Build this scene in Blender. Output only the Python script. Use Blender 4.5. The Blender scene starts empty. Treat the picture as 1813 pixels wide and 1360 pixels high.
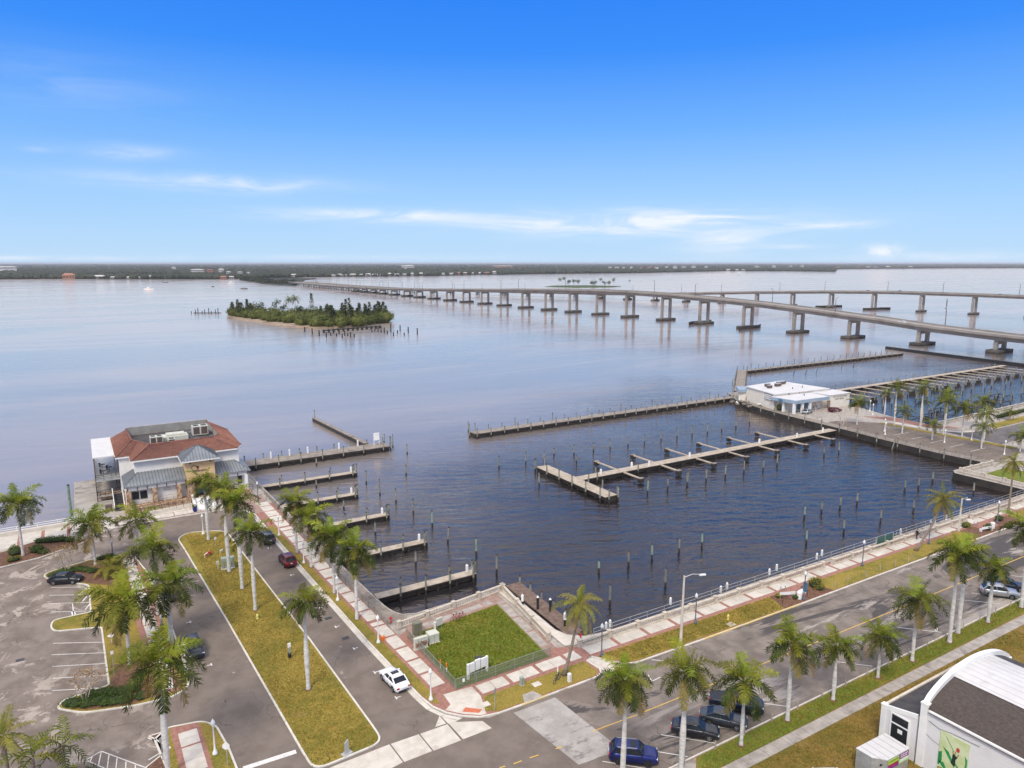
import bpy, math, random
from mathutils import Vector, Matrix, noise
random.seed(11)
S = bpy.context.scene
C = S.collection
R_ = math.radians
PI = math.pi
# ------------------------------------------------------------------ camera
CAM_H, FPX, ROT = 47.0, 1257.0, R_(31.3)
PITCH = math.atan((680 - 465.5) / FPX)
cd = bpy.data.cameras.new('camera'); cam = bpy.data.objects.new('camera', cd); C.objects.link(cam)
cam.location = (0, 0, CAM_H); cam.rotation_euler = (PI / 2 - PITCH, 0, -ROT)
cd.sensor_width = 36; cd.sensor_fit = 'HORIZONTAL'; cd.lens = 36 * FPX / 1813
cd.clip_start = 1; cd.clip_end = 150000
S.camera = cam
# ------------------------------------------------------------------ render look
S.render.engine = 'CYCLES'
S.render.resolution_x, S.render.resolution_y = 1024, 768
S.view_settings.view_transform = 'Standard'; S.view_settings.look = 'None'
S.view_settings.gamma = 1; S.view_settings.use_curve_mapping = False
S.view_settings.exposure = 0.95
S.cycles.volume_bounces = 1
S.cycles.max_bounces = 8
S.cycles.transparent_max_bounces = 12
# ------------------------------------------------------------------ node helper
class NT:
    def __init__(s, tree): s.t = tree; s.t.nodes.clear()
    def n(s, typ, ins=None, **kw):
        nd = s.t.nodes.new(typ)
        for k, v in kw.items(): setattr(nd, k, v)
        for k, v in (ins or {}).items():
            sk = nd.inputs[k]
            if isinstance(v, bpy.types.NodeSocket): s.t.links.new(v, sk)
            else: sk.default_value = v
        return nd
    def m(s, op, a, b=0.0, c=None, clamp=False):
        ins = {0: a, 1: b}
        if c is not None: ins[2] = c
        nd = s.n('ShaderNodeMath', ins, operation=op); nd.use_clamp = clamp
        return nd.outputs[0]
    def vm(s, op, a, b=None, sc=None):
        ins = {0: a}
        if b is not None: ins[1] = b
        nd = s.n('ShaderNodeVectorMath', ins, operation=op)
        if sc is not None: nd.inputs['Scale'].default_value = sc
        return nd.outputs[0]
    def noise(s, vec, scale, detail=4, rough=.55, dist=0.0):
        return s.n('ShaderNodeTexNoise', {'Vector': vec, 'Scale': scale, 'Detail': detail, 'Roughness': rough, 'Distortion': dist}).outputs[0]
    def ss(s, v, lo, hi, a=0.0, b=1.0):
        nd = s.n('ShaderNodeMapRange', {0: v, 1: lo, 2: hi, 3: a, 4: b}, interpolation_type='SMOOTHSTEP')
        return nd.outputs[0]
    def mix(s, f, a, b, bt='MIX'):
        nd = s.n('ShaderNodeMix', data_type='RGBA', blend_type=bt)
        for k, v in ((0, f), (6, a), (7, b)):
            if isinstance(v, bpy.types.NodeSocket): s.t.links.new(v, nd.inputs[k])
            else: nd.inputs[k].default_value = v if k == 0 else (tuple(v) + (1,))[:4]
        return nd.outputs[2]
    def link(s, a, b): s.t.links.new(a, b)
# ------------------------------------------------------------------ sky
SUN_EL, SUN_AZ = R_(48), R_(228)      # azimuth measured from +Y towards +X
world = bpy.data.worlds.new('World'); S.world = world; world.use_nodes = True
w = NT(world.node_tree)
gen = w.n('ShaderNodeTexCoord').outputs['Generated']
sky = w.n('ShaderNodeTexSky', sky_type='NISHITA', sun_disc=False, sun_elevation=SUN_EL, sun_rotation=SUN_AZ,
          altitude=0, air_density=1.0, dust_density=0.6, ozone_density=3.5)
sep = w.n('ShaderNodeSeparateXYZ', {0: gen})
dx, dy, dz = sep.outputs
el = w.m('ARCSINE', dz)
az = w.m('ARCTAN2', dx, dy)
# clear-air blue deepening with height, over the Nishita sky
rp_ = w.n('ShaderNodeValToRGB', {0: w.m('DIVIDE', el, PI / 2)}); cr = rp_.color_ramp
SKY_K = .525
for i_, (e_, c_) in enumerate(((0.0, (.53, .74, .97)), (.055, (.36, .62, .98)), (.11, (.16, .44, .98)), (.17, (.040, .275, .97)), (.26, (.008, .18, .94)), (.6, (.008, .15, .80)))):
    el_ = cr.elements[i_] if i_ < 2 else cr.elements.new(e_)
    el_.position = e_; el_.color = (*c_, 1)
skyb = w.mix(1.0, rp_.outputs[0], (SKY_K / .066,) * 3, 'MULTIPLY')
skyc = w.mix(.08, skyb, w.mix(1.0, sky.outputs[0], (.7, 1.0, 1.3), 'MULTIPLY'))
def wisp(a0, e0, sa, se):
    a = w.m('DIVIDE', w.m('SUBTRACT', az, a0), sa); e = w.m('DIVIDE', w.m('SUBTRACT', el, e0), se)
    return w.m('EXPONENT', w.m('MULTIPLY', w.m('ADD', w.m('MULTIPLY', a, a), w.m('MULTIPLY', e, e)), -1.0))
def sky_dir(u, v):
    x = (u - 906.5) / FPX; y = (v - 680) / FPX
    fw = math.cos(PITCH) - y * math.sin(PITCH); d = math.sin(PITCH) + y * math.cos(PITCH)
    X = x * math.cos(ROT) + fw * math.sin(ROT); Y = -x * math.sin(ROT) + fw * math.cos(ROT)
    return math.atan2(X, Y), math.atan2(-d, math.hypot(X, Y))
# drawn-out wisps low in the sky: (direction, length, height, strength)
cl = None
cvec = w.n('ShaderNodeCombineXYZ', {0: w.m('MULTIPLY', az, 4.0), 1: w.m('MULTIPLY', el, 26.0), 2: 0.0}).outputs[0]
cn = w.noise(cvec, 1.6, 7, .62, .9)
cn2 = w.ss(cn, .33, .76)
for (u, v, sa, se, k) in ((390, 325, .14, .010, .9), (205, 268, .06, .008, .7), (690, 382, .15, .008, 1.05), (1100, 396, .20, .016, 1.35),
                          (1270, 425, .05, .017, .95), (1480, 400, .05, .005, .7), (1400, 437, .04, .003, .4), (60, 457, .16, .003, .7), (1230, 392, .09, .012, .6),
                          (120, 150, .12, .030, .16), (70, 265, .014, .003, .8), (1660, 455, .10, .006, .6), (620, 455, .2, .003, .4)):
    a0, e0 = sky_dir(u, v)
    g = w.m('MULTIPLY', wisp(a0, e0, sa, se), k)
    cl = g if cl is None else w.m('ADD', cl, g)
low = w.m('MULTIPLY', cl, w.m('ADD', w.m('MULTIPLY', cn2, .92), .16), clamp=True)
# one small heaped cloud near the horizon
a0, e0 = sky_dir(1562, 446)
cu = w.m('MULTIPLY', wisp(a0, e0, .020, .008), w.ss(w.noise(w.vm('MULTIPLY', gen, (1, 1, 1.2)), 60, 4, .6), .25, .55))
low = w.m('MAXIMUM', low, w.m('MULTIPLY', cu, 1.0, clamp=True))
# broken high cloud overhead, all the way round
pv = w.n('ShaderNodeCombineXYZ', {0: w.m('DIVIDE', dx, w.m('ADD', w.m('ABSOLUTE', dz), .15)), 1: w.m('DIVIDE', dy, w.m('ADD', w.m('ABSOLUTE', dz), .15)), 2: 0.0}).outputs[0]
hn = w.ss(w.noise(pv, 1.3, 6, .6, .6), .335, .485)
high = w.m('MULTIPLY', hn, w.ss(dz, .335, .43))
skyc = w.mix(w.m('MULTIPLY', low, .84), skyc, (7.5, 7.7, 8.1))
skyc = w.mix(w.m('MULTIPLY', high, .88), skyc, (10.9, 10.6, 10.3))
bg = w.n('ShaderNodeBackground', {'Color': skyc, 'Strength': 0.066})
w.link(bg.outputs[0], w.n('ShaderNodeOutputWorld').inputs[0])
# ------------------------------------------------------------------ sun (soft, hazy)
sl = bpy.data.lights.new('sun', 'SUN'); sl.energy = 1.5; sl.angle = R_(16); sl.color = (1.0, .90, .74)
sun = bpy.data.objects.new('sun', sl); C.objects.link(sun)
sdir = Vector((math.sin(SUN_AZ) * math.cos(SUN_EL), math.cos(SUN_AZ) * math.cos(SUN_EL), math.sin(SUN_EL)))
sun.rotation_euler = sdir.to_track_quat('Z', 'Y').to_euler(); sun.location = (0, 0, 200)

# ------------------------------------------------------------------ photo pixel -> place on a level plane
WL = -1.6            # water level; streets are at 0
def P(u, v, z=0.0):
    x = (u - 906.5) / FPX; y = (v - 680) / FPX
    fw = math.cos(PITCH) - y * math.sin(PITCH); d = math.sin(PITCH) + y * math.cos(PITCH)
    t = (CAM_H - z) / d; a, b = x * t, fw * t
    return (a * math.cos(ROT) + b * math.sin(ROT), -a * math.sin(ROT) + b * math.cos(ROT))
def PZ(u, v, vt, z=0.0):
    """height of something standing at pixel (u,v) on level z whose top reaches row vt"""
    x, y = P(u, v, z); b = x * math.sin(ROT) + y * math.cos(ROT)
    yy = (vt - 680) / FPX
    return CAM_H - (math.sin(PITCH) + yy * math.cos(PITCH)) * b / (math.cos(PITCH) - yy * math.sin(PITCH))
# ------------------------------------------------------------------ mesh builder
class MB:
    def __init__(s): s.v = []; s.f = []; s.mi = []
    def add(s, vs, fs, mi=0):
        o = len(s.v); s.v += [tuple(p) for p in vs]; s.f += [tuple(i + o for i in f) for f in fs]; s.mi += [mi] * len(fs); return s
    def box(s, x0, x1, y0, y1, z0, z1, mi=0):
        return s.add([(x0, y0, z0), (x1, y0, z0), (x1, y1, z0), (x0, y1, z0), (x0, y0, z1), (x1, y0, z1), (x1, y1, z1), (x0, y1, z1)],
                     [(0, 3, 2, 1), (4, 5, 6, 7), (0, 1, 5, 4), (1, 2, 6, 5), (2, 3, 7, 6), (3, 0, 4, 7)], mi)
    def obox(s, c, hx, hy, hz, rz=0, mi=0):
        ca, sa = math.cos(rz), math.sin(rz)
        vs = []
        for z in (-hz, hz):
            for a, b in ((-hx, -hy), (hx, -hy), (hx, hy), (-hx, hy)):
                vs.append((c[0] + a * ca - b * sa, c[1] + a * sa + b * ca, c[2] + z))
        return s.add(vs, [(0, 3, 2, 1), (4, 5, 6, 7), (0, 1, 5, 4), (1, 2, 6, 5), (2, 3, 7, 6), (3, 0, 4, 7)], mi)
    def bar(s, p, q, wd, ht=None, mi=0):
        p, q = Vector(p), Vector(q); ht = wd if ht is None else ht
        d = (q - p).normalized(); up = Vector((0, 0, 1)) if abs(d.z) < .95 else Vector((1, 0, 0))
        a = d.cross(up).normalized() * wd / 2; b = a.cross(d).normalized() * ht / 2
        vs = [p - a - b, p + a - b, p + a + b, p - a + b, q - a - b, q + a - b, q + a + b, q - a + b]
        return s.add(vs, [(0, 1, 2, 3), (7, 6, 5, 4), (0, 4, 5, 1), (1, 5, 6, 2), (2, 6, 7, 3), (3, 7, 4, 0)], mi)
    def tube(s, pts, rad, n=8, cap=True, mi=0):
        pts = [Vector(p) for p in pts]
        if not hasattr(rad, '__len__'): rad = [rad] * len(pts)
        vs = []; fs = []
        for i, p in enumerate(pts):
            d = (pts[min(i + 1, len(pts) - 1)] - pts[max(i - 1, 0)]).normalized()
            up = Vector((1, 0, 0)) if abs(d.z) > .7 else Vector((0, 0, 1))
            a = d.cross(up).normalized(); b = d.cross(a)
            for k in range(n):
                t = 2 * PI * k / n; vs.append(p + (a * math.cos(t) + b * math.sin(t)) * rad[i])
        for i in range(len(pts) - 1):
            for k in range(n): fs.append((i * n + k, i * n + (k + 1) % n, (i + 1) * n + (k + 1) % n, (i + 1) * n + k))
        if cap: fs.append(tuple(range(n))[::-1]); fs.append(tuple(range((len(pts) - 1) * n, len(pts) * n)))
        return s.add(vs, fs, mi)
    def lathe(s, prof, n=10, c=(0, 0, 0), mi=0):
        vs = []; fs = []
        for r, z in prof:
            for k in range(n):
                t = 2 * PI * k / n; vs.append((c[0] + r * math.cos(t), c[1] + r * math.sin(t), c[2] + z))
        for i in range(len(prof) - 1):
            for k in range(n): fs.append((i * n + k, i * n + (k + 1) % n, (i + 1) * n + (k + 1) % n, (i + 1) * n + k))
        fs.append(tuple(range(n))[::-1]); fs.append(tuple(range((len(prof) - 1) * n, len(prof) * n)))
        return s.add(vs, fs, mi)
    def prism(s, poly, z0, z1, mi=0):
        if area(poly) < 0: poly = poly[::-1]
        n = len(poly); vs = [(p[0], p[1], z0) for p in poly] + [(p[0], p[1], z1) for p in poly]
        fs = [tuple(range(n, 2 * n)), tuple(range(n))[::-1]] + [(i, (i + 1) % n, n + (i + 1) % n, n + i) for i in range(n)]
        return s.add(vs, fs, mi)
    def sheet(s, poly, z, mi=0):
        if area(poly) < 0: poly = poly[::-1]
        return s.add([(p[0], p[1], z) for p in poly], [tuple(range(len(poly)))], mi)
    def ico(s, c, r, sub=1, sc=(1, 1, 1), jit=0.0, mi=0):
        vs, fs = ICO[sub]
        out = []
        for p in vs:
            k = r * (1 + random.uniform(-jit, jit)); out.append((c[0] + p[0] * k * sc[0], c[1] + p[1] * k * sc[1], c[2] + p[2] * k * sc[2]))
        return s.add(out, fs, mi)
    def mesh(s, name, mats, smooth=False):
        me = bpy.data.meshes.new(name); me.from_pydata(s.v, [], s.f)
        for m_ in (mats if isinstance(mats, (list, tuple)) else [mats]): me.materials.append(m_)
        me.polygons.foreach_set('material_index', s.mi)
        if smooth: me.polygons.foreach_set('use_smooth', [True] * len(s.f))
        me.update(); return me
    def build(s, name, mats, parent=None, smooth=False):
        return link(name, s.mesh(name, mats, smooth), parent)
def area(p): return sum(p[i][0] * p[(i + 1) % len(p)][1] - p[(i + 1) % len(p)][0] * p[i][1] for i in range(len(p))) / 2
def _ico():
    t = (1 + 5 ** .5) / 2
    v = [Vector(p).normalized() for p in ((-1, t, 0), (1, t, 0), (-1, -t, 0), (1, -t, 0), (0, -1, t), (0, 1, t), (0, -1, -t), (0, 1, -t), (t, 0, -1), (t, 0, 1), (-t, 0, -1), (-t, 0, 1))]
    f = [(0, 11, 5), (0, 5, 1), (0, 1, 7), (0, 7, 10), (0, 10, 11), (1, 5, 9), (5, 11, 4), (11, 10, 2), (10, 7, 6), (7, 1, 8), (3, 9, 4), (3, 4, 2), (3, 2, 6), (3, 6, 8), (3, 8, 9), (4, 9, 5), (2, 4, 11), (6, 2, 10), (8, 6, 7), (9, 8, 1)]
    out = {0: ([tuple(p) for p in v], f)}
    v2 = list(v); mid = {}; f2 = []
    def mp(a, b):
        k = (min(a, b), max(a, b))
        if k not in mid: v2.append(((v[a] + v[b]) / 2).normalized()); mid[k] = len(v2) - 1
        return mid[k]
    for a, b, c in f:
        x, y, z = mp(a, b), mp(b, c), mp(c, a); f2 += [(a, x, z), (b, y, x), (c, z, y), (x, y, z)]
    out[1] = ([tuple(p) for p in v2], f2)
    return out
ICO = _ico()
def link(name, data, parent=None):
    o = bpy.data.objects.new(name, data); C.objects.link(o)
    if parent: o.parent = parent
    return o
def tag(o, label, cat, group=None):
    o['label'] = label; o['category'] = cat
    if group: o['group'] = group
    return o
def struct(o): o['kind'] = 'structure'; return o
def stuff(o, label=None, cat=None):
    o['kind'] = 'stuff'
    if label: o['label'] = label
    if cat: o['category'] = cat
    return o
def thing(name, label, cat, loc=(0, 0, 0), rz=0, group=None):
    o = link(name, None); o.location = loc; o.rotation_euler = (0, 0, rz); o.empty_display_size = .3
    return tag(o, label, cat, group)
def copy_tree(o, parent=None):
    c = o.copy(); C.objects.link(c)
    if parent: c.parent = parent
    for ch in o.children: copy_tree(ch, c)
    return c
def lerp(a, b, t): return tuple(a[i] + (b[i] - a[i]) * t for i in range(len(a)))
def offset(poly, d):
    """inward offset of a counter-clockwise polygon"""
    n = len(poly); out = []
    for i in range(n):
        a, b, c = Vector(poly[i - 1]), Vector(poly[i]), Vector(poly[(i + 1) % n])
        e1 = (b - a).normalized(); e2 = (c - b).normalized()
        n1 = Vector((-e1.y, e1.x)); n2 = Vector((-e2.y, e2.x)); m = (n1 + n2)
        m = m / max(.35, m.dot(n1)) if m.length > 1e-4 else n1
        out.append(tuple(b + m * d))
    return out
def rounded(poly, rad, seg=5):
    if area(poly) < 0: poly = poly[::-1]; rad = rad[::-1] if hasattr(rad, '__len__') else rad
    n = len(poly); out = []
    for i in range(n):
        r = rad[i] if hasattr(rad, '__len__') else rad
        a, b, c = Vector(poly[i - 1]), Vector(poly[i]), Vector(poly[(i + 1) % n])
        if r <= 0: out.append(tuple(b)); continue
        e1 = (a - b); e2 = (c - b); l = min(r, e1.length * .48, e2.length * .48)
        p0 = b + e1.normalized() * l; p2 = b + e2.normalized() * l
        for k in range(seg + 1):
            t = k / seg; out.append(tuple(p0 * (1 - t) ** 2 + b * 2 * t * (1 - t) + p2 * t ** 2))
    return out
# ================================================================== materials
M = {}
def pm(name, c1, c2=None, scale=1.0, rough=.7, bump=0.0, bscale=None, metal=0.0, lo=.35, hi=.65, c3=None, s3=.1, t3=(.55, .7), spec=.5, rnd=0.0, stretch=None, coat=0.0, detail=5):
    """procedural surface: two tones mixed by noise over world position, optional third tone in large patches"""
    m = bpy.data.materials.new(name); m.use_nodes = True; t = NT(m.node_tree)
    pos = t.n('ShaderNodeNewGeometry').outputs['Position']
    if stretch: pos = t.vm('MULTIPLY', pos, stretch)
    col = None
    if c2 is not None:
        nz = t.noise(pos, scale, detail, .6)
        col = t.mix(t.ss(nz, lo, hi), c1, c2)
    else:
        col = t.mix(0.0, c1, c1)
    if c3 is not None:
        col = t.mix(t.ss(t.noise(pos, s3, 6, .62), *t3), col, c3)
    if rnd:
        oi = t.n('ShaderNodeObjectInfo').outputs['Random']
        h = t.n('ShaderNodeHueSaturation', {'Hue': t.m('ADD', t.m('MULTIPLY', oi, rnd * .12), .5 - rnd * .06), 'Saturation': 1.0, 'Value': t.m('ADD', t.m('MULTIPLY', t.m('FRACT', t.m('MULTIPLY', oi, 7.31)), rnd * 1.3), 1 - rnd * .65), 'Color': col})
        col = h.outputs[0]
    b = t.n('ShaderNodeBsdfPrincipled', {'Base Color': col, 'Roughness': rough, 'Metallic': metal, 'Specular IOR Level': spec, 'Coat Weight': coat})
    if bump:
        bn = t.n('ShaderNodeBump', {'Height': t.noise(pos, bscale or scale * 3, 4, .6), 'Strength': min(1, bump), 'Distance': .08})
        t.link(bn.outputs[0], b.inputs['Normal'])
    t.link(b.outputs[0], t.n('ShaderNodeOutputMaterial').inputs[0])
    M[name] = m; return m
pm('asphalt', (.105, .095, .093), (.165, .148, .142), .5, .92, .5, 9, c3=(.085, .078, .078), s3=.09, t3=(.5, .62))
pm('asphalt_dark', (.068, .063, .064), (.10, .092, .092), .8, .9, .5, 9)
pm('soil', (.16, .12, .08), (.22, .17, .12), 1.0, .95)
pm('concrete', (.50, .46, .40), (.60, .56, .50), .7, .85, .2, 6, c3=(.42, .38, .33), s3=.25, t3=(.58, .75), rnd=.10)
pm('concrete_old', (.30, .27, .24), (.42, .38, .34), .9, .9, .4, 5, c3=(.2, .17, .15), s3=.4)
pm('concrete_pale', (.52, .47, .40), (.62, .57, .50), .8, .85, .2, 6, c3=(.42, .37, .32), s3=.3)
pm('kerb', (.55, .52, .46), (.66, .63, .56), 1.2, .85, c3=(.38, .34, .29), s3=.5, t3=(.56, .7))
pm('kerb_yellow', (.62, .46, .14), (.66, .56, .33), 1.2, .85, c3=(.5, .46, .4), s3=.7)
pm('brick', (.27, .125, .095), (.35, .18, .14), 2.5, .9, .3, 8, c3=(.25, .11, .09), s3=.5)
pm('brick_old', (.26, .17, .14), (.36, .25, .21), 1.5, .9, .3, 8, c3=(.30, .30, .29), s3=.4)
pm('mulch', (.10, .05, .03), (.20, .10, .06), 3.0, .95, .8, 10)
pm('white_paint', (.74, .74, .72), (.82, .82, .80), 1.0, .55)
pm('road_white', (.62, .60, .57), (.74, .72, .69), 3.0, .8, c3=(.3, .28, .27), s3=2.0, t3=(.58, .7))
pm('road_yellow', (.60, .36, .06), (.68, .45, .12), 3.0, .8, c3=(.3, .25, .18), s3=2.0, t3=(.6, .72))
pm('stucco', (.74, .72, .68), (.80, .78, .74), .8, .85, .15, 12)
pm('stucco_tan', (.58, .40, .20), (.64, .46, .25), 1.0, .85, .15, 12)
pm('stone_clad', (.22, .12, .07), (.52, .38, .25), 3.2, .9, .8, 4, lo=.42, hi=.58)
pm('roof_tile', (.17, .07, .048), (.26, .112, .08), 1.6, .8, .4, 9, c3=(.15, .07, .055), s3=.35)
pm('roof_metal', (.20, .22, .24), (.25, .27, .29), .5, .5, metal=.2)
pm('seam_metal', (.10, .115, .13), (.13, .145, .16), .5, .5, metal=.2)
pm('roof_white', (.56, .55, .55), (.62, .61, .61), .5, .7, c3=(.46, .45, .44), s3=.25, t3=(.55, .75))
pm('roof_dark', (.045, .042, .045), (.075, .068, .07), .7, .9, c3=(.14, .15, .17), s3=.3, t3=(.55, .7))
pm('shingle', (.055, .042, .036), (.10, .08, .07), 3.5, .95, .6, 12, lo=.3, hi=.7, stretch=(2.2, .9, 1), c3=(.075, .06, .052), s3=.4)
pm('metal_grey', (.42, .43, .42), (.52, .53, .52), 1.5, .5, metal=.5)
pm('metal_dark', (.035, .034, .036), (.06, .058, .06), 2.0, .5)
pm('metal_brown', (.09, .06, .05), (.13, .09, .075), 2.0, .6)
pm('parapet_metal', (.36, .34, .30), (.44, .42, .38), .7, .6, metal=.2)
pm('black', (.012, .012, .013), (.022, .022, .022), 2.0, .6)
pm('wood_deck', (.34, .285, .22), (.47, .405, .32), 1.0, .9, .5, 6, c3=(.33, .27, .21), s3=.35)
pm('wood_grey', (.20, .17, .145), (.31, .27, .23), .8, .92, .5, 5, c3=(.13, .105, .085), s3=.4)
pm('wood_brown', (.13, .085, .065), (.20, .14, .11), 1.6, .9, .5, 6)
pm('wood_wet_shade', (.018, .015, .013), (.035, .03, .026), 1.5, .6)  # wet timber; around dock decks it also paints in the shade
pm('pile_wood', (.16, .165, .135), (.26, .26, .215), 1.5, .9, .4, 6, rnd=.2)
pm('pile_green', (.16, .24, .18), (.26, .34, .27), 1.5, .9, .4, 6, rnd=.15)
pm('bridge_conc', (.24, .22, .20), (.30, .28, .26), .12, .9, c3=(.19, .17, .155), s3=.05)
pm('bridge_deck', (.26, .235, .215), (.31, .285, .26), .08, .9)
pm('footing', (.06, .055, .05), (.12, .11, .10), .4, .9)
pm('footing_wet_shade', (.02, .018, .016), (.04, .035, .03), .4, .8)  # wet concrete; on the sea wall it paints in shadow too
pm('sand', (.24, .18, .13), (.36, .28, .20), .15, .95)
pm('trunk_royal', (.50, .48, .44), (.68, .66, .62), 1.4, .9, .3, 5, c3=(.40, .37, .33), s3=1.1, t3=(.56, .72), stretch=(1, 1, 2.2))
pm('trunk_brown', (.20, .155, .12), (.30, .24, .19), 1.6, .9, .5, 6, stretch=(1, 1, 4))
pm('crownshaft', (.16, .24, .07), (.26, .32, .11), 1.0, .55)
pm('crape_bark', (.42, .34, .28), (.55, .46, .38), 2.0, .9)
pm('terracotta_blue', (.015, .02, .16), (.02, .03, .22), 2, .25)
pm('red', (.45, .02, .03), (.55, .04, .05), 2, .5)
pm('orange', (.70, .14, .02), (.78, .2, .04), 2, .6)
pm('detect', (.50, .13, .06), (.56, .17, .09), 3, .85)
pm('util_green', (.26, .32, .26), (.32, .38, .31), 1.5, .6)
pm('util_beige', (.50, .50, .42), (.58, .58, .50), 1.5, .6)
pm('util_olive', (.15, .15, .10), (.19, .19, .13), 1.5, .5)
pm('hydrant', (.68, .58, .12), (.74, .66, .22), 2, .5)
pm('blue_fascia', (.24, .33, .43), (.29, .38, .48), 1.0, .6)
pm('cream', (.66, .62, .54), (.73, .69, .61), .6, .85)
pm('tyre', (.012, .012, .012), (.02, .02, .02), 3, .85)
pm('rim', (.42, .43, .44), (.5, .5, .51), 3, .3, metal=.8)
pm('rim_dark', (.05, .05, .055), (.08, .08, .085), 3, .3, metal=.8)
pm('trim', (.014, .014, .015), (.02, .02, .02), 3, .4)
pm('lamp_red', (.35, .012, .015), (.45, .02, .02), 3, .2)
pm('lamp_clear', (.65, .67, .70), (.72, .74, .77), 3, .12)
pm('plate', (.62, .62, .6), (.68, .68, .66), 3, .5)
pm('banner_blue', (.05, .16, .26), (.07, .2, .31), 1, .6)
pm('sign_lime', (.38, .66, .03), (.44, .72, .06), 2, .5)
pm('sign_purple', (.20, .02, .24), (.26, .03, .3), 2, .5)
pm('sign_pale', (.48, .72, .34), (.54, .78, .4), 2, .5)
pm('mural_bg', (.50, .58, .28), (.62, .68, .42), .9, .7)
pm('mural_leaf', (.01, .20, .05), (.02, .33, .10), 1.5, .7)
pm('mural_leaf_pale', (.55, .62, .42), (.68, .70, .55), 1.2, .7)
pm('mural_dark', (.006, .02, .015), (.012, .04, .03), 1.5, .7)
pm('mural_red', (.42, .02, .02), (.5, .04, .03), 2, .7)
pm('mural_skin', (.30, .17, .10), (.36, .22, .14), 2, .7)
pm('mural_orange', (.62, .30, .02), (.7, .42, .05), 2, .7)
pm('fence_wire', (.30, .32, .28), (.38, .4, .36), 2, .5, metal=.5)
pm('skin', (.42, .24, .17), (.46, .27, .19), 3, .6)
pm('cloth_black', (.012, .012, .014), (.022, .022, .026), 4, .9)
pm('cloth_grey', (.10, .10, .12), (.14, .14, .16), 4, .9)
pm('hair', (.02, .012, .008), (.03, .02, .012), 4, .7)
pm('far_wall', (.42, .40, .38), (.56, .54, .52), .02, .9, rnd=.25)
pm('far_roof', (.42, .40, .39), (.52, .5, .49), .02, .9, rnd=.3)
pm('far_orange', (.30, .14, .08), (.34, .17, .10), .05, .9)
pm('far_red', (.30, .13, .09), (.36, .17, .12), .05, .9)
def glass(name, c, rough=.06):
    m = bpy.data.materials.new(name); m.use_nodes = True; t = NT(m.node_tree)
    pos = t.n('ShaderNodeNewGeometry').outputs['Position']
    col = t.mix(t.noise(pos, 1.2, 2), c, tuple(x * 1.5 for x in c))
    b = t.n('ShaderNodeBsdfPrincipled', {'Base Color': col, 'Roughness': rough, 'Specular IOR Level': .28})
    t.link(b.outputs[0], t.n('ShaderNodeOutputMaterial').inputs[0]); M[name] = m
glass('glass', (.018, .022, .026)); glass('glass_teal', (.05, .10, .10)); glass('glass_light', (.16, .20, .23))
def paint(name, c, metal=.35):
    m = bpy.data.materials.new(name); m.use_nodes = True; t = NT(m.node_tree)
    pos = t.n('ShaderNodeNewGeometry').outputs['Position']
    col = t.mix(t.ss(t.noise(pos, 1.4, 3), .4, .7), c, tuple(min(1, x * 1.15 + .004) for x in c))
    b = t.n('ShaderNodeBsdfPrincipled', {'Base Color': col, 'Roughness': .32, 'Metallic': metal, 'Coat Weight': .45, 'Coat Roughness': .08})
    t.link(b.outputs[0], t.n('ShaderNodeOutputMaterial').inputs[0]); M[name] = m; return m
for k_, c_, mt_ in (('paint_white', (.76, .77, .78), 0), ('paint_black', (.010, .010, .012), .0), ('paint_grey', (.075, .085, .095), .6), ('paint_blue', (.012, .02, .13), .5),
               ('paint_red', (.13, .008, .014), .4), ('paint_navy', (.012, .016, .030), .1), ('paint_silver', (.45, .46, .46), .7), ('paint_slate', (.045, .05, .058), .2)):
    paint(k_, c_, mt_)
def foliage(name, c1, c2, scale=.6, rnd=.25, trans=.25, rough=.5, c3=None):
    m = bpy.data.materials.new(name); m.use_nodes = True; t = NT(m.node_tree)
    pos = t.n('ShaderNodeNewGeometry').outputs['Position']
    col = t.mix(t.ss(t.noise(pos, scale, 4, .6), .35, .65), c1, c2)
    if c3: col = t.mix(t.ss(t.noise(pos, scale * 4, 3, .6), .58, .72), col, c3)
    oi = t.n('ShaderNodeObjectInfo').outputs['Random']
    h = t.n('ShaderNodeHueSaturation', {'Hue': t.m('ADD', t.m('MULTIPLY', oi, -.05 * rnd * 4), .5 + .025 * rnd * 4), 'Saturation': 1.0,
                                        'Value': t.m('ADD', t.m('MULTIPLY', t.m('FRACT', t.m('MULTIPLY', oi, 9.7)), rnd * 2.2), 1 - rnd * 1.1), 'Color': col})
    col = h.outputs[0]
    b = t.n('ShaderNodeBsdfPrincipled', {'Base Color': col, 'Roughness': max(.6, rough), 'Specular IOR Level': .14})
    tr = t.n('ShaderNodeBsdfTranslucent', {'Color': col})
    mx = t.n('ShaderNodeMixShader', {0: trans, 1: b.outputs[0], 2: tr.outputs[0]})
    t.link(mx.outputs[0], t.n('ShaderNodeOutputMaterial').inputs[0]); M[name] = m
foliage('frond', (.10, .115, .012), (.19, .20, .022), .5, .24, c3=(.29, .25, .055))
foliage('frond_dark', (.030, .042, .008), (.075, .092, .015), .5, .22, c3=(.17, .17, .045))
foliage('frond_young', (.16, .205, .018), (.27, .30, .03), .7, .2)
foliage('frond_old', (.20, .17, .045), (.32, .24, .08), .6, .25, c3=(.36, .25, .12))
foliage('frond_coco', (.17, .17, .03), (.28, .24, .045), .6, .2, c3=(.40, .29, .07))
foliage('hedge', (.05, .09, .014), (.10, .15, .024), 1.2, .15, c3=(.12, .16, .03))
foliage('hedge_yellow', (.18, .17, .02), (.32, .28, .04), 1.2, .15)
foliage('twig_leaf', (.24, .13, .06), (.34, .22, .09), .8, .2, c3=(.22, .06, .05))
foliage('scrub', (.06, .08, .018), (.125, .145, .034), .06, .2, c3=(.16, .17, .05))
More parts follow.
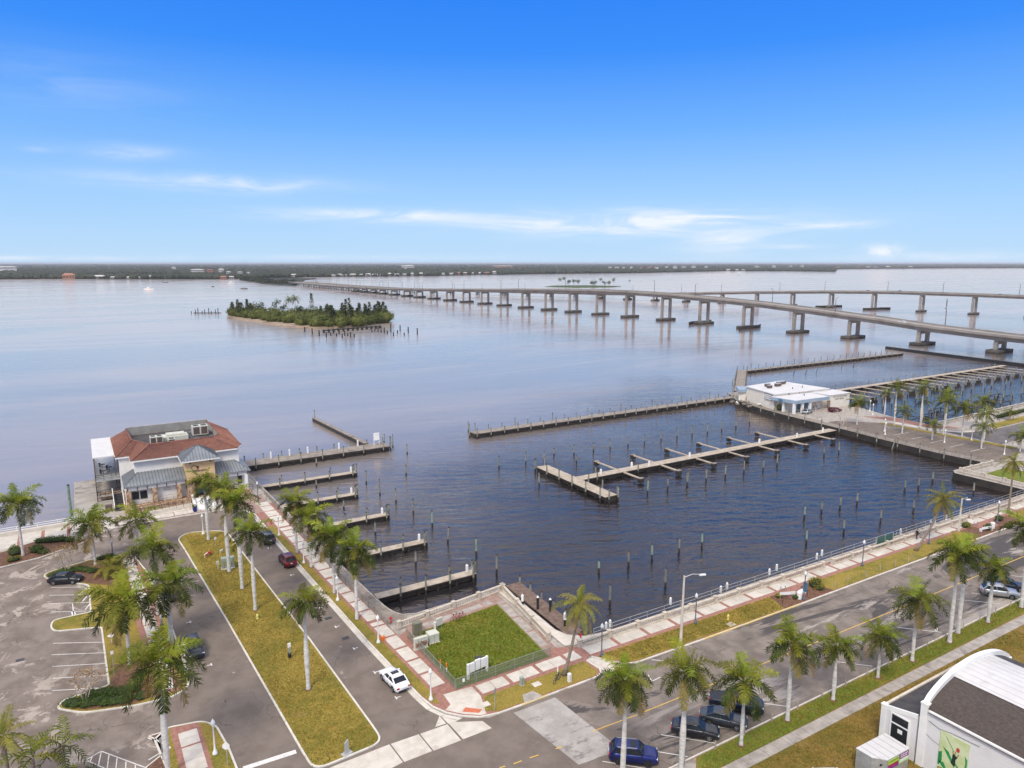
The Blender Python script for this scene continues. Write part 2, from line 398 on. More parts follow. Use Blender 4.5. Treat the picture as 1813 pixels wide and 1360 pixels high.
foliage('pine', (.055, .075, .022), (.10, .12, .038), .15, .25)
foliage('far_wood', (.022, .030, .019), (.040, .047, .030), .006, .1, trans=.0, rough=.9)
foliage('weed', (.17, .20, .022), (.25, .26, .04), .5, .3, c3=(.33, .27, .06))
# grass: dry and green patches
def grass_mat(name, dry, green, k):
    m = bpy.data.materials.new(name); m.use_nodes = True; t = NT(m.node_tree)
    pos = t.n('ShaderNodeNewGeometry').outputs['Position']
    big = t.noise(pos, .16, 5, .65, .6); mid = t.noise(pos, .9, 5, .65); fine = t.noise(t.vm('MULTIPLY', pos, (1, 1.0, 1)), 7, 4, .7)
    f = t.m('ADD', t.m('MULTIPLY', big, .62), t.m('MULTIPLY', mid, .38))
    col = t.mix(t.ss(f, k - .09, k + .09), green, dry)
    col = t.mix(t.ss(t.noise(pos, .33, 4, .6), .58, .72, 0, .5), col, (dry[0] * 1.15, dry[1] * .82, dry[2] * .9))
    col = t.mix(t.m('MULTIPLY', t.ss(fine, .38, .66), .62), col, tuple(x * .36 for x in green))
    col = t.mix(t.m('MULTIPLY', t.ss(t.noise(pos, .45, 6, .7, .8), .60, .70), .6), col, (.24, .17, .10))
    b = t.n('ShaderNodeBsdfPrincipled', {'Base Color': col, 'Roughness': .95, 'Specular IOR Level': .2})
    bn = t.n('ShaderNodeBump', {'Height': t.m('ADD', fine, mid), 'Strength': .9, 'Distance': .12}); t.link(bn.outputs[0], b.inputs['Normal'])
    t.link(b.outputs[0], t.n('ShaderNodeOutputMaterial').inputs[0]); M[name] = m
grass_mat('grass_dry', (.37, .272, .06), (.21, .19, .034), .485)
grass_mat('grass_green', (.27, .24, .045), (.15, .205, .026), .57)
grass_mat('grass_brown', (.30, .19, .055), (.17, .145, .03), .47)
# worn asphalt with pale sandy scabs
def lot_mat(name, base1, base2, scab, scale, th, stretch, dark=None):
    m = bpy.data.materials.new(name); m.use_nodes = True; t = NT(m.node_tree)
    pos = t.n('ShaderNodeNewGeometry').outputs['Position']
    ps = t.vm('MULTIPLY', pos, stretch)
    col = t.mix(t.ss(t.noise(pos, .35, 6, .65), .35, .65), base1, base2)
    if dark: col = t.mix(t.ss(t.noise(ps, scale * .8, 7, .68, .8), .52, .56), col, dark)
    mask = t.ss(t.noise(ps, scale, 9, .74, .5), th, th + .05)
    vc = t.n('ShaderNodeTexVoronoi', {'Vector': t.vm('ADD', pos, t.vm('SCALE', t.n('ShaderNodeTexNoise', {'Vector': pos, 'Scale': .7}).outputs[1], sc=1.6)), 'Scale': .27}, feature='DISTANCE_TO_EDGE').outputs[0]
    col = t.mix(t.m('MULTIPLY', t.m('MULTIPLY', t.ss(vc, .014, .004), t.ss(t.noise(pos, .12, 3), .48, .62)), .55), col, (.05, .045, .043))
    area_ = t.ss(t.noise(pos, .055, 2, .5), .38, .52)
    col = t.mix(t.m('MULTIPLY', t.m('MULTIPLY', mask, area_), .85), col, scab)
    fine = t.noise(pos, 14, 3, .7)
    col = t.mix(t.m('MULTIPLY', t.ss(fine, .35, .7), .25), col, (.06, .055, .055))
    b = t.n('ShaderNodeBsdfPrincipled', {'Base Color': col, 'Roughness': .92, 'Specular IOR Level': .25})
    bn = t.n('ShaderNodeBump', {'Height': fine, 'Strength': .5, 'Distance': .03}); t.link(bn.outputs[0], b.inputs['Normal'])
    t.link(b.outputs[0], t.n('ShaderNodeOutputMaterial').inputs[0]); M[name] = m
lot_mat('lot', (.18, .145, .122), (.26, .215, .185), (.46, .40, .345), .34, .53, (1.0, .8, 1))
lot_mat('street', (.17, .137, .115), (.22, .18, .152), (.42, .37, .325), .25, .62, (1, 1, 1))
lot_mat('quay_street', (.165, .138, .118), (.265, .222, .19), (.42, .375, .335), .11, .53, (.28, 1.7, 1), dark=(.085, .076, .074))
lot_mat('worn_concrete', (.36, .33, .30), (.45, .42, .385), (.21, .19, .18), .3, .5, (.6, 1.2, 1))
# chain link: thin wires, mostly see-through
def wire_mat():
    m = bpy.data.materials.new('chain_link'); m.use_nodes = True; t = NT(m.node_tree)
    pos = t.n('ShaderNodeNewGeometry').outputs['Position']
    sp = t.n('ShaderNodeSeparateXYZ', {0: pos}); hx = t.m('ADD', sp.outputs[0], sp.outputs[1])
    def saw(v): return t.m('LESS_THAN', t.m('FRACT', t.m('MULTIPLY', v, 14.0)), .26)
    a = t.m('MAXIMUM', saw(t.m('ADD', hx, sp.outputs[2])), saw(t.m('SUBTRACT', hx, sp.outputs[2])))
    b = t.n('ShaderNodeBsdfPrincipled', {'Base Color': (.17, .20, .15, 1), 'Roughness': .6})
    tr = t.n('ShaderNodeBsdfTransparent'); mx = t.n('ShaderNodeMixShader', {0: a, 1: tr.outputs[0], 2: b.outputs[0]})
    t.link(mx.outputs[0], t.n('ShaderNodeOutputMaterial').inputs[0]); M['chain_link'] = m
wire_mat()
# water
def water_mat():
    m = bpy.data.materials.new('water'); m.use_nodes = True; t = NT(m.node_tree)
    pos = t.n('ShaderNodeNewGeometry').outputs['Position']
    sp = t.n('ShaderNodeSeparateXYZ', {0: pos}); X, Y = sp.outputs[0], sp.outputs[1]
    wa = R_(24)
    rot = t.n('ShaderNodeCombineXYZ', {0: t.m('MULTIPLY', t.m('SUBTRACT', t.m('MULTIPLY', X, math.cos(wa)), t.m('MULTIPLY', Y, math.sin(wa))), .5), 1: t.m('MULTIPLY', t.m('ADD', t.m('MULTIPLY', X, math.sin(wa)), t.m('MULTIPLY', Y, math.cos(wa))), 1.4), 2: 0.0}).outputs[0]
    n1 = t.noise(rot, .42, 4, .6, .6); n2 = t.noise(rot, .13, 3, .55, .4); n3 = t.noise(pos, 1.5, 3, .6)
    lanes = t.ss(t.noise(t.vm('MULTIPLY', pos, (.35, 1.3, 1)), .010, 4, .6, .6), .38, .62)      # calm and ruffled lanes
    lanes2 = t.ss(t.noise(t.vm('MULTIPLY', pos, (.6, 1.2, 1)), .035, 3, .55, .5), .40, .62)
    off = t.ss(t.m('ADD', t.m('ADD', Y, t.m('MULTIPLY', t.noise(pos, .012, 3, .55, .5), 110)), t.m('MULTIPLY', t.m('MINIMUM', X, 180.0), -.35)), 118, 250)                                 # open river: flatter ripple, body painted paler for a grey sky's reflection
    hgt = t.m('ADD', t.m('ADD', t.m('MULTIPLY', n1, .62), t.m('MULTIPLY', n2, .9)), t.m('MULTIPLY', n3, .07))
    stg = t.m('MULTIPLY', t.m('ADD', .45, t.m('MULTIPLY', t.m('MULTIPLY', lanes, lanes2), .55)), t.m('SUBTRACT', 1.0, t.m('MULTIPLY', off, .74)))
    bn = t.n('ShaderNodeBump', {'Height': hgt, 'Strength': stg, 'Distance': .66})
    fr = t.n('ShaderNodeFresnel', {'IOR': 1.33, 'Normal': bn.outputs[0]})
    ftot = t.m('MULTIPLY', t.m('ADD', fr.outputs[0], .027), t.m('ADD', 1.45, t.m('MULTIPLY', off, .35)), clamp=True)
    tint = t.mix(off, (1.0, .83, .69), (1.0, .845, .72))  # warm tint paints the mirrored blue sky greyer
    g1 = t.n('ShaderNodeBsdfGlossy', {'Color': tint, 'Roughness': .035, 'Normal': bn.outputs[0]})
    g2 = t.n('ShaderNodeBsdfGlossy', {'Color': tint, 'Roughness': .42, 'Normal': bn.outputs[0]})
    gl = t.n('ShaderNodeMixShader', {0: t.m('MULTIPLY', t.m('ADD', .22, t.m('MULTIPLY', lanes, .20)), t.m('ADD', .06, t.m('MULTIPLY', off, .94))), 1: g1.outputs[0], 2: g2.outputs[0]})
    body = t.n('ShaderNodeBsdfDiffuse', {'Color': t.mix(off, (.011, .011, .014), (.275, .245, .228))})  # pale offshore body colour stands in for an overcast sky's reflection
    mx = t.n('ShaderNodeMixShader', {0: ftot, 1: body.outputs[0], 2: gl.outputs[0]})
    t.link(mx.outputs[0], t.n('ShaderNodeOutputMaterial').inputs[0]); M['water'] = m
water_mat()
def brick_paint():
    m = bpy.data.materials.new('painted_brick'); m.use_nodes = True; t = NT(m.node_tree)
    pos = t.n('ShaderNodeNewGeometry').outputs['Position']; sp = t.n('ShaderNodeSeparateXYZ', {0: pos})
    v = t.n('ShaderNodeCombineXYZ', {0: t.m('ADD', sp.outputs[0], sp.outputs[1]), 1: sp.outputs[2], 2: 0.0}).outputs[0]
    bt = t.n('ShaderNodeTexBrick', {'Vector': v, 'Scale': 2.2, 'Mortar Size': .02, 'Color1': (.74, .73, .73, 1), 'Color2': (.70, .69, .70, 1), 'Mortar': (.64, .63, .63, 1)})
    col = t.mix(t.ss(t.noise(pos, .6, 5, .6), .55, .75), bt.outputs[0], (.64, .62, .60))
    b = t.n('ShaderNodeBsdfPrincipled', {'Base Color': col, 'Roughness': .8})
    bn = t.n('ShaderNodeBump', {'Height': bt.outputs['Fac'], 'Strength': .3, 'Distance': -.02}); t.link(bn.outputs[0], b.inputs['Normal'])
    t.link(b.outputs[0], t.n('ShaderNodeOutputMaterial').inputs[0]); M['painted_brick'] = m
brick_paint()

pm('util_dark_green', (.03, .09, .075), (.04, .12, .10), 2, .6)
pm('metal_lamp', (.13, .15, .18), (.18, .2, .23), 2, .5, metal=.3)

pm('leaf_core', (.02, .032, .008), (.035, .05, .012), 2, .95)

pm('wood_slat', (.17, .145, .12), (.25, .215, .18), 1.5, .9)
# ================================================================== the setting
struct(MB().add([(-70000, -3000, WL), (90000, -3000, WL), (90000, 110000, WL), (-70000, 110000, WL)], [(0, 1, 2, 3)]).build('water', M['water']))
def X_at(tab, y):
    tab = sorted(tab, key=lambda p: p[1])
    for (x0, y0), (x1, y1) in zip(tab, tab[1:]):
        if y <= y1 or (x1, y1) == tab[-1]: return x0 + (x1 - x0) * (y - y0) / (y1 - y0)
KE = [(28.3, 66.0), (27.4, 80), (26.5, 100), (25.5, 124), (24.9, 140)]       # east kerb of the boulevard
MR = [(22.2, 63), (21.4, 84), (20.3, 104), (19.2, 125)]
ML = [(14.8, 63), (13.2, 94), (11.3, 126)]
WLk = [(29.9, 66), (28.9, 84), (28.0, 100), (27.0, 125), (26.4, 142)]        # west edge of the promenade
BA = [(31.1, 78), (30.0, 99), (29.0, 160)]                                    # balustrade
BR = [(32.9, 85.5), (32.2, 97), (29.6, 164)]                                  # water edge of the landing
WKr = [(7.5, 70), (7.2, 84), (6.9, 95), (6.2, 108), (5.6, 118)]               # west kerb of the boulevard
# land: one sheet with a sea wall, its shore following the basin
shore = [(-260, 146.3), (-4.2, 146.8), (-4.2, 176.4), (29.2, 177.0)]
shore += [(X_at(BR, y), y) for y in (164, 140, 120, 97, 88)]
shore += [(33.1, 85.9), (33.9, 84.4), (35.6, 83.7), (38.5, 83.9), (49.9, 84.6), (49.3, 70.2), (49.9, 68.4), (51.6, 67.0), (54.5, 66.4),
          (166.5, 65.2), (166.6, 80.6), (168.4, 81.9), (181.6, 81.2), (181.0, 92), (182.2, 106), (184.0, 119), (186.0, 140), (188.0, 152), (192, 166), (200, 176.5), (210, 179), (222, 172),
          (223, 150), (216, 133), (212.2, 122), (211.5, 110.5), (216, 110.3), (480, 111), (480, -260), (-260, -260)]
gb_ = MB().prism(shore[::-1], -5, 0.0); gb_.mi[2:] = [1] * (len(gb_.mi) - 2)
struct(gb_.build('ground', [M['concrete_old'], M['footing_wet_shade']]))  # side faces near-black: wet sea wall with its shadow painted in
# streets, laid as sheets a few millimetres above the ground
boul = [(-62, 43), (60, 43), (60, 58.9), (33, 58.9), (30.4, 60.6), (29.2, 62.6)] + [(X_at(KE, y) + .05, y) for y in (66, 80, 100, 124, 133)] + \
       [(24.0, 137.5), (21.5, 140.6), (13, 140.9), (2.2, 140.6), (-1.8, 138.0), (-3.0, 136.0), (-9, 132.0), (-14, 131), (-62, 131)]
struct(MB().sheet(boul, .004).build('street', M['street']))
lotp = [(-62, 43.3), (-7, 43.3), (0.5, 62), (3.8, 74), (3.6, 80.5), (-.6, 84), (-.8, 100), (-2, 104), (-2, 116), (3, 124), (9.5, 128.5), (8, 139), (2.2, 140.2), (-3.0, 135.6), (-9, 131.6), (-14, 130.6), (-62, 130.6)]
struct(MB().sheet(lotp, .008).build('parking_lot', M['lot']))
struct(MB().sheet([(44.5, 43.2), (420, 41.0), (420, 57.0), (150, 57.3), (100, 57.95), (52.6, 58.75), (47.6, 58.85), (45.3, 53), (40.4, 58.8), (37.0, 58.85), (38.0, 57), (45, 48.0)], .009).build('quay_road', M['quay_street']))
struct(MB().sheet([(204, 88), (420, 88), (420, 97.6), (222, 97.6), (214, 99), (206, 106)], .012).build('side_street', M['asphalt']))
# landings with a rougher finish
struct(MB().sheet([(185, 79.5), (203, 82), (203, 118), (192, 128), (186.3, 128), (184.3, 118), (182.6, 106), (181.4, 92), (182.2, 82)], .006).build('marina_car_park', M['street']))
struct(MB().sheet([(181.7, 81.6), (181.1, 92), (182.3, 106), (184.1, 119), (186.1, 140), (188.1, 152), (192.1, 165.8), (200, 176.2), (206, 177.6), (199, 171), (195, 166), (191.5, 152), (189.3, 140), (187.4, 119), (185.4, 106), (184.2, 92), (184.6, 81.6)], .014).build('quay_apron', M['wood_grey']))
# ------------------------------------------------------------------ kerbed islands
def kerb_ring(name, poly, w=.18, z=.13, parent=None, mat='kerb'):
    if area(poly) < 0: poly = poly[::-1]
    inn = offset(poly, w); n = len(poly)
    vs = [(p[0], p[1], -.02) for p in poly] + [(p[0], p[1], z) for p in poly] + [(p[0], p[1], z) for p in inn] + [(p[0], p[1], -.02) for p in inn]
    fs = []
    for i in range(n):
        j = (i + 1) % n
        fs += [(i, j, n + j, n + i), (n + i, n + j, 2 * n + j, 2 * n + i), (2 * n + i, 2 * n + j, 3 * n + j, 3 * n + i)]
    return MB().add(vs, fs).build(name, M[mat], parent)
def island(name, poly, mat, w=.18, z=.13, kerb='kerb'):
    if area(poly) < 0: poly = poly[::-1]
    o = struct(MB().prism(offset(poly, w * .7), -.3, z - .025).build(name, M[mat]))
    k = kerb_ring('kerb', poly, w, z, o, kerb)
    return o
med = [(15.0, 60.4), (22.2, 60.9)] + [(X_at(MR, y), y) for y in (64, 84, 104, 124)] + [(19.0, 129.4), (13.0, 131.6), (11.0, 129.5)] + [(X_at(ML, y), y) for y in (124, 94, 64)]
rr = [1.6, 1.8, 0, 0, 0, 0, 2.6, 2.6, 2.0, 0, 0, 0]
median = island('median', rounded(med, rr), 'grass_dry', .2)
# east verge + promenade between boulevard and landing
ev = [(X_at(KE, y), y) for y in (140, 124, 100, 80, 66)] + [(28.7, 63.6), (29.5, 61.9), (30.7, 60.5), (32.2, 59.4), (34.2, 58.95), (47.3, 58.85), (48.4, 59.5), (48.2, 62.2),
      (49.2, 63.0), (51.9, 59.1), (54, 58.75), (100, 57.95), (150, 57.3), (400, 56), (400, 62.4), (52, 65.2), (49, 65.4), (46.8, 66.4), (47.3, 76), (47.8, 83.4), (34, 81.9), (32.6, 80.0)] + [(X_at(BA, y) + .15, y) for y in (79, 99, 140)]
struct(MB().prism(ev[::-1], -.3, .10).build('quay_pavement', M['brick']))
# kerb along the water side streets (broken where the ramps come down)
def kerb_line(name, pts, w=.2, z=.14, mat='kerb', parent=None):
    b = MB()
    L, Rr = [], []
    for i, p in enumerate(pts):
        a = Vector(pts[max(0, i - 1)]); c = Vector(pts[min(len(pts) - 1, i + 1)]); d = (c - a).normalized(); nn = Vector((-d.y, d.x)) * w / 2
        L.append(Vector(p) + nn); Rr.append(Vector(p) - nn)
    n = len(pts); vs = [(p.x, p.y, -.02) for p in L] + [(p.x, p.y, z) for p in L] + [(p.x, p.y, z) for p in Rr] + [(p.x, p.y, -.02) for p in Rr]
    fs = []
    for i in range(n - 1):
        for a in range(3): fs.append((a * n + i, a * n + i + 1, (a + 1) * n + i + 1, (a + 1) * n + i))
    fs += [(0, n, 2 * n, 3 * n), (n - 1, 4 * n - 1, 3 * n - 1, 2 * n - 1)]
    b.add(vs, fs)
    return b.build(name, M[mat], parent) if parent else struct(b.build(name, M[mat]))
kerb_line('kerb', [(X_at(KE, y), y) for y in (139, 124, 100, 80, 66)] + [(28.7, 63.6), (29.5, 61.9), (30.7, 60.5), (32.2, 59.4), (34.2, 58.95), (37.0, 58.88)])
kerb_line('kerb', [(37.0, 58.88), (40.2, 58.86)], mat='kerb_yellow', z=.145)
kerb_line('kerb', [(40.2, 58.86), (47.2, 58.85), (48.1, 59.2), (48.5, 60.0), (48.2, 62.1)])
kerb_line('kerb', [(49.3, 62.6), (50.6, 60.6), (51.7, 59.2), (53.2, 58.75), (64, 58.4)])
kerb_line('kerb', [(64, 58.4), (82, 58.1)], mat='kerb_yellow', z=.145)
kerb_line('kerb', [(82, 58.1), (100, 57.95), (150, 57.3), (400, 56)])
gut = MB()
gp = [(X_at(KE, y) - .1, y) for y in (139, 124, 100, 80, 66)] + [(28.55, 63.5), (29.35, 61.75), (30.6, 60.3)]
for (x0, y0), (x1, y1) in zip(gp, gp[1:]): gut.add([(x0, y0, .013), (x1, y1, .013), (x1 - .55, y1 - .1, .013), (x0 - .55, y0, .013)], [(0, 3, 2, 1)])
struct(gut.build('gutter', M['concrete']))
# grass strips inset in the pavement
def lawn(name, poly, mat, z0=-.1, z1=.128): return struct(MB().prism(poly, z0, z1).build(name, M[mat]))
lawn('verge', [(X_at(KE, y) + .16, y) for y in (127, 112, 100, 80, 67)] + [(28.9, 64.2), (29.6, 63.6)] + [(X_at(WLk, y) - .22, y) for y in (66, 84, 100, 112, 127)], 'grass_dry')
lawn('verge', [(33.1, 60.0), (34.4, 59.2), (47.0, 59.1), (48.0, 59.7), (47.8, 62.2), (34.3, 62.3)], 'grass_dry')
lawn('verge', [(52.1, 59.3), (54, 58.95), (79.4, 58.4), (80.5, 61.8), (50.6, 62.35), (50.3, 62.1)], 'grass_dry')
lawn('verge', [(90.3, 58.3), (128.5, 57.85), (130, 61.0), (89.2, 61.6)], 'grass_dry')
lawn('planting_bed', [(79.4, 58.4), (90.3, 58.3), (89.2, 61.5), (87.0, 61.6), (85.6, 59.4), (82.6, 59.6), (83.2, 61.6), (80.5, 61.8)], 'mulch')
lawn('planting_bed', [(128.5, 57.85), (146, 57.6), (146, 60.7), (141, 60.8), (139, 58.8), (134, 58.8), (134.5, 60.9), (130, 61.0)], 'mulch')
lawn('verge', [(146.1, 57.6), (240, 57.0), (240, 60.0), (146.1, 60.7)], 'grass_dry')
# ------------------------------------------------------------------ promenade panels (each slab its own piece)
prom = link('promenade', None); struct(prom)
def panel_row(p0, p1, width, lens, gap, parent, mat='concrete', z0=.06, z1=.125, side=1):
    """slabs laid from p0 towards p1, 'width' to the left of travel; brick shows in the gaps"""
    a, b = Vector(p0), Vector(p1); d = (b - a).normalized(); n = Vector((-d.y, d.x)) * side; L = (b - a).length; s = gap; k = 0
    while s < L - .5:
        l = min(lens[k % len(lens)], L - s - .05)
        q = [a + d * s, a + d * (s + l), a + d * (s + l) + n * width, a + d * s + n * width]
        MB().prism([tuple(x) for x in q], z0, z1 + .002 * (k % 2)).build('slab', M[mat], parent)
        g = gap if k % 2 else .05
        s += l + g; k += 1
for (ya, yb) in ((66.3, 84), (84.3, 100), (100.3, 125), (125.3, 141)):
    panel_row((X_at(WLk, ya) + .22, ya), (X_at(WLk, yb) + .22, yb), 1.65 if yb < 101 else 2.1, (1.5, 1.3), .42, prom, side=-1)
panel_row((33.9, 62.75), (48.2, 62.95), 1.75, (1.75, 1.75), .5, prom)
panel_row((48.9, 63.0), (150, 61.35), 1.9, (2.1, 2.1), .55, prom)
panel_row((150.3, 61.3), (240, 60.3), 1.75, (4.2, 4.2), .62, prom)
# corner ramp
corner = [(30.5, 62.9), (29.6, 62.3), (30.9, 60.75), (32.4, 59.6), (33.0, 59.5), (34.0, 62.5), (34.0, 64.6), (30.6, 64.9)]
MB().prism(corner, .06, .127).build('slab', M['concrete_pale'], prom)
MB().prism([(31.0, 61.1), (32.4, 60.0), (33.0, 60.35), (31.6, 61.6)], .1, .135).build('tactile_strip', M['detect'], prom)
MB().prism([(48.3, 60.2), (50.6, 60.4), (49.2, 62.3), (48.3, 62.3)], .02, .126).build('slab', M['concrete_pale'], prom)
MB().add([(48.55, 59.6, .12), (48.35, 60.2, .13), (50.6, 60.4, .13), (51.7, 59.0, .02), (49.3, 58.9, .015)], [(0, 4, 3, 2, 1)]).build('slab', M['concrete_pale'], prom)
# concrete laid across the street mouth
def apron(pts, mat='concrete_pale', z=.016): return struct(MB().sheet(pts, z).build('concrete_apron', M[mat]))
zz4 = lambda x, y: P(400 + x / 3.941, 1020 + y / 3.941)
apron([zz4(720, 1340), zz4(1140, 1175), zz4(1235, 1300), zz4(1150, 1345)])
apron([zz4(1150, 1172), zz4(1345, 1105), zz4(1440, 1222), zz4(1245, 1298)])
apron([zz4(1355, 1102), zz4(1545, 1035), zz4(1642, 1147), zz4(1450, 1220)])
apron([zz4(1490, 975), zz4(1537, 1030), zz4(1460, 1055)])
apron([zz4(1500, 978), zz4(1620, 1010), zz4(1600, 1018), zz4(1552, 1032)])
apron([zz4(1555, 1030), zz4(1600, 1020), zz4(1790, 1012), zz4(1855, 1062), zz4(1655, 1140)])
zz6 = lambda x, y: P(800 + x / 3.941, 1020 + y / 3.941)
apron([zz6(430, 955), zz6(720, 848), zz6(1130, 1170), zz6(1105, 1240), zz6(885, 1318)], 'worn_concrete', .015)
# ------------------------------------------------------------------ south side of the quay road
struct(MB().prism([(36.5, 43.3), (420, 40.6), (420, -260), (-260, -260), (-260, 20), (-40, 30), (20, 36)], -.3, .06).build('field', M['grass_brown']))
lawn('verge', [(47.2, 43.1), (420, 40.7), (420, 39.4), (45.0, 41.05)], 'grass_green', 0, .085)
MB().prism([(43.2, 43.3), (46.9, 43.15), (44.9, 41.1), (41.5, 41.1)], -.1, .07).build('slab', M['concrete_old'], prom)
kerb_line('kerb', [(36.6, 43.45), (420, 40.8)], .14, .12)
sw = link('sidewalk', None); struct(sw)
panel_row((30, 39.75), (114, 39.1), 1.3, (1.5,), .04, sw, 'concrete_old', 0, .10)
panel_row((114.1, 39.1), (230, 38.2), 1.3, (3.0,), .04, sw, 'concrete', 0, .10)
# ------------------------------------------------------------------ west strip: sidewalk, grass, hedged heads
strip = [(2.4, 126.6), (-.4, 127.6), (-4.4, 126.2), (-7.4, 125.2), (-8.3, 123.8), (-7.4, 121.8), (-2.4, 116.6), (-2.3, 107.0), (-6.6, 107.0), (-6.9, 105.0), (-6.4, 103.3), (-1.2, 101.4), (-.9, 86.2),
         (-5.2, 85.6), (-5.9, 84.2), (-3.4, 81.7), (1.4, 80.3), (5.0, 79.9), (6.8, 80.9), (7.2, 83), (6.9, 95), (6.2, 108), (5.4, 118), (4.2, 125)]
island('verge', rounded(strip, [.6, .8, .6, .8, .8, .8, .8, .3, .8, .8, .8, .3, .3, .6, .8, 1.2, .8, .6, .8, 0, 0, 0, .8, .6], 4), 'grass_dry', .2)
MB().prism([(2.2, 125.6), (4.3, 125.2), (5.25, 112), (5.7, 95), (5.9, 80.9), (3.2, 80.8), (3.1, 95), (2.5, 108)], .04, .118).build('slab', M['brick'], prom)
for y0, y1 in ((81.4, 94.6), (95, 110), (110.4, 124.6)):
    panel_row((X_at([(5.45, 80), (5.35, 95), (4.6, 112), (3.9, 126)], y0), y0), (X_at([(5.45, 80), (5.35, 95), (4.6, 112), (3.9, 126)], y1), y1), 1.55, (1.9, 1.5), .3, prom, z1=.130)
bed2 = [(-7.6, 123.8), (-6.9, 124.6), (-2.6, 126.2), (.6, 126.9), (2.0, 125.8), (2.1, 120), (1.9, 113.5), (-1.8, 116.7), (-6.9, 122.2)]
lawn('planting_bed', bed2, 'mulch', 0, .122)
lawn('planting_bed', [(-5.2, 84.7), (-.6, 86.0), (-.5, 90.5), (2.7, 90), (3.0, 81.2), (1.4, 80.7), (-3.1, 82.2)], 'mulch', 0, .122)
# lower left corner walk
strip2 = [(4.0, 74.6), (7.2, 73.9), (8.4, 72.4), (8.9, 68), (9.2, 60), (9.4, 50), (4.4, 50), (3.9, 60), (3.2, 68), (2.6, 73.2), (-1.4, 70.8), (-1.2, 70.2), (2.9, 71.8)][:10]
island('verge', rounded(strip2, [.5, .6, .8, 0, 0, 0, 0, 0, 0, .4], 4), 'grass_dry', .2)
MB().prism([(4.2, 74.3), (6.9, 73.7), (7.2, 60), (7.4, 50.5), (4.7, 50.5), (4.4, 62)], .04, .118).build('slab', M['brick'], prom)
panel_row((6.55, 73.1), (6.8, 52), 1.75, (1.15, 1.15, 2.1, 1.9), .28, prom, z1=.13, side=-1)
island('planting_bed', [P(262, 1305), P(298, 1294), (3.3, 70), (3.8, 60), (-.6, 60), P(258, 1360), P(300, 1326)], 'mulch', .14)
# ------------------------------------------------------------------ bed and walk along the west sea wall
MB().prism([(-60, 143.5), (-4.3, 146.6), (2.2, 146.4), (2.2, 140.9), (-2.4, 138.6), (-9, 141.2), (-15, 138.4), (-60, 138)], .0, .10).build('slab', M['concrete'], prom)
for x in (-12.4, -9.0, -5.2): MB().prism([(x, 139.6), (x + .5, 139.7), (x + .4, 145.9), (x - .1, 145.8)], .05, .106).build('paver_band', M['brick'], prom)
island('planting_bed', rounded([(-60, 130.8), (-14, 130.8), (-8.6, 132.2), (-2.4, 136.0), (-2.0, 137.2), (-6.4, 139.9), (-9.6, 140.9), (-14.6, 138), (-60, 137.6)], [0, 1, 1, .6, .6, 1, 1, 1, 0], 4), 'mulch')
# plaza before the restaurant and its wharf
MB().prism([(2.3, 141.2), (13, 141.5), (21.6, 141.3), (24.2, 138.2), (25.0, 135.5), (26.9, 135.5), (26.2, 142), (28.6, 142), (28.6, 146), (2.3, 146.4)], 0, .11).build('slab', M['brick_old'], prom)
panel_row((2.6, 141.9), (21.4, 141.9), 2.0, (2.2, 2.2), .2, prom, z1=.13)
panel_row((2.6, 144.1), (26, 144.1), 1.6, (3.0, 3.0), .12, prom, z1=.13)
kerb_line('kerb', [(-1.6, 138.4), (2.3, 140.9), (13, 141.2), (21.5, 140.9), (24.1, 137.8), (24.9, 134)])
struct(MB().sheet([(-4.0, 147.2), (2.0, 147.2), (2.6, 176.2), (-4.0, 176.2)], .01).build('wharf', M['worn_concrete']))
# stained landing along the boulevard water edge
lb = [(X_at(BA, y) + .25, y) for y in (83, 99, 160)] + [(X_at(BR, y) - .02, y) for y in (164, 97, 87.5)] + [(33.6, 84.7), (34.4, 83.6), (32.6, 81.5)]
struct(MB().sheet(lb, .014).build('landing', M['wood_grey']))
kerb_line('kerb', [(X_at(BR, y) - .18, y) for y in (164, 140, 120, 97, 88)] + [(32.95, 85.7), (33.8, 84.2), (35.6, 83.5), (38.5, 83.7), (49.7, 84.4), (49.1, 70.2), (49.7, 68.3), (51.5, 66.85), (54.5, 66.2), (166, 65.05)], .3, .08, 'concrete_old')
# ------------------------------------------------------------------ fenced lawn and its walks
lawn('fenced_lawn', [(32.4, 65.1), (44.9, 65.2), (46.2, 80.0), (32.6, 78.4)], 'grass_green', 0, .13)
MB().prism([(44.95, 66.5), (46.7, 66.5), (47.7, 82.9), (33.0, 81.3), (32.7, 78.6), (46.3, 80.2)], .05, .112).build('slab', M['brick_old'], prom)
panel_row((45.2, 67.2), (46.4, 80.5), 1.1, (2.2, 1.4), .45, prom, 'concrete_old', z1=.12, side=-1)
panel_row((34.6, 79.3), (45.9, 80.6), 1.0, (2.4, 2.0), .4, prom, 'concrete_old', z1=.12)
struct(MB().sheet([(47.9, 66.2), (49.2, 65.7), (54.4, 65.7), (54.4, 66.2), (51.5, 66.7), (49.7, 68.2), (49.1, 70.2), (49.7, 84.0), (48.2, 83.8)], .115).build('landing', M['concrete_pale']))
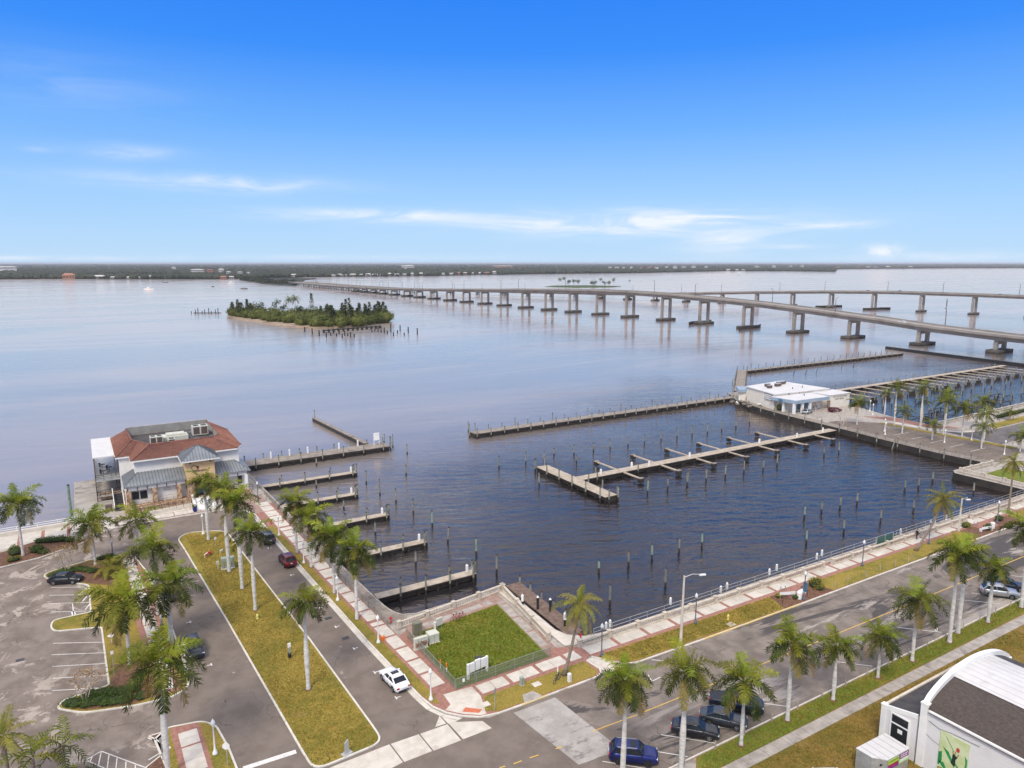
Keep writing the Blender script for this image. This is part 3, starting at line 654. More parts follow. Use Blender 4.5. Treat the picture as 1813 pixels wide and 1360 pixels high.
# ------------------------------------------------------------------ verges around the marina car park
lawn('verge', [(200.0, 119), (201.2, 119), (203.6, 84), (201.4, 84)], 'grass_dry', -.1, .12)
lawn('verge', [(222, 98.2), (400, 99), (400, 103), (226, 101.5)], 'grass_dry', -.1, .12)
struct(MB().sheet([(205, 128), (211.6, 122), (211, 109), (214, 106.5), (214, 103), (207.5, 108), (206.5, 120)], .02).build('plaza', M['brick']))
struct(MB().sheet([(205.5, 119), (206.6, 107), (210, 101.5), (214, 100.2), (214, 98.6), (208.6, 100.4), (204.8, 106), (203.8, 119)], .024).build('footpath', M['concrete_pale']))
lawn('verge', [(172, 76.5), (181, 76.6), (181, 68), (172, 68)], 'grass_green', -.1, .1)
# ------------------------------------------------------------------ painted lines
def line(name, p, q, w=.1, mat='road_white', z=.020):
    a, b = Vector(p), Vector(q); d = (b - a).normalized(); n = Vector((-d.y, d.x)) * w / 2
    o = MB().sheet([tuple(a + n), tuple(b + n), tuple(b - n), tuple(a - n)], z).build(name, M[mat], marks); return o
marks = link('road_marking', None); struct(marks)
zl = lambda x, y: P(x / 3.941, 1020 + y / 3.941)
for a, b in (((355, 80), (610, 78)), ((345, 135), (635, 130)), ((345, 193), (630, 184)), ((355, 252), (600, 245)), ((370, 470), (720, 462)), ((360, 550), (725, 536)), ((365, 632), (740, 610)),
             ((370, 715), (745, 692)), ((365, 800), (760, 778))): line('stall_line', zl(*a), zl(*b), .11)
line('stall_line', zl(505, 190), zl(520, 310), .11); line('stall_line', zl(507, 245), zl(517, 272), .45)
for a, b in (((565, 120), (608, 82)), ((575, 178), (605, 142)), ((595, 235), (630, 190)), ((596, 296), (625, 270)), ((600, -8 + 20), (560, 45))): line('wheel_stop_line', zl(*a), zl(*b), .16)
for a, b in (((345, 80), (355, 320)), ): pass
zh = lambda x, y: P(x / 6.973, 1260 + y / 6.973)
for a, b in (((1060, 600), (1250, 490)), ((1250, 490), (1813, 700)), ((1060, 600), (1290, 700)), ((1140, 555), (1110, 625)), ((1250, 500), (1215, 665)), ((1345, 535), (1325, 700)), ((1445, 575), (1430, 720)), ((1555, 620), (1550, 740)), ((1670, 660), (1675, 760))):
    line('hatch_line', zh(*a), zh(*b), .1)
line('stall_line', zl(1030, 1130), zl(1200, 1190), .12); line('stall_line', zl(1035, 1285), zl(1150, 1215), .12)
line('stop_line', zz4(120, 1345), zz4(490, 1225), .6)
# T marks between the parallel bays
def tee(c, ang):
    x, y = c; d = Vector((math.cos(ang), math.sin(ang))); n = Vector((-d.y, d.x))
    line('bay_mark', (x - d.x * .5, y - d.y * .5), (x + d.x * .1, y + d.y * .1), .13); line('bay_mark', (x + .05 * d.x - n.x * .3, y + .05 * d.y - n.y * .3), (x + .05 * d.x + n.x * .3, y + .05 * d.y + n.y * .3), .14, z=.024)
for (x, y) in ((655, 222), (768, 355), (895, 507), (1040, 673), (1190, 850)): tee(zz4(x, y), PI)
zt = lambda x, y: P(340 + x / 8.241, 930 + y / 8.241)
for (x, y) in ((1115, 335), (1275, 525), (1445, 730)): tee(zt(x, y), PI)
zb = lambda x, y: P(270 + x / 8.5, 1020 + y / 8.5)
for (x, y) in ((430, 410), (565, 692), (880, 1335)): tee(zb(x, y), 0)
# centre line of the quay road
zy = lambda x, y: P(1060 + x * 320 / 1813, 1200 + y * 160 / 906)
line('centre_line', (40.9, 51.5), (46.6, 51.2), .12, 'road_yellow', .022); line('centre_line', (47.2, 51.2), (92, 50.3), .13, 'road_yellow', .022); line('centre_line', (92.5, 50.3), (260, 48.4), .13, 'road_yellow', .022)
for a, b in (((333, 1340), (372, 1328)), ((430, 1312), (487, 1290)), ((543, 1270), (605, 1250)), ((725, 1207), (770, 1190))): line('centre_line', zz6(*a), zz6(*b), .13, 'road_yellow', .022)
for i in range(26):                                   # angled bays on the south side
    x = 37.8 + i * 3.75
    if i in (0, 1, 2, 3) or i % 4 == 1 or i > 16: line('stall_line', (x + 4.9, 43.75), (x + 1.2, 47.5), .1, z=.021)
for a, b in (((1370, 690), (1395, 735)), ((1395, 735), (1460, 705)), ((1395, 585), (1540, 597))): line('stall_line', zz6(*a), zz6(*b), .11, z=.021)
for i in range(5): line('stall_line', (189.5, 88.5 + i * 5), (196.5, 88.3 + i * 5), .14, z=.018)
for i in range(6): line('hatch_line', (196.2 + i * .7, 113.5 - i * .4), (198.5 + i * .5, 116 - i * .5), .12, z=.018)
# manhole, drain and utility covers
cv = MB().box(-.45, .45, -.35, .35, 0, .01).mesh('cover', M['metal_dark'])
for (x, y) in (zl(140, 587), zz4(835, 434), zz4(715, 295), P(828, 1250)):
    o = link('drain_cover', cv); o.location = (x, y, .012); tag(o, 'rectangular dark metal cover set in the street', 'cover', 'metal covers in the streets')
pc = MB().box(-.5, .5, -.4, .4, 0, .03).mesh('cover', M['concrete_pale'])
for (x, y), l in ((zz6(592, 762), 'pale utility cover in the verge near the leaning coconut palm'), (P(1294, 1107), 'pale utility cover in the verge by the yellow hydrant'), (zz6(232, 903), 'small pale valve cover in the verge by the corner ramp')):
    o = link('utility_cover', pc); o.location = (x, y, .125); tag(o, l, 'cover')
# storm inlet hood at the yellow kerb
MB().prism([(37.4, 58.9), (39.8, 58.9), (39.4, 60.3), (38.0, 60.3)], .05, .15).build('slab', M['concrete_old'], prom)
# ================================================================== balustrades
_bal = {}
def baluster_bay(L):
    k = round(L, 2)
    if k not in _bal:
        b = MB(); n = max(2, int(L / .36))
        for i in range(n):
            x = (i + .5) * L / n
            b.lathe([(.05, .14), (.035, .22), (.07, .38), (.035, .62), (.05, .74)], 6, (x, 0, 0))
        _bal[k] = (b.mesh('balusters', M['stone_bal'], True), MB().box(0, L, -.16, .16, 0, .15).mesh('plinth', M['stone_bal']), MB().box(-.02, L + .02, -.17, .17, .74, .90).mesh('rail', M['stone_bal']))
    return _bal[k]
pm('stone_bal', (.47, .41, .33), (.58, .52, .43), 1.5, .9, .3, 8, c3=(.36, .31, .25), s3=.8, t3=(.55, .7))
_post = MB().box(-.24, .24, -.24, .24, 0, .95).box(-.29, .29, -.29, .29, .95, 1.06).mesh('pier', M['stone_bal'])
def balustrade(p0, p1, label, bay=4.6, z=.1, gaps=()):
    a, b = Vector(p0), Vector(p1); L = (b - a).length; ang = math.atan2(b.y - a.y, b.x - a.x)
    t = thing('balustrade', label, 'balustrade', (a.x, a.y, z), ang)
    n = max(1, round(L / bay)); l = L / n
    for i in range(n + 1):
        o = link('pier', _post, t); o.location = (i * l, 0, 0)
    for i in range(n):
        if i in gaps: continue
        for me, nm in zip(baluster_bay(l - .48), ('balusters', 'plinth', 'rail')):
            o = link(nm, me, t); o.location = (i * l + .24, 0, 0)
    return t
balustrade((49.3, 65.0), (95.6, 63.95), 'long stone balustrade along the promenade from the fenced lawn to the first gap', 4.6)
balustrade((98.0, 63.9), (136, 63.1), 'stone balustrade beside the leaning coconut palm and green gate', 4.6)
balustrade((138.2, 63.05), (166, 62.6), 'stone balustrade at the far end of the promenade by the second lawn', 4.6)
balustrade((32.0, 80.9), (49.0, 83.3), 'stone balustrade along the top of the fenced lawn', 4.25)
balustrade((49.0, 83.1), (47.0, 68.5), 'stone balustrade down the side of the fenced lawn by the brown boardwalk', 4.6)
balustrade((168.2, 80.2), (181.0, 79.6), 'stone balustrade on the jetty below the marina car park', 4.3)
balustrade((168.2, 79.8), (168.0, 66.8), 'stone balustrade across the end of the jetty', 4.3)
balustrade((213.2, 109.2), (300, 110.3), 'stone balustrade beside the far basin of boat slips', 4.8)
# ------------------------------------------------------------------ railing with dark slats along the landing, and thin pipe rails
def railing(p0, p1, label, h=1.05, step=2.0, rails=(.35, .7, 1.05), mat='metal_grey', wd=.05, z=.05, name='railing'):
    a, b = Vector((*p0, z)), Vector((*p1, z)); L = (b - a).length; ang = math.atan2(b.y - a.y, b.x - a.x)
    t = thing(name, label, 'railing', tuple(a), ang)
    n = max(1, round(L / step)); me = MB().box(-wd / 2, wd / 2, -wd / 2, wd / 2, 0, h).mesh('post', M[mat])
    for i in range(n + 1): o = link('post', me, t); o.location = (i * L / n, 0, 0)
    rm = MB().bar((0, 0, 0), (L, 0, 0), wd).mesh('rail', M[mat])
    for r in rails: o = link('rail', rm, t); o.location = (0, 0, r)
    return t
for (y0, y1), l in (((82, 99), 'weathered slatted timber rail running up from the fenced lawn corner'), ((99.5, 120), 'weathered slatted timber rail behind the four promenade palms'), ((120.5, 146), 'weathered slatted timber rail below the restaurant porch')):
    railing((X_at(BA, y0), y0), (X_at(BA, y1), y1), l, 1.0, 2.2, (.3, .65, 1.0), 'wood_slat', .07, .1, 'slatted_rail')
railing((52.5, 66.3), (166, 65.1), 'thin grey pipe rail along the quay edge behind the balustrade', 1.0, 3.0, (.5, 1.0), 'metal_grey', .05)
railing((-40, 145.9), (-3.6, 146.9), 'white pipe rail on the low sea wall by the river', 1.25, 3.1, (.9, 1.25), 'white_paint', .09, .1)
tag(MB().prism([(-60, 144.9), (-3.8, 146.2), (-3.8, 146.8), (-60, 145.6)], 0, .75).build('sea_wall', M['concrete_pale']), 'low pale concrete sea wall under the white rail', 'wall')
railing((182.8, 80.5), (181.6, 92), 'wooden rail on the marina quay near the jetty', 1.0, 3, (.55, 1.0), 'wood_grey', .1)
railing((181.6, 92), (184.4, 119), 'wooden rail along the marina car park quay', 1.0, 3, (.55, 1.0), 'wood_grey', .1)
# ================================================================== docks
def dock(name, label, x0, x1, y0, y1, z, piles=(), deck='wood_deck', th=.28, skirt=True, z_low=None, ph=1.2, cap_step=3.2, group=None, cat='dock'):
    """a fixed timber dock: deck, edge beams, crosswise bents down to the water, own piles"""
    t = thing(name, label, cat, ((x0 + x1) / 2, (y0 + y1) / 2, z), 0, group)
    cx, cy = (x0 + x1) / 2, (y0 + y1) / 2
    hx, hy = (x1 - x0) / 2, (y1 - y0) / 2
    along = hx >= hy
    MB().box(-hx, hx, -hy, hy, -.08, 0).build('deck', M[deck], t)
    b = MB()
    if along:
        for y in (-hy + .06, hy - .06): b.box(-hx + .02, hx - .02, y - .05, y + .05, -th - .08, -.082)
    else:
        for x in (-hx + .06, hx - .06): b.box(x - .05, x + .05, -hy + .02, hy - .02, -th - .08, -.082)
    b.build('edge_beam', M['wood_wet_shade'], t)  # beams coloured near-black to paint in the shade below the deck
    L = 2 * max(hx, hy); n = max(2, round(L / cap_step)); b = MB()
    for i in range(n + 1):
        s = -L / 2 + .25 + (L - .5) * i / n
        if along: b.box(s - .16, s + .16, -hy + .12, hy - .12, WL - z - 1.5, -.1)
        else: b.box(-hx + .12, hx - .12, s - .16, s + .16, WL - z - 1.5, -.1)
    b.build('bents', M['wood_wet_shade'], t)
    if skirt:
        b = MB()
        if along: b.box(-hx + .2, hx - .2, -hy + .3, hy - .3, WL - z + .15, -.15)
        else: b.box(-hx + .3, hx - .3, -hy + .2, hy - .2, WL - z + .15, -.15)
        b.build('under_dock_shade', M['wood_wet_shade'], t)  # solid dark block added in place of the shade under the dock
    for (px, py, hh) in piles:
        o = link('pile', pile_mesh(hh, 1), t); o.location = (px - cx, py - cy, WL - z)
    return t
_pm = {}
def pile_mesh(h, kind=0):
    k = (round(h * 2) / 2, kind)
    if k not in _pm:
        b = MB(); hh = k[0]
        b.lathe([(.17, -2.5), (.175, .0), (.17, .8)], 8, mi=0); b.lathe([(.168, .75), (.15, hh)], 8, mi=1); b.lathe([(.17, hh), (.165, hh + .05), (.02, hh + .28)], 8, mi=2)
        _pm[k] = b.mesh('pile', [M['wood_wet_shade'], M['pile_green' if kind == 2 else 'pile_wood'], M['black']])
    return _pm[k]
def pile_at(u, vt, vb, label, group, kind=0, frac=.49, tilt=0):
    """free-standing pile seen with its mirror image: top row vt, end of the reflection vb"""
    vw = vt + (vb - vt) * frac
    x, y = P(u, vw, WL); h = max(1.4, min(4.4, PZ(u, vw, vt, WL) - WL))
    o = link('mooring_pile', pile_mesh(h, kind)); o.location = (x, y, WL); o.rotation_euler = (random.uniform(-.02, .02), random.uniform(-.02, .02) + tilt, random.uniform(0, 6))
    tag(o, label, 'mooring pile', group); return o
g1 = ('slender wooden mooring pile standing alone in open basin water', 'mooring piles across the basin')
z5 = lambda x: 800 + x / 3.941
Z5 = [(115, 115, 250), (329, 350, 520), (515, 325, 480), (643, 320, 455), (712, 290, 405), (852, 270, 415), (988, 250, 395), (1104, 230, 370), (1229, 212, 350), (1343, 195, 330), (1460, 172, 310), (1570, 158, 295), (1677, 142, 275),
      (1783, 125, 255), (869, 345, 455), (609, 465, 645), (1365, 520, 700), (1506, 495, 665), (1643, 462, 635), (1774, 438, 610), (170, 915, 1165), (312, 1040, 1290), (1025, 1070, 1250), (1232, 1010, 1220), (1396, 960, 1170), (1585, 918, 1120), (1745, 875, 1080), (1490, 1130, 1390), (1102, 1250, 1520)]
for (x, a, b) in Z5: pile_at(z5(x), 720 + a / 3.941, 720 + b / 3.941, *g1, kind=2 if x in (170, 1396, 1025, 1365, 1643, 1745) else 0)
ZA = [(75, 400, 505), (155, 390, 490), (230, 375, 475), (304, 365, 455), (375, 330, 450), (48, 645, 775), (148, 625, 755), (249, 605, 730), (346, 580, 710), (447, 572, 690), (520, 545, 670), (766, 500, 610), (843, 480, 600), (1188, 675, 800), (1260, 665, 785), (1334, 635, 750), (1548, 690, 820)]
for (x, a, b) in ZA: pile_at(1200 + x / 2.958, 620 + a / 2.958, 620 + b / 2.958, *g1)
ZB = [(105, 590, 800), (238, 555, 750), (382, 522, 718), (515, 490, 683), (120, 780, 1000), (412, 700, 910), (697, 615, 830), (953, 540, 740)]
for (x, a, b) in ZB: pile_at(1400 + x / 4.39, 760 + a / 4.39, 760 + b / 4.39, *g1, kind=2 if x in (105, 120) else 0)
g2 = ('wooden mooring pile at the mouth of the boulevard boat slips', 'mooring piles off the boulevard slips')
Z3 = [(632, 355, 480), (632, 510, 635), (980, 450, 640), (1075, 512, 740), (1187, 580, 775), (1308, 650, 860), (1440, 732, 950), (1748, 915, 1165), (1265, 265, 410), (1258, 410, 560), (823, 648, 800), (1043, 815, 990), (1325, 1015, 1210), (1165, 205, 375)]
for (x, a, b) in Z3: pile_at(400 + x / 3.941, 720 + a / 3.941, 720 + b / 3.941, *g2, kind=2 if x in (1748, 1440) else 0)
pile_at(400 + 1548 / 3.941, 720 + 848 / 3.941, 720 + 1060 / 3.941, 'leaning wooden mooring pile tilted off upright near the slips', None, tilt=-.12)
# finger docks along the boulevard
fd = [(92.1, 33.0, 49.0, 'lowest of the five finger docks, beside the fenced lawn'), (107.6, 32.0, 47.8, 'finger dock second up from the fenced lawn, behind the last palm'), (123.6, 31.2, 47.2, 'middle finger dock of the boulevard slips'),
      (138.6, 30.6, 46.2, 'finger dock fourth up from the fenced lawn, half hidden by palms'), (153.6, 30.0, 51.2, 'long finger dock beside the big wharf pier')]
for i, (y, x0, x1, lab) in enumerate(fd):
    ps = []
    for k in range(4):
        s = x0 + 2.0 + (x1 - x0 - 1.6) * (k + .35) / 3.6
        ps += [(s, y - 1.05, 2.7 + .5 * (k % 2))] + ([(s + .9, y + 1.05, 2.6)] if k != 1 else [])
    ps.append((x1 + .12, y - .4, 3.0))
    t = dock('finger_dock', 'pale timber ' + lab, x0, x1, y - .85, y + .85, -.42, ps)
    # service post and fender at the head
    bb = thing('dock_pedestal', 'white service pedestal on the head of the ' + lab.split(',')[0], 'pedestal', (x1 - .9, y + .5, -.42))
    MB().box(-.16, .16, -.16, .16, 0, .95).build('post', M['white_paint'], bb); MB().lathe([(.2, .95), (.22, 1.05), (.05, 1.22)], 8).build('cap', M['white_paint'], bb)
    if y < 100: ld = thing('dock_ladder', 'bent white ladder rails at the end of the lowest finger dock', 'ladder', (x1 - .15, y - .1, -.42)); [MB().tube([(0, s, -.8), (0, s, .7), (-.12, s, .85), (-.4, s, .7), (-.4, s, 0)], .03, 6).build('rail', M['white_paint'], ld) for s in (-.25, .25)]
# big wharf pier beside the restaurant
ps = [(32.5 + i * 5.3, 169.9, 3.0) for i in range(7)] + [(31 + i * 4.4, 175.4, 2.4) for i in range(9)] + [(66.6, 170.6, 3.4), (67.0, 172.0, 3.6), (66.4, 174.6, 3.4)]
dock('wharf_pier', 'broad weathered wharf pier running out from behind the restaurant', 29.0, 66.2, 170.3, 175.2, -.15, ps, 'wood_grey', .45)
for x in (37, 41.5, 46, 54, 59): tag(MB().box(-.16, .16, -.16, .16, 0, 1.5).lathe([(.2, 1.5), (.2, 1.58), (.05, 1.68)], 6).build('dock_post', M['white_paint']), 'white painted post on the broad wharf pier', 'post', 'white posts on the wharf pier').location = (x, 174.4, -.15)
for (x, y, h, l) in ((-4.7, 152.5, 7.5, 'tall pale pile at the corner of the restaurant wharf'), (-4.7, 158, 6.0, 'second tall pile along the restaurant wharf edge')):
    o = link('mooring_pile', pile_mesh(h, 2)); o.location = (x, y, WL); tag(o, l, 'mooring pile')
# slanting breakwater beyond it
t = thing('breakwater', 'dark timber breakwater slanting out from the wharf pier', 'breakwater', (60.9, 197, -.5))
MB().prism([(-1.9, 19.5), (-1.1, 19.6), (2.0, -19.5), (.9, -19.6)], -2.2, .0).build('wall', M['wood_wet_shade'], t); MB().prism([(-2.0, 19.6), (-1.0, 19.7), (2.1, -19.6), (.8, -19.7)], .0, .16).build('cap', M['wood_grey'], t)
o = link('pile', pile_mesh(3.4, 0), t); o.location = (-1.4, 18.5, -1.1)
# white cabinet with ladder at its head
t = thing('dock_cabinet', 'white upright board frame at the head of the wharf pier', 'cabinet', (63.6, 172.9, -.15))
MB().box(-.75, .75, -.15, .15, 1.4, 3.3).build('board', M['white_paint'], t)
for x in (-.7, .7): MB().box(x - .06, x + .06, -.06, .06, 0, 1.4).build('leg', M['white_paint'], t)
for x in (1.6, 2.0): MB().tube([(x, 0, 0), (x, 0, 3.2)], .05, 6).build('rail', M['metal_grey'], t)
# long outer pier
ps = [(92.0 + i * 4.45, 170.0 - .016 * i, 2.6 + .5 * ((i * 7) % 3 == 0)) for i in range(24)] + [(93.5 + i * 4.45, 174.1 - .02 * i, 2.7 + .6 * ((i * 5) % 3 == 0)) for i in range(24)] + [(90.6, 172, 3.8)]
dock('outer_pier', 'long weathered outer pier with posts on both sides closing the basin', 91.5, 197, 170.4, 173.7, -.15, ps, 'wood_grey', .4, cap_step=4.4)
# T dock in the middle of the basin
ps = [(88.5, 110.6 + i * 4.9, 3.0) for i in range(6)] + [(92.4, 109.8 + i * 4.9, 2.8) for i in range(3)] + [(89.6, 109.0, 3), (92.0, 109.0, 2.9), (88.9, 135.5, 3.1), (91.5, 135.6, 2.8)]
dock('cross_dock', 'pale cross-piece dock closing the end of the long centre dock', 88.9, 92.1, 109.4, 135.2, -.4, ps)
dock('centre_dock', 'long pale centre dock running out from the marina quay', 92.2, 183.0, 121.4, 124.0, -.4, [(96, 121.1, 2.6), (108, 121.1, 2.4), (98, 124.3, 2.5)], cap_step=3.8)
for i in range(7):
    x = 104 + i * 11.5
    for sgn, y0, y1 in ((-1, 115.6, 121.3), (1, 124.1, 131.6))[:1 if i == 6 else 2]:
        t = thing('catwalk', 'narrow timber catwalk with a boxed end branching off the centre dock', 'catwalk', (x, (y0 + y1) / 2, -.45), 0, 'catwalks on the centre dock')
        h = (y1 - y0) / 2; e = -h if sgn < 0 else h
        MB().box(-.28, .28, -h, h, -.22, 0).build('deck', M['wood_deck'], t)
        MB().box(-.6, .6, e - .4, e + .4, -.95, -.02).build('end_box', M['wood_wet_shade'], t); MB().box(-.62, .62, e - .42, e + .42, -.02, .12).build('end_cap', M['wood_grey'], t)
for x, y in ((98.2, 122.6), (108, 123.4), (112, 121.8), (126, 122.6), (152, 123.0), (166, 121.9), (178, 122.4)):
    b = thing('dock_pedestal', 'white service pedestal on the long centre dock', 'pedestal', (x, y, -.4), 0, 'white pedestals on the centre dock')
    MB().box(-.18, .18, -.18, .18, 0, 1.0).build('post', M['white_paint'], b); MB().lathe([(.22, 1.0), (.24, 1.1), (.05, 1.25)], 8).build('cap', M['white_paint'], b)
# brown boardwalk beside the fenced lawn
t = thing('boardwalk', 'brown plank boardwalk between the fenced lawn and the basin', 'boardwalk', (50.8, 76, -.12))
for i in range(56):
    y = -8.6 + i * .31; x0 = -1.0 + .011 * i; MB().box(x0 + .05, x0 + 2.5 - max(0, (3 - i)) * .55, y, y + .285, -.06 - .012 * random.random(), .01 * random.random()).build('plank', M['wood_brown'], t)
MB().box(-.7, 1.7, -8.3, 8.5, -.42, -.09).build('joists', M['wood_wet_shade'], t)
for i in range(6): o = link('pile', pile_mesh(2.5, 1), t); o.location = (1.75 + .04 * i, -6.5 + i * 3, WL + .12)
for (u, v, k) in ((925, 1075, 1), (952, 1078, 0), (974, 1082, 0), (1000, 1108, 1)):
    x, y = P(u, v, -.1)
    o = tag(MB().lathe([(.17, -1.9), (.17, .9)], 8).lathe([(.19, .9), (.19, 1.7)], 8, mi=1).lathe([(.2, 1.7), (.03, 1.95)], 8, mi=2).build('fender_pile', [M['black'], M['white_paint' if k else 'black'], M['white_paint']]),
            'black and white painted pile beside the brown boardwalk', 'pile', 'painted piles by the boardwalk'); o.location = (x, y, -.1)
# piles standing along the marina quay wall
for i in range(14):
    s = i / 13; x = 180.6 + 3.2 * abs(s - .3); y = 84 + s * 80
    x = X_at([(180.4, 84), (180.2, 92), (181.4, 106), (183.2, 119), (185.2, 140), (187.2, 152), (190.5, 166)], y)
    o = link('mooring_pile', pile_mesh(3.2, 0)); o.location = (x, y, WL); o.rotation_euler = (0, 0, i); tag(o, 'wooden pile standing against the marina quay wall', 'mooring pile', 'piles along the marina quay')
o = tag(MB().tube([(0, 0, 0), (.5, -.4, 3.0)], .16, 8).build('mooring_pile', M['pile_wood']), 'broken pile leaning against the marina quay wall', 'mooring pile'); o.location = (180.6, 103.5, WL)
# outer basin behind the marina house
dock('outer_walkway', 'short walkway from the marina house to the outer breakwater pier', 202, 257, 195, 198.6, -.2, [(203 + i * 5.2, 194.7, 3.4) for i in range(11)] + [(204 + i * 5.2, 198.9, 3) for i in range(11)], 'wood_grey', .4).rotation_euler = (0, 0, R_(39.8))
dock('breakwater_pier', 'weathered breakwater pier beyond the marina house', 250, 372, 211.8, 214.6, -.25, [(252 + i * 5, 214.9, 2.8 + .6 * (i % 2)) for i in range(24)] + [(256 + i * 5, 211.5, 2.2) for i in range(23)], 'wood_grey', .5, cap_step=6)
t = thing('floating_boom', 'long black floating breakwater boom under the bridge', 'breakwater', (386, 196, WL))
MB().prism([(6.0, 38), (7.6, 38.3), (-5.2, -42), (-6.8, -41.6)], -.6, 1.5).build('boom', M['black'], t)
for k in range(2): MB().tube([(6 - k, 33 - k * 4, .9), (6 - k, 33 - k * 4, 3.4)], .09, 6).build('post', M['metal_grey'], t); MB().box(5.6 - k, 6.4 - k, 32.8 - 4 * k, 33.2 - 4 * k, 2.4, 3.0).build('sign', M['metal_grey'], t)
dock('slip_dock', 'long dock with rows of boat slips across the far basin', 226, 368, 160.2, 162.6, -.3, [(228 + i * 5.2, 163.4, 2.7) for i in range(27)], 'wood_deck', .4, cap_step=5)
for i in range(17):
    x = 232 + i * 8
    t = thing('slip_pier', 'narrow slip pier with boxed end off the far basin dock', 'catwalk', (x, 153, -.35), 0, 'slip piers in the far basin')
    MB().box(-.35, .35, -7, 7, -.25, 0).build('deck', M['wood_deck'], t); MB().box(-1.0, 1.0, -7.8, -6.8, -1.3, -.03).build('end_box', M['wood_wet_shade'], t); MB().box(-.5, .5, 5.2, 6.8, -1.3, -.27).build('root_box', M['wood_wet_shade'], t)
    for s, yy in ((-1.2, -9.2), (2.9, -8.6), (1.0, -3)): o = link('pile', pile_mesh(3.0, 0), t); o.location = (s, yy, WL + .35)
# lift berths in the near right basin
for i, (x, y) in enumerate([(219, 121), (229, 119), (240, 122), (252, 119), (262, 124), (272, 120), (285, 125), (300, 121)]):
    t = thing('boat_lift', 'dark empty boat lift frame between piles in the basin beside the plaza', 'boat lift', (x, y, -.6), .06, 'boat lifts in the basin beside the plaza')
    for a in (-2.0, 2.0): MB().box(-4, 4, a - .15, a + .15, -.2, .1).build('beam', M['metal_dark'], t)
    for a in (-3.5, 3.5): MB().box(a - .1, a + .1, -2.0, 2.0, -.4, -.2).build('cross_beam', M['metal_dark'], t)
    for a in (-4, 4):
        for b_ in (-2.3, 2.3): o = link('pile', pile_mesh(3.6, 0), t); o.location = (a, b_, WL + .6)
    MB().box(-4.5, -3.6, -.5, .5, -1.2, .1).build('end_box', M['wood_wet_shade'], t)
for i in range(34):
    x = 222 + (i % 17) * 7.6 + random.uniform(-1, 1); y = 137 + (i // 17) * 7 + random.uniform(-1, 1)
    o = link('mooring_pile', pile_mesh(3.2, 0)); o.location = (x, y, WL); tag(o, 'wooden mooring pile in the far basin beyond the marina palms', 'mooring pile', 'mooring piles in the far basin')
# sunken piles as short V frames in the outer basin
for (u, v) in ((1328, 668), (1336, 664), (1404, 665), (1425, 664), (1444, 661), (1510, 651), (1489, 653)):
    x, y = P(u, v, WL); t = thing('bent_post', 'dark broken post leaning out of the water in the outer basin', 'post', (x, y, WL), random.uniform(0, .4), 'broken leaning posts in the outer basin')
    MB().tube([(0, 0, -.6), (1.3, 0, 1.9)], .13, 6).build('stem', M['black'], t)
# piles by the island
zi = lambda x, y: (340 + x / 4.317, 500 + y / 4.317)
for (x, a, b) in [(862, 340, 410), (919, 350, 435), (972, 365, 445), (1027, 378, 455), (1060, 385, 425), (1080, 370, 410), (1105, 390, 430), (1125, 365, 420), (1148, 395, 445), (1167, 370, 440), (1190, 385, 430), (1212, 380, 450), (1240, 395, 440), (1375, 360, 395), (1397, 355, 390), (1422, 335, 410), (1445, 360, 400), (1470, 345, 425), (1493, 370, 410), (1520, 315, 435), (1540, 380, 430), (1570, 365, 410), (1591, 328, 400), (1622, 385, 420), (1653, 340, 425), (1722, 350, 435)]:
    (u, va), (_, vb) = zi(x, a), zi(x, b); vw = va + (vb - va) * .55; px, py = P(u, vw, WL); h = PZ(u, vw, va, WL) - WL
    o = tag(MB().lathe([(.45, -1), (.42, h)], 6).build('old_pile', M['wood_wet_shade']), 'old dark pile standing in the river beside the wooded island', 'pile', 'old piles by the island'); o.location = (px, py, WL)
x, y = P(*zi(190, 238), WL); t = thing('ruined_dock', 'ruined dark dock with tall posts off the tip of the wooded island', 'dock', (x, y, WL), -.5)
MB().box(-22, 4, -1, 1, .3, .9).build('deck', M['wood_wet_shade'], t)
for k in range(9): MB().lathe([(.42, -1), (.38, 2.4 + 1.4 * (k % 3))], 6, (-24 + k * 3.2, (k % 2) * 2 - 1, 0)).build('pile', M['wood_wet_shade'], t)
x, y = P(*zi(1230, 368), WL); t = thing('ruined_dock', 'ruined dark dock frame off the front of the wooded island', 'dock', (x, y, WL), .25)
MB().box(-24, 24, -.6, .6, 1.2, 1.9).build('beam', M['wood_wet_shade'], t)
for k in range(13): MB().box(-24 + k * 4 - .4, -24 + k * 4 + .4, -.9, .9, -1, 2.2).build('bent', M['wood_wet_shade'], t)
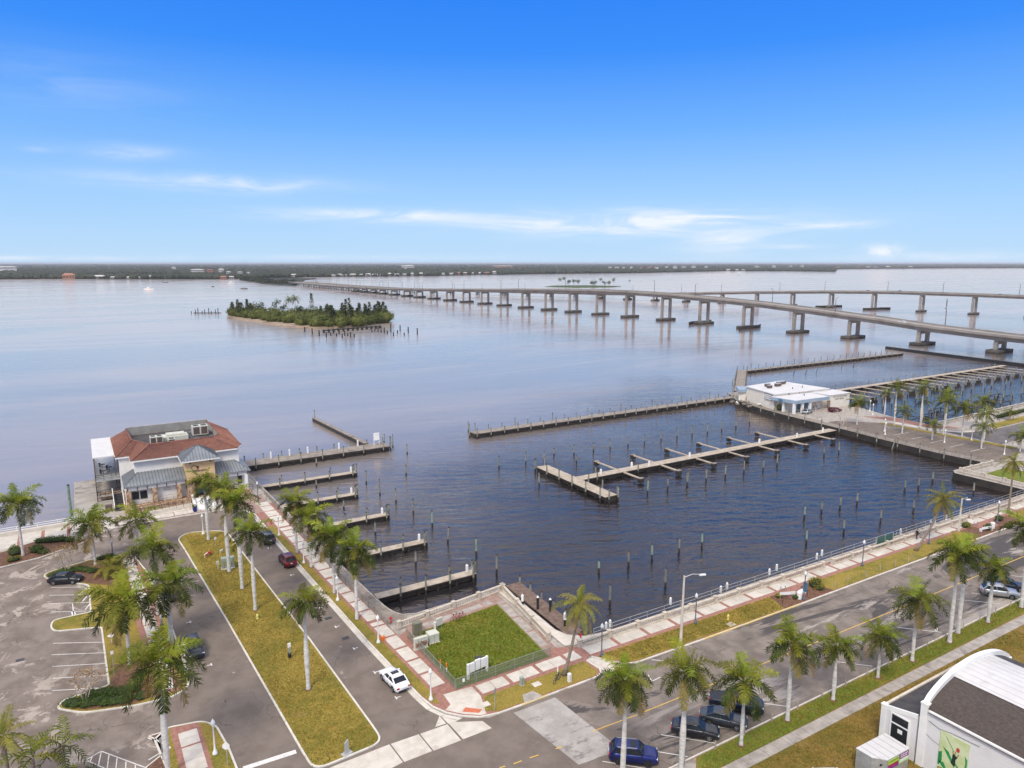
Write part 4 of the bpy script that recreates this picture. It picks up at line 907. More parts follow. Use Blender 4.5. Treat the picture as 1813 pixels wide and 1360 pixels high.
# ================================================================== palms
def frond_mesh(name, e0, droop, mat, seed, n=40, ll=.30, wd=.027, plum=.5, curl=.55, rach=.011):
    """unit-length feather leaf along +X: arched rachis and drooping leaflets"""
    rnd = random.Random(seed); b = MB(); N = 9; pts = [Vector((0, 0, 0))]; tans = []
    for i in range(N):
        a = e0 - droop * ((i + .5) / N) ** 1.25; d = Vector((math.cos(a), 0, math.sin(a))); tans.append(d); pts.append(pts[-1] + d / N)
    b.tube(pts, [rach * (1.3 - 1.05 * i / N) for i in range(N + 1)], 3, False)
    for i in range(n):
        s = .10 + .90 * (i + .5) / n; k = min(N - 1, int(s * N)); p = pts[k] + (pts[k + 1] - pts[k]) * (s * N - k); T = tans[k]; U = Vector((-T.z, 0, T.x))
        L = ll * (.45 + .75 * math.sin(PI * min(1, .12 + s * .88)) ** .7) * (1 - .35 * s)
        for sd in (-1, 1):
            ph = rnd.uniform(-plum, plum) + .12; d = (Vector((0, sd, 0)) * math.cos(ph) * .85 + T * .62 + U * math.sin(ph)).normalized()
            l = L * rnd.uniform(.7, 1.2); m = p + d * l * .55; d2 = (d + Vector((0, 0, -1)) * curl * rnd.uniform(.7, 1.5)).normalized(); e = m + d2 * l * .5
            wv = T * wd / 2
            b.add([p - wv * .6, p + wv * .6, m + wv, m - wv, e], [(0, 1, 2, 3), (3, 2, 4)])
    return b.mesh(name, M[mat])
ROYAL = {k: [frond_mesh('frond', R_(e), R_(d), mt, 10 * j + s, plum=.55) for s in range(3)] for j, (k, e, d, mt) in enumerate((('spear', 84, 20, 'frond_young'), ('up', 60, 70, 'frond_young'), ('mid', 42, 92, 'frond'), ('flat', 18, 92, 'frond_dark'), ('low', -10, 80, 'frond_dark'), ('hang', -38, 50, 'frond_old')))}
COCO = {k: [frond_mesh('frond', R_(e), R_(d), mt, 99 + 10 * j + s, 26, .22, .028, .25, .9, .013) for s in range(3)] for j, (k, e, d, mt) in enumerate((('spear', 82, 25, 'frond_young'), ('up', 56, 75, 'frond_coco'), ('mid', 32, 85, 'frond_coco'), ('flat', 6, 75, 'frond_coco'), ('low', -25, 60, 'frond_coco'), ('hang', -52, 35, 'frond_old')))}
SMALL = {k: [frond_mesh('frond', R_(e), R_(d), mt, 300 + 10 * j + s, 11, .30, .055, .4, .5, .014) for s in range(2)] for j, (k, e, d, mt) in enumerate((('spear', 84, 20, 'frond_young'), ('up', 55, 70, 'frond'), ('mid', 35, 80, 'frond'), ('flat', 12, 75, 'frond_dark'), ('low', -15, 65, 'frond_dark'), ('hang', -40, 45, 'frond_old')))}
PLAN = [('spear', 1), ('up', 3), ('mid', 4), ('flat', 5), ('low', 4), ('hang', 3)]
_tr = {}
def royal_trunk(bulge):
    k = round(bulge, 1)
    if k not in _tr:
        pr = []
        for i in range(15):
            t = i / 14; r = .25 + bulge * .09 * math.exp(-((t - .42) / .22) ** 2) - .09 * max(0, t - .5) * 2 + .10 * math.exp(-t / .03) + .006 * (i % 2)
            pr.append((r, t))
        _tr[k] = MB().lathe(pr, 12).mesh('trunk', M['trunk_royal'], True)
    return _tr[k]
_shaft = MB().lathe([(.165, 0), (.20, .12), (.17, .7), (.11, 1.0)], 10).mesh('crownshaft', M['crownshaft'], True)
_mul = MB().lathe([(.42, 0), (.34, .05), (.1, .07)], 12).mesh('mulch_ring', M['mulch'])
def palm(x, y, h, L, label, group=None, kind='royal', lean=(0, 0), seed=0, ring=True, fr=None, cat='palm tree', dens=1.0, name='royal_palm', z=.1):
    rnd = random.Random(seed * 31 + int(x * 7 + y * 3))
    t = thing(name, label, cat, (x, y, z), 0, group); h = h - z
    fam = fr or {'royal': ROYAL, 'coco': COCO, 'small': SMALL}[kind]
    top = Vector((lean[0], lean[1], h))
    if kind in ('royal', 'small') and lean == (0, 0):
        o = link('trunk', royal_trunk(rnd.choice((.3, .6, 1.0, 1.3))), t); k = .48 + .030 * h; o.scale = (k, k, max(.5, h - 1.2)); o.rotation_euler = (rnd.uniform(-.012, .012), rnd.uniform(-.012, .012), rnd.uniform(0, 6))
        s = link('crownshaft', _shaft, t); s.location = (0, 0, h - 1.35); s.scale = (k, k, 1.45)
    else:
        n = 9; pts = []; rd = []
        for i in range(n + 1):
            q = i / n; c = q ** 1.0 + .10 * math.sin(PI * q); pts.append((lean[0] * c, lean[1] * c, h * q)); rd.append(.20 - .07 * q + .16 * math.exp(-q / .04))
        MB().tube(pts, rd, 10).build('trunk', M['trunk_brown'], t, True)
    if ring: o = link('mulch_ring', _mul, t); o.scale = (1, 1, 1)
    g = rnd.uniform(0, 6.28); i = 0
    for cls, num in PLAN:
        num = max(1, round(num * dens * rnd.choice((.75, 1, 1, 1.25))))
        if cls == 'hang' and rnd.random() < .3: num = 1
        for q in range(num):
            o = link('frond', rnd.choice(fam[cls]), t); i += 1
            a = g + i * 2.399 + rnd.uniform(-.25, .25); sc = L * rnd.uniform(.86, 1.1) * (.8 if cls == 'spear' else 1)
            o.scale = (sc, sc * rnd.uniform(.9, 1.1), sc); o.rotation_euler = (rnd.uniform(-.18, .18), rnd.uniform(-.14, .14), a)
            o.location = (top.x + .08 * math.cos(a), top.y + .08 * math.sin(a), top.z - .05)
    return t
def rp(u, v, vt, L, label, group=None, **k):
    x, y = P(u, v, .1); return palm(x, y, PZ(u, v, vt, .1), L, label, group, seed=int(u), **k)
# median and car-park palms
rp(41, 984, 893, 4.6, 'big royal palm in the mulch bed by the white sea-wall rail')
rp(169, 1000, 927, 4.3, 'royal palm in the hedged bed behind the parked black hatchback')
rp(246, 978, 920, 4.0, 'short royal palm in front of the restaurant ramp')
rp(280, 1088, 972, 4.4, 'royal palm beside the car-park sidewalk, its crown against the cul-de-sac')
rp(305, 1139, 1034, 4.4, 'royal palm with a bright yellow new spear beside the car-park sidewalk')
rp(230, 1177, 1066, 5.2, 'big shaggy royal palm in the mulched verge by the parking stalls')
palm(3.3, 66.6, 11.4, 4.6, 'very large royal palm beside the brick-edged walk, trunk in the mulch bed', seed=7)
rp(369, 956, 850, 3.3, 'royal palm with an orange-brown skirt in front of the restaurant stairs')
gm = 'royal palms in a cluster on the grass median'
rp(406, 1012, 868, 3.9, 'tall white-trunked royal palm standing in front of the grey utility cabinet on the median')
rp(429, 1042, 890, 3.9, 'tall white-trunked royal palm in the middle of the median cluster')
rp(452, 1080, 942, 3.3, 'royal palm with a yellow hanging frond in the median cluster, beside the hydrant')
rp(546, 1220, 1066, 3.0, 'slim lone royal palm on the open grass median')
gb = 'royal palms along the boulevard promenade'
for (u, v, vt, L, l) in ((526, 979, 889, 3.4, 'promenade palm between the grey and the maroon parked cars'), (551, 1004, 916, 3.9, 'promenade palm beside the maroon parked car'), (592, 1050, 950, 3.9, 'promenade palm third along from the restaurant, past the maroon car'), (632, 1096, 972, 4.1, 'promenade palm closest to the fenced lawn')):
    rp(u, v, vt, L, l, gb)
gs = 'royal palms in the verge south of the quay road'
ls = 'royal palm in the grass verge south of the quay road'
palm(36.7, 42.0, 12.3, 2.9, 'royal palm in the verge in front of the parked blue car', None, seed=3)
palm(43.8, 42.0, 10.8, 3.3, 'royal palm in the verge in front of the parked black sedan', None, seed=4)
for i, (u, v, vt, L, l) in enumerate(((1312, 1319, 1206, 3.6, 'broad royal palm in the verge before the parked grey sedan and dark pickup'), (1394, 1275, 1137, 3.6, 'stout swollen-trunked royal palm next along the south verge from the dark pickup'), (1475, 1239, 1144, 2.9, 'short-crowned royal palm second along the south verge from the dark pickup'), (1554, 1200, 1127, 3.0, 'shortest royal palm of the south verge, before the white notice sign'), (1615, 1170, 1060, 3.5, 'royal palm in the south verge just before the white notice sign'),
                      (1681, 1137, 982, 3.9, 'tall royal palm with a second slim trunk close behind it'), (1749, 1102, 1005, 2.9, 'royal palm in the verge beside the silver car'), (1808, 1075, 936, 3.9, 'royal palm in the south verge beyond the silver and navy cars'))):
    rp(u, v, vt, L, l, gs if l == ls else None)
rp(1696, 1121, 974, 3.0, 'slim royal palm rising close behind the tall verge palm', None, dens=.7)
# coconut palms by the promenade
def cp(u, v, u2, v2, L, label):
    x, y = P(u, v, .1); h = PZ(u, v, v2, .1); x2, y2 = P(u2, v2, h); palm(x, y, h, L, label, None, 'coco', (x2 - x, y2 - y), int(u), True, name='coconut_palm', dens=1.1)
cp(999, 1195, 1026, 1068, 3.3, 'yellow-green coconut palm leaning over the corner of the fenced lawn')
cp(1621, 975, 1671, 884, 3.5, 'strongly leaning coconut palm beside the green gate')
cp(1785, 908, 1796, 818, 3.4, 'coconut palm at the far end of the promenade by the jetty')
# palms of the marina car park
gk = 'royal palms around the marina car park'; lk = 'royal palm among the palms around the marina car park'
for (u, v, vt, L) in ((1517, 752, 712, 3.8), (1566, 733, 696, 2.6), (1583, 752, 684, 4.0), (1597, 767, 726, 3.4), (1629, 757, 684, 3.6), (1631, 752, 711, 2.6), (1650, 779, 751, 2.9), (1670, 769, 711, 4.0), (1673, 756, 697, 3.6), (1703, 774, 723, 3.9), (1737, 760, 711, 3.8), (1741, 783, 733, 3.8), (1737, 795, 755, 3.4), (1806, 800, 771, 3.6)):
    rp(u, v, vt, L, lk, gk, kind='small', ring=False)
rp(1787, 743, 730, 2.6, 'small young palm on the grass beside the far balustrade', kind='small', ring=False)
# leafy palms at the lower left corner (bases below the frame)
palm(-4.8, 68.8, 5.0, 3.0, 'cane palm with few arching fronds at the edge of the car park', None, 'coco', (.2, .2), 5, False, name='cane_palm', dens=.42, fr={**{k: SMALL[k] for k in SMALL}})
palm(-6.9, 69.1, 4.5, 3.0, 'drooping cane palm behind the car-park corner', None, 'coco', (0, .2), 6, False, name='cane_palm', dens=.42, fr=SMALL)
palm(-9.1, 72.3, 5.5, 3.2, 'yellowing cane palm at the far edge of the car park', None, 'coco', (0, 0), 8, False, name='cane_palm', dens=.8, fr=COCO)
# low date palm in the hedged bed
palm(.6, 119.4, 1.3, 3.2, 'low yellow-green date palm with no visible trunk beside the car-park walk', None, 'coco', (0, 0), 9, False, name='date_palm', dens=1.3, fr={**COCO, 'hang': COCO['low']})
palm(2.0, 116.6, 1.2, 2.4, 'second low date palm growing against the car-park walk', None, 'coco', (0, 0), 12, False, name='date_palm', dens=.8, fr=COCO)
# ================================================================== hedges and shrubs
def leaf_clump(b, c, r, n, size, rnd, shell=.55):
    for _ in range(n):
        d = Vector((rnd.gauss(0, 1), rnd.gauss(0, 1), rnd.gauss(0, 1))).normalized(); k = rnd.uniform(shell, 1.0)
        p = Vector((c[0] + d.x * r[0] * k, c[1] + d.y * r[1] * k, max(.02, c[2] + d.z * r[2] * k)))
        a = Vector((rnd.gauss(0, 1), rnd.gauss(0, 1), rnd.gauss(0, .6))).normalized(); q = a.cross(d)
        if q.length < .1: continue
        q = q.normalized(); s = size * rnd.uniform(.6, 1.3)
        b.add([p - a * s * .5, p + q * s * .32, p + a * s * .6, p - q * s * .32], [(0, 1, 2, 3)])
def shrub(name, label, loc, r, mat='hedge', n=500, size=.16, lobes=4, cat='shrub', group=None):
    rnd = random.Random(int(loc[0] * 13 + loc[1] * 7)); b = MB()
    for i in range(lobes):
        c = (rnd.uniform(-.5, .5) * r[0], rnd.uniform(-.5, .5) * r[1], r[2] * rnd.uniform(.35, .6)); leaf_clump(b, c, (r[0] * .6, r[1] * .6, r[2] * .55), n // lobes, size, rnd)
    t = thing(name, label, cat, (*loc, .11), 0, group)
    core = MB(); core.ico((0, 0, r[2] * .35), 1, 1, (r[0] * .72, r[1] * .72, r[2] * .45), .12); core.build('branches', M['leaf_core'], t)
    b.build('foliage', M[mat], t); return t
def hedge(label, path, wd, ht, mat='hedge', dens=90, size=.17, name='hedge'):
    rnd = random.Random(int(path[0][0] * 17)); b = MB(); core = MB(); t = thing(name, label, 'hedge', (path[0][0], path[0][1], .11))
    ox, oy = path[0]
    for (x0, y0), (x1, y1) in zip(path, path[1:]):
        L = math.hypot(x1 - x0, y1 - y0); n = max(1, int(L / (wd * .45)))
        for i in range(n + 1):
            s = i / n; c = (x0 + (x1 - x0) * s - ox + rnd.uniform(-.15, .15), y0 + (y1 - y0) * s - oy + rnd.uniform(-.15, .15), ht * .45); k = rnd.uniform(.85, 1.15)
            leaf_clump(b, c, (wd * .55 * k, wd * .55 * k, ht * .55 * k), int(dens * wd), size, rnd)
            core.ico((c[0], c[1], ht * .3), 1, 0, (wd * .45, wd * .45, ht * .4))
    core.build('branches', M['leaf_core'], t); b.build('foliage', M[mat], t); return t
hedge('low clipped green hedge filling the rounded car-park island', [(-4.6, 84.4), (-3.0, 83.4), (-1.2, 82.6), (.6, 82.0), (2.2, 81.7)], 2.0, .75)
hedge('second row of the low hedge behind the rounded island hedge', [(-2.6, 84.9), (-.6, 84.0), (1.6, 83.4)], 1.6, .8)
hedge('low green hedge around the bed behind the black hatchback', [(-7.0, 123.0), (-5.6, 123.6), (-3.6, 123.4), (-1.6, 121.6)], 1.9, .7)
hedge('clipped green hedge along the road edge of the same bed', [(-.6, 126.2), (.6, 126.2), (1.4, 125.2), (1.6, 122.6)], 1.2, .8)
hedge('dark clipped hedge block by the sea-wall walk', [(-9.2, 139.4), (-7.6, 139.0), (-5.9, 138.4), (-5.0, 137.4)], 1.7, 1.1)
shrub('shrub', 'grey-green spiky shrub beside the big sea-wall palm', (-12.4, 135.6), (1.3, 1.3, 1.5), 'hedge', 420, .3)
shrub('shrub', 'dark shrub between the big sea-wall palm and the hedge block', (-9.4, 135.2), (1.3, 1.2, 1.3), 'hedge', 420, .25)
shrub('shrub', 'low round shrub at the road edge of the sea-wall bed', (-8.4, 133.8), (1.0, .9, .8), 'hedge', 300, .18)
shrub('shrub', 'yellow-green croton shrub in the sea-wall bed', (-12.4, 132.6), (1.2, .7, .9), 'hedge_yellow', 320, .2)
shrub('shrub', 'second yellow croton along the sea-wall bed, farther from the hedge block', (-15.4, 133.3), (1.2, .9, .9), 'hedge_yellow', 320, .2)
shrub('shrub', 'bright lime shrub at the car-park hatching', (-4.5, 70.9), (.9, .9, 1.5), 'frond_young', 420, .25)
shrub('shrub', 'olive shrub next to the bright lime shrub', (-3.1, 70.3), (1.0, .9, 1.1), 'hedge', 350, .2)
shrub('shrub', 'green shrub in the mulch bed by the brick-edged walk', (1.5, 67.2), (1.3, .9, .8), 'hedge', 350, .17)
shrub('shrub', 'big clipped yellow-green shrub behind the white litter bin', (89.0, 60.6), (1.5, 1.0, 1.4), 'hedge_yellow', 700, .2, 6)
shrub('shrub', 'small clipped shrub in front of the big one by the bin', (88.6, 59.5), (.9, .7, .8), 'hedge_yellow', 300, .18)
shrub('shrub', 'yellow shrub at the end of the white bench', (81.6, 61.0), (.9, .6, .7), 'hedge_yellow', 320, .18)
shrub('shrub', 'small green shrub behind the white bench', (83.4, 59.5), (1.0, .55, .6), 'hedge', 320, .18)
for (u, v, l, mt) in ((1710, 934, 'olive shrub beside the far promenade bench', 'hedge_yellow'), (1769, 922, 'dark shrub behind the far promenade bench', 'hedge'), (1786, 935, 'small shrub at the kerb of the far promenade bed', 'hedge'), (1750, 938, 'low shrub in the far promenade bed', 'hedge')):
    x, y = P(u, v); shrub('shrub', l, (x, y), (1.5, .8, 1.0), mt, 350, .2)
hedge('green hedge by the marina house doorway', [(216, 138.6), (219, 138.2), (221, 137.8)], 1.6, 1.3)
hedge('dark clipped hedge on the grass beside the side street', [(238, 104.6), (262, 105)], 1.6, 1.3, dens=50)
shrub('shrub', 'bushy palm-like shrub on the marina quay', P(1381, 727), (1.4, 1.4, 2.2), 'frond', 300, .5); shrub('shrub', 'dark shrub against the marina house', P(1397, 725), (1.2, 1.0, 2.0), 'hedge', 300, .4)
# low weeds and clover flecks in the turf
def tufts(name, label, poly, n, size, mat, z):
    rnd = random.Random(n); xs = [p[0] for p in poly]; ys = [p[1] for p in poly]; b = MB()
    def inside(x, y):
        r = False
        for i in range(len(poly)):
            (x1, y1), (x2, y2) = poly[i], poly[i - 1]
            if (y1 > y) != (y2 > y) and x < (x2 - x1) * (y - y1) / (y2 - y1) + x1: r = not r
        return r
    while n > 0:
        x, y = rnd.uniform(min(xs), max(xs)), rnd.uniform(min(ys), max(ys))
        if not inside(x, y): continue
        n -= 1; a = rnd.uniform(0, 6.3); s = size * rnd.uniform(.5, 1.4); dx, dy = math.cos(a) * s * .5, math.sin(a) * s * .5; l = rnd.uniform(-.3, .3) * s
        b.add([(x - dx, y - dy, z), (x + dx, y + dy, z), (x + dx * .6 - dy * .5, y + dy * .6 + dx * .5, z + s * rnd.uniform(.4, .9)), (x - dx * .8 - l, y - dy * .8 + l, z + s * .6)], [(0, 1, 2, 3)])
    return stuff(b.build(name, M[mat]), label)
tufts('grass', 'coarse grass tufts on the fenced lawn', [(32.6, 65.3), (44.7, 65.4), (46.0, 79.8), (32.8, 78.2)], 9000, .16, 'weed', .12)
foliage('turf_blade', (.24, .19, .04), (.34, .25, .06), .4, .2, c3=(.14, .15, .03))
tufts('grass', 'short dry grass on the boulevard median', [(15.1, 60.9), (21.8, 61.3), (20.0, 104), (18.6, 128.5), (12.4, 130), (13.4, 94)], 20000, .13, 'turf_blade', .095)
tufts('grass', 'short dry grass on the verge of the quay road', [(52.4, 59.2), (79.4, 58.5), (80.3, 61.7), (51.0, 62.2)], 5000, .13, 'turf_blade', .12)
tufts('grass', 'short grass on the verge south of the quay road', [(47.6, 43.0), (130, 42.5), (130, 40.9), (45.6, 41.1)], 8000, .13, 'turf_blade', .08)
tufts('grass', 'dry grass on the field beside the hall', [(50, 39.4), (100, 39), (100, 36), (64, 36), (62, 30), (44, 34)], 9000, .15, 'turf_blade', .055)
# ================================================================== bare crape myrtles
def bare_tree(name, label, loc, h, spread, seed, stems=4, leafy=260, cat='tree', group=None, leaf='twig_leaf', z=.11):
    rnd = random.Random(seed); t = thing(name, label, cat, (*loc, z), 0, group); tr = MB(); tw = MB(); lf = MB(); tips = []
    def grow(b, p, d, l, r, lev):
        q = p + d * l; m = (p + q) / 2 + Vector((rnd.uniform(-.05, .05), rnd.uniform(-.05, .05), 0)) * l
        b.tube([p, m, q], [r, r * .85, r * .65], 5, False)
        if lev == 0: tips.append(q); return
        for _ in range(3 if lev > 1 else 4):
            nd = (d + Vector((rnd.uniform(-1, 1), rnd.uniform(-1, 1), rnd.uniform(-.1, .7))) * spread).normalized(); grow(tw, q, nd, l * rnd.uniform(.55, .8), r * .55, lev - 1)
    for i in range(stems):
        a = 6.28 * i / stems + rnd.uniform(-.3, .3); d = Vector((math.cos(a) * .32, math.sin(a) * .32, 1)).normalized(); grow(tr, Vector((math.cos(a) * .12, math.sin(a) * .12, 0)), d, h * .36, .07, 3)
    tr.build('trunk', M['crape_bark'], t)
    c = tw.build('crown', M['crape_bark'], t)
    for _ in range(leafy):
        p = rnd.choice(tips) + Vector((rnd.gauss(0, .25), rnd.gauss(0, .25), rnd.gauss(0, .2))); a = Vector((rnd.gauss(0, 1), rnd.gauss(0, 1), rnd.gauss(0, 1))).normalized() * .07; q = a.orthogonal()
        lf.add([p - a, p + q, p + a, p - q], [(0, 1, 2, 3)])
    lf.build('foliage', M[leaf], c); return t
x, y = P(120, 1013); bare_tree('crape_myrtle', 'leafless russet crape myrtle in the bed above the black hatchback', (x, y), 4.6, .8, 3, 5, 420)
x, y = P(152, 1243); bare_tree('crape_myrtle', 'leafless grey-pink crape myrtle in the rounded hedge island', (x, y), 4.0, .8, 5, 4, 260)
x, y = P(1448, 740); bare_tree('bare_tree', 'bare pale tree before the marina house porch', (x, y), 6.5, .8, 8, 4, 60)
x, y = P(1491, 755); bare_tree('bare_tree', 'bare pale tree on the marina car park beside a royal palm', (x, y), 6.0, .8, 9, 4, 60)
# ================================================================== cars
WHEEL_T = MB().lathe([(.20, -.11), (.32, -.11), (.34, -.07), (.34, .07), (.32, .11), (.20, .11)], 20).mesh('tyre', M['tyre'], False)
def _rim(mat):
    b = MB().lathe([(.21, -.05), (.215, .112), (.19, .118), (.17, .085)], 16)
    for k in range(5):
        a = k * 2 * PI / 5; b.obox((math.cos(a) * .1, math.sin(a) * .1, .1), .1, .028, .015, a)
    b.lathe([(.05, .08), (.05, .125)], 8); return b.mesh('rim', M[mat])
RIM = {k: _rim(k) for k in ('rim', 'rim_dark')}
ARCH = MB().lathe([(.40, -.02), (.40, .012)], 18).mesh('wheel_arch', M['trim'])
SPEC = {  # L, W, H, wheelbase, sections (x, z_low, z_side, z_top, halfwidth factor); greenhouse (x front base, x roof front, x roof rear, x rear base)
    'sedan': dict(L=4.75, W=1.84, H=1.45, wb=2.75, hood=.80, cowl=.98, belt=.97, deck=1.02, tail=.92, gh=(1.08, .30, -.95, -1.72)),
    'hatch': dict(L=4.5, W=1.80, H=1.47, wb=2.65, hood=.82, cowl=1.0, belt=.99, deck=1.06, tail=.98, gh=(1.12, .36, -1.0, -1.95)),
    'suv': dict(L=4.65, W=1.88, H=1.70, wb=2.72, hood=.98, cowl=1.12, belt=1.12, deck=1.15, tail=1.1, gh=(1.05, .42, -1.65, -2.12)),
    'pickup': dict(L=5.6, W=1.95, H=1.85, wb=3.5, hood=1.12, cowl=1.22, belt=1.2, deck=1.18, tail=1.15, gh=(.95, .35, -.85, -1.2))}
def car(kind, color, x, y, yaw, label, rim='rim', sunroof=False, z=.012, detail=True, group=None, rails=False):
    s = SPEC[kind]; L, W, H = s['L'], s['W'], s['H']; f = L / 2; hw = W / 2; R0 = .34
    t = thing('parked_car' if detail else 'car', label, 'car', (x, y, z), yaw, group)
    g0, g1, g2, g3 = s['gh']
    st = [(-f, .42, s['tail'] - .28, s['tail'] - .2, .86), (-f + .10, .34, s['tail'] - .06, s['tail'], .95), (-f + .35, .26, s['tail'] + .0, s['deck'], .97), (g3, .24, s['belt'], s['deck'], 1.0), (g2, .22, s['belt'], s['belt'] + .03, 1.0), (0, .22, s['belt'], s['belt'] + .03, 1.0), (g0, .22, s['belt'] - .02, s['cowl'], 1.0),
          ((g0 + f) / 2, .23, s['hood'] + .02, s['hood'] + .13, .985), (f - .32, .26, s['hood'] - .04, s['hood'] + .05, .975), (f - .10, .30, s['hood'] - .13, s['hood'] - .04, .93), (f, .40, s['hood'] - .24, s['hood'] - .20, .82)]
    vs = []; K = 12
    for (px, zl, zs, zt, wf) in st:
        w_ = hw * wf; half = [(0, zl), (w_ * .86, zl), (w_ * .97, zl + .10), (w_, (zl + zs) / 2 + .05), (w_ * .97, zs - .03), (w_ * .88, zs + (zt - zs) * .55), (w_ * .5, zt)]
        ring = half + [(-a, b) for a, b in half[1:][::-1]]
        K = len(ring); vs += [(px, a, b) for a, b in ring]
    fs = []
    for i in range(len(st) - 1):
        for k in range(K): fs.append((i * K + k, (i + 1) * K + k, (i + 1) * K + (k + 1) % K, i * K + (k + 1) % K))
    fs += [tuple(range(K)), tuple(range((len(st) - 1) * K, len(st) * K))[::-1]]
    MB().add(vs, fs).build('body', M[color], t, True)
    # greenhouse
    zb = s['belt'] - .04; zr = H - .05; wb_, wr = hw * .94, hw * .77
    ghv = [(g0, wb_ * .93, s['cowl'] - .05), (g1, wr, zr), (g2, wr * .97, zr - .01), (g3, wb_ * .9, s['deck'] - .04)]
    a = [(px, w_, z_) for px, w_, z_ in ghv]; b_ = [(px, -w_, z_) for px, w_, z_ in ghv]
    lo = [(g1 - .05, wb_, zb), (g2 - .05, wb_, zb)]
    V = a + b_ + lo + [(px, -w_, z_) for px, w_, z_ in lo]      # 0-3 left, 4-7 right, 8,9 left low, 10,11 right low
    MB().add(V, [(0, 1, 5, 4), (2, 3, 7, 6), (1, 2, 6, 5), (0, 8, 9, 3, 2, 1), (4, 5, 6, 7, 11, 10), ]).build('windows', M['glass'], t)
    rf = MB(); n = 6; pr = []
    for i in range(n + 1):
        q = i / n; px = g1 + .10 + (g2 - .10 - g1 - .10) * q; zz = H - .035 + .035 * math.sin(PI * q); ww = wr * (1.02 - .03 * q) + .02
        pr.append([(px, -ww, zz - .035), (px, -ww * .8, zz), (px, 0, zz + .015), (px, ww * .8, zz), (px, ww, zz - .035), (px, ww * .98, zz - .075), (px, -ww * .98, zz - .075)])
    V = [p for r in pr for p in r]; F = []
    for i in range(n):
        for k in range(7): F.append((i * 7 + k, (i + 1) * 7 + k, (i + 1) * 7 + (k + 1) % 7, i * 7 + (k + 1) % 7))
    F += [tuple(range(7)), tuple(range(n * 7, n * 7 + 7))[::-1]]
    roof = rf.add(V, F).build('roof', M[color], t, True)
    if sunroof: MB().box(g1 - .15, g1 - .75, -wr * .62, wr * .62, H - .02, H + .018).build('sunroof', M['glass'], roof)
    if rails:
        for sd in (-1, 1): MB().bar((g1 - .1, sd * wr * .93, H + .02), (g2 + .1, sd * wr * .93, H + .02), .05).build('roof_rail', M['metal_grey'], roof)
    for sd in (-1, 1):
        p = MB()
        p.bar((g0 - .02, sd * wb_ * .93, s['cowl'] - .03), (g1 + .05, sd * wr * 1.0, zr + .0), .075); p.bar((g2 - .02, sd * wr, zr - .02), (g3 + .04, sd * wb_ * .90, s['deck'] - .03), .14 if kind != 'sedan' else .12)
        p.bar(((g1 + g2) / 2 + .1, sd * (wb_ + .0), zb + .03), ((g1 + g2) / 2 + .02, sd * (wr + .01), zr), .06)
        p.build('pillars', M[color], t)
        if not detail: continue
        MB().obox((g0 - .28, sd * (hw + .06), s['belt'] + .05), .07, .10, .07).build('mirror', M[color], t)
        MB().box(f - .42, f - .06, min(sd * hw * .58, sd * hw * .9), max(sd * hw * .58, sd * hw * .9), s['hood'] - .22, s['hood'] - .08).build('headlight', M['lamp_clear'], t)
        MB().box(-f - .012, -f + .28, min(sd * hw * .56, sd * hw * .905), max(sd * hw * .56, sd * hw * .905), s['tail'] - .24, s['tail'] - .08).build('taillight', M['lamp_red'], t)
        d_ = MB()
        for q in (g0 - .35, (g1 + g2) / 2 + .1, g2 - .05): d_.box(q - .012, q + .012, min(sd * hw * .97, sd * (hw + .004)), max(sd * hw * .97, sd * (hw + .004)), .34, s['belt'] - .08)
        d_.build('door_gap', M['trim'], t)
        MB().box(-s['wb'] / 2 + .42, s['wb'] / 2 - .42, min(sd * hw * .9, sd * (hw + .008)), max(sd * hw * .9, sd * (hw + .008)), .20, .33).build('sill', M['trim'], t)
    if detail:
        MB().box(f - .10, f + .012, -hw * .45, hw * .45, s['hood'] - .36, s['hood'] - .2).build('grille', M['trim'], t)
        MB().box(f - .12, f + .02, -hw * .68, hw * .68, .36, .47).build('front_bumper_inset', M['trim'], t); MB().box(-f - .02, -f + .1, -hw * .7, hw * .7, .40, .50).build('rear_bumper_inset', M['trim'], t)
        MB().box(-f - .03, -f + .05, -.16, .16, s['tail'] - .30, s['tail'] - .17).build('number_plate', M['plate'], t)
        if kind == 'pickup': MB().box(g3 - .1, -f + .2, -hw * .82, hw * .82, s['deck'] - .02, s['deck'] + .015).build('bed_cover', M['trim'], t)
    for sx in (-1, 1):
        for sd in (-1, 1):
            ar = link('wheel_arch', ARCH, t); ar.location = (sx * s['wb'] / 2, sd * (hw - .005), R0 + .02); ar.rotation_euler = (-sd * PI / 2, 0, 0)
            wh = link('wheel', None, t); wh.location = (sx * s['wb'] / 2, sd * (hw - .085), R0); wh.rotation_euler = (-sd * PI / 2, 0, 0); wh.empty_display_size = .1
            link('tyre', WHEEL_T, wh); link('rim', RIM[rim], wh)
    return t
def mid(a, b): return ((a[0] + b[0]) / 2, (a[1] + b[1]) / 2)
def car_wheels(kind, color, rear, front, label, near, **k):
    """placed by the tyres the photo shows: 'near' is the side they are on (+1 left, -1 right of the car)"""
    a, b = P(*rear), P(*front); yaw = math.atan2(b[1] - a[1], b[0] - a[0]); m = mid(a, b); w_ = SPEC[kind]['W'] / 2 - .08
    n = (-math.sin(yaw), math.cos(yaw)); return car(kind, color, m[0] - n[0] * w_ * near, m[1] - n[1] * w_ * near, yaw, label, **k)
car_wheels('hatch', 'paint_black', (94.7, 1036.7), (129.7, 1034.7), 'black hatchback parked nose-in at the hedged car-park bed', -1)
car_wheels('sedan', 'paint_white', (695.6, 1224.7), (677.5, 1204.9), 'white sedan with dark sunroof parked along the boulevard kerb', 1, sunroof=True)
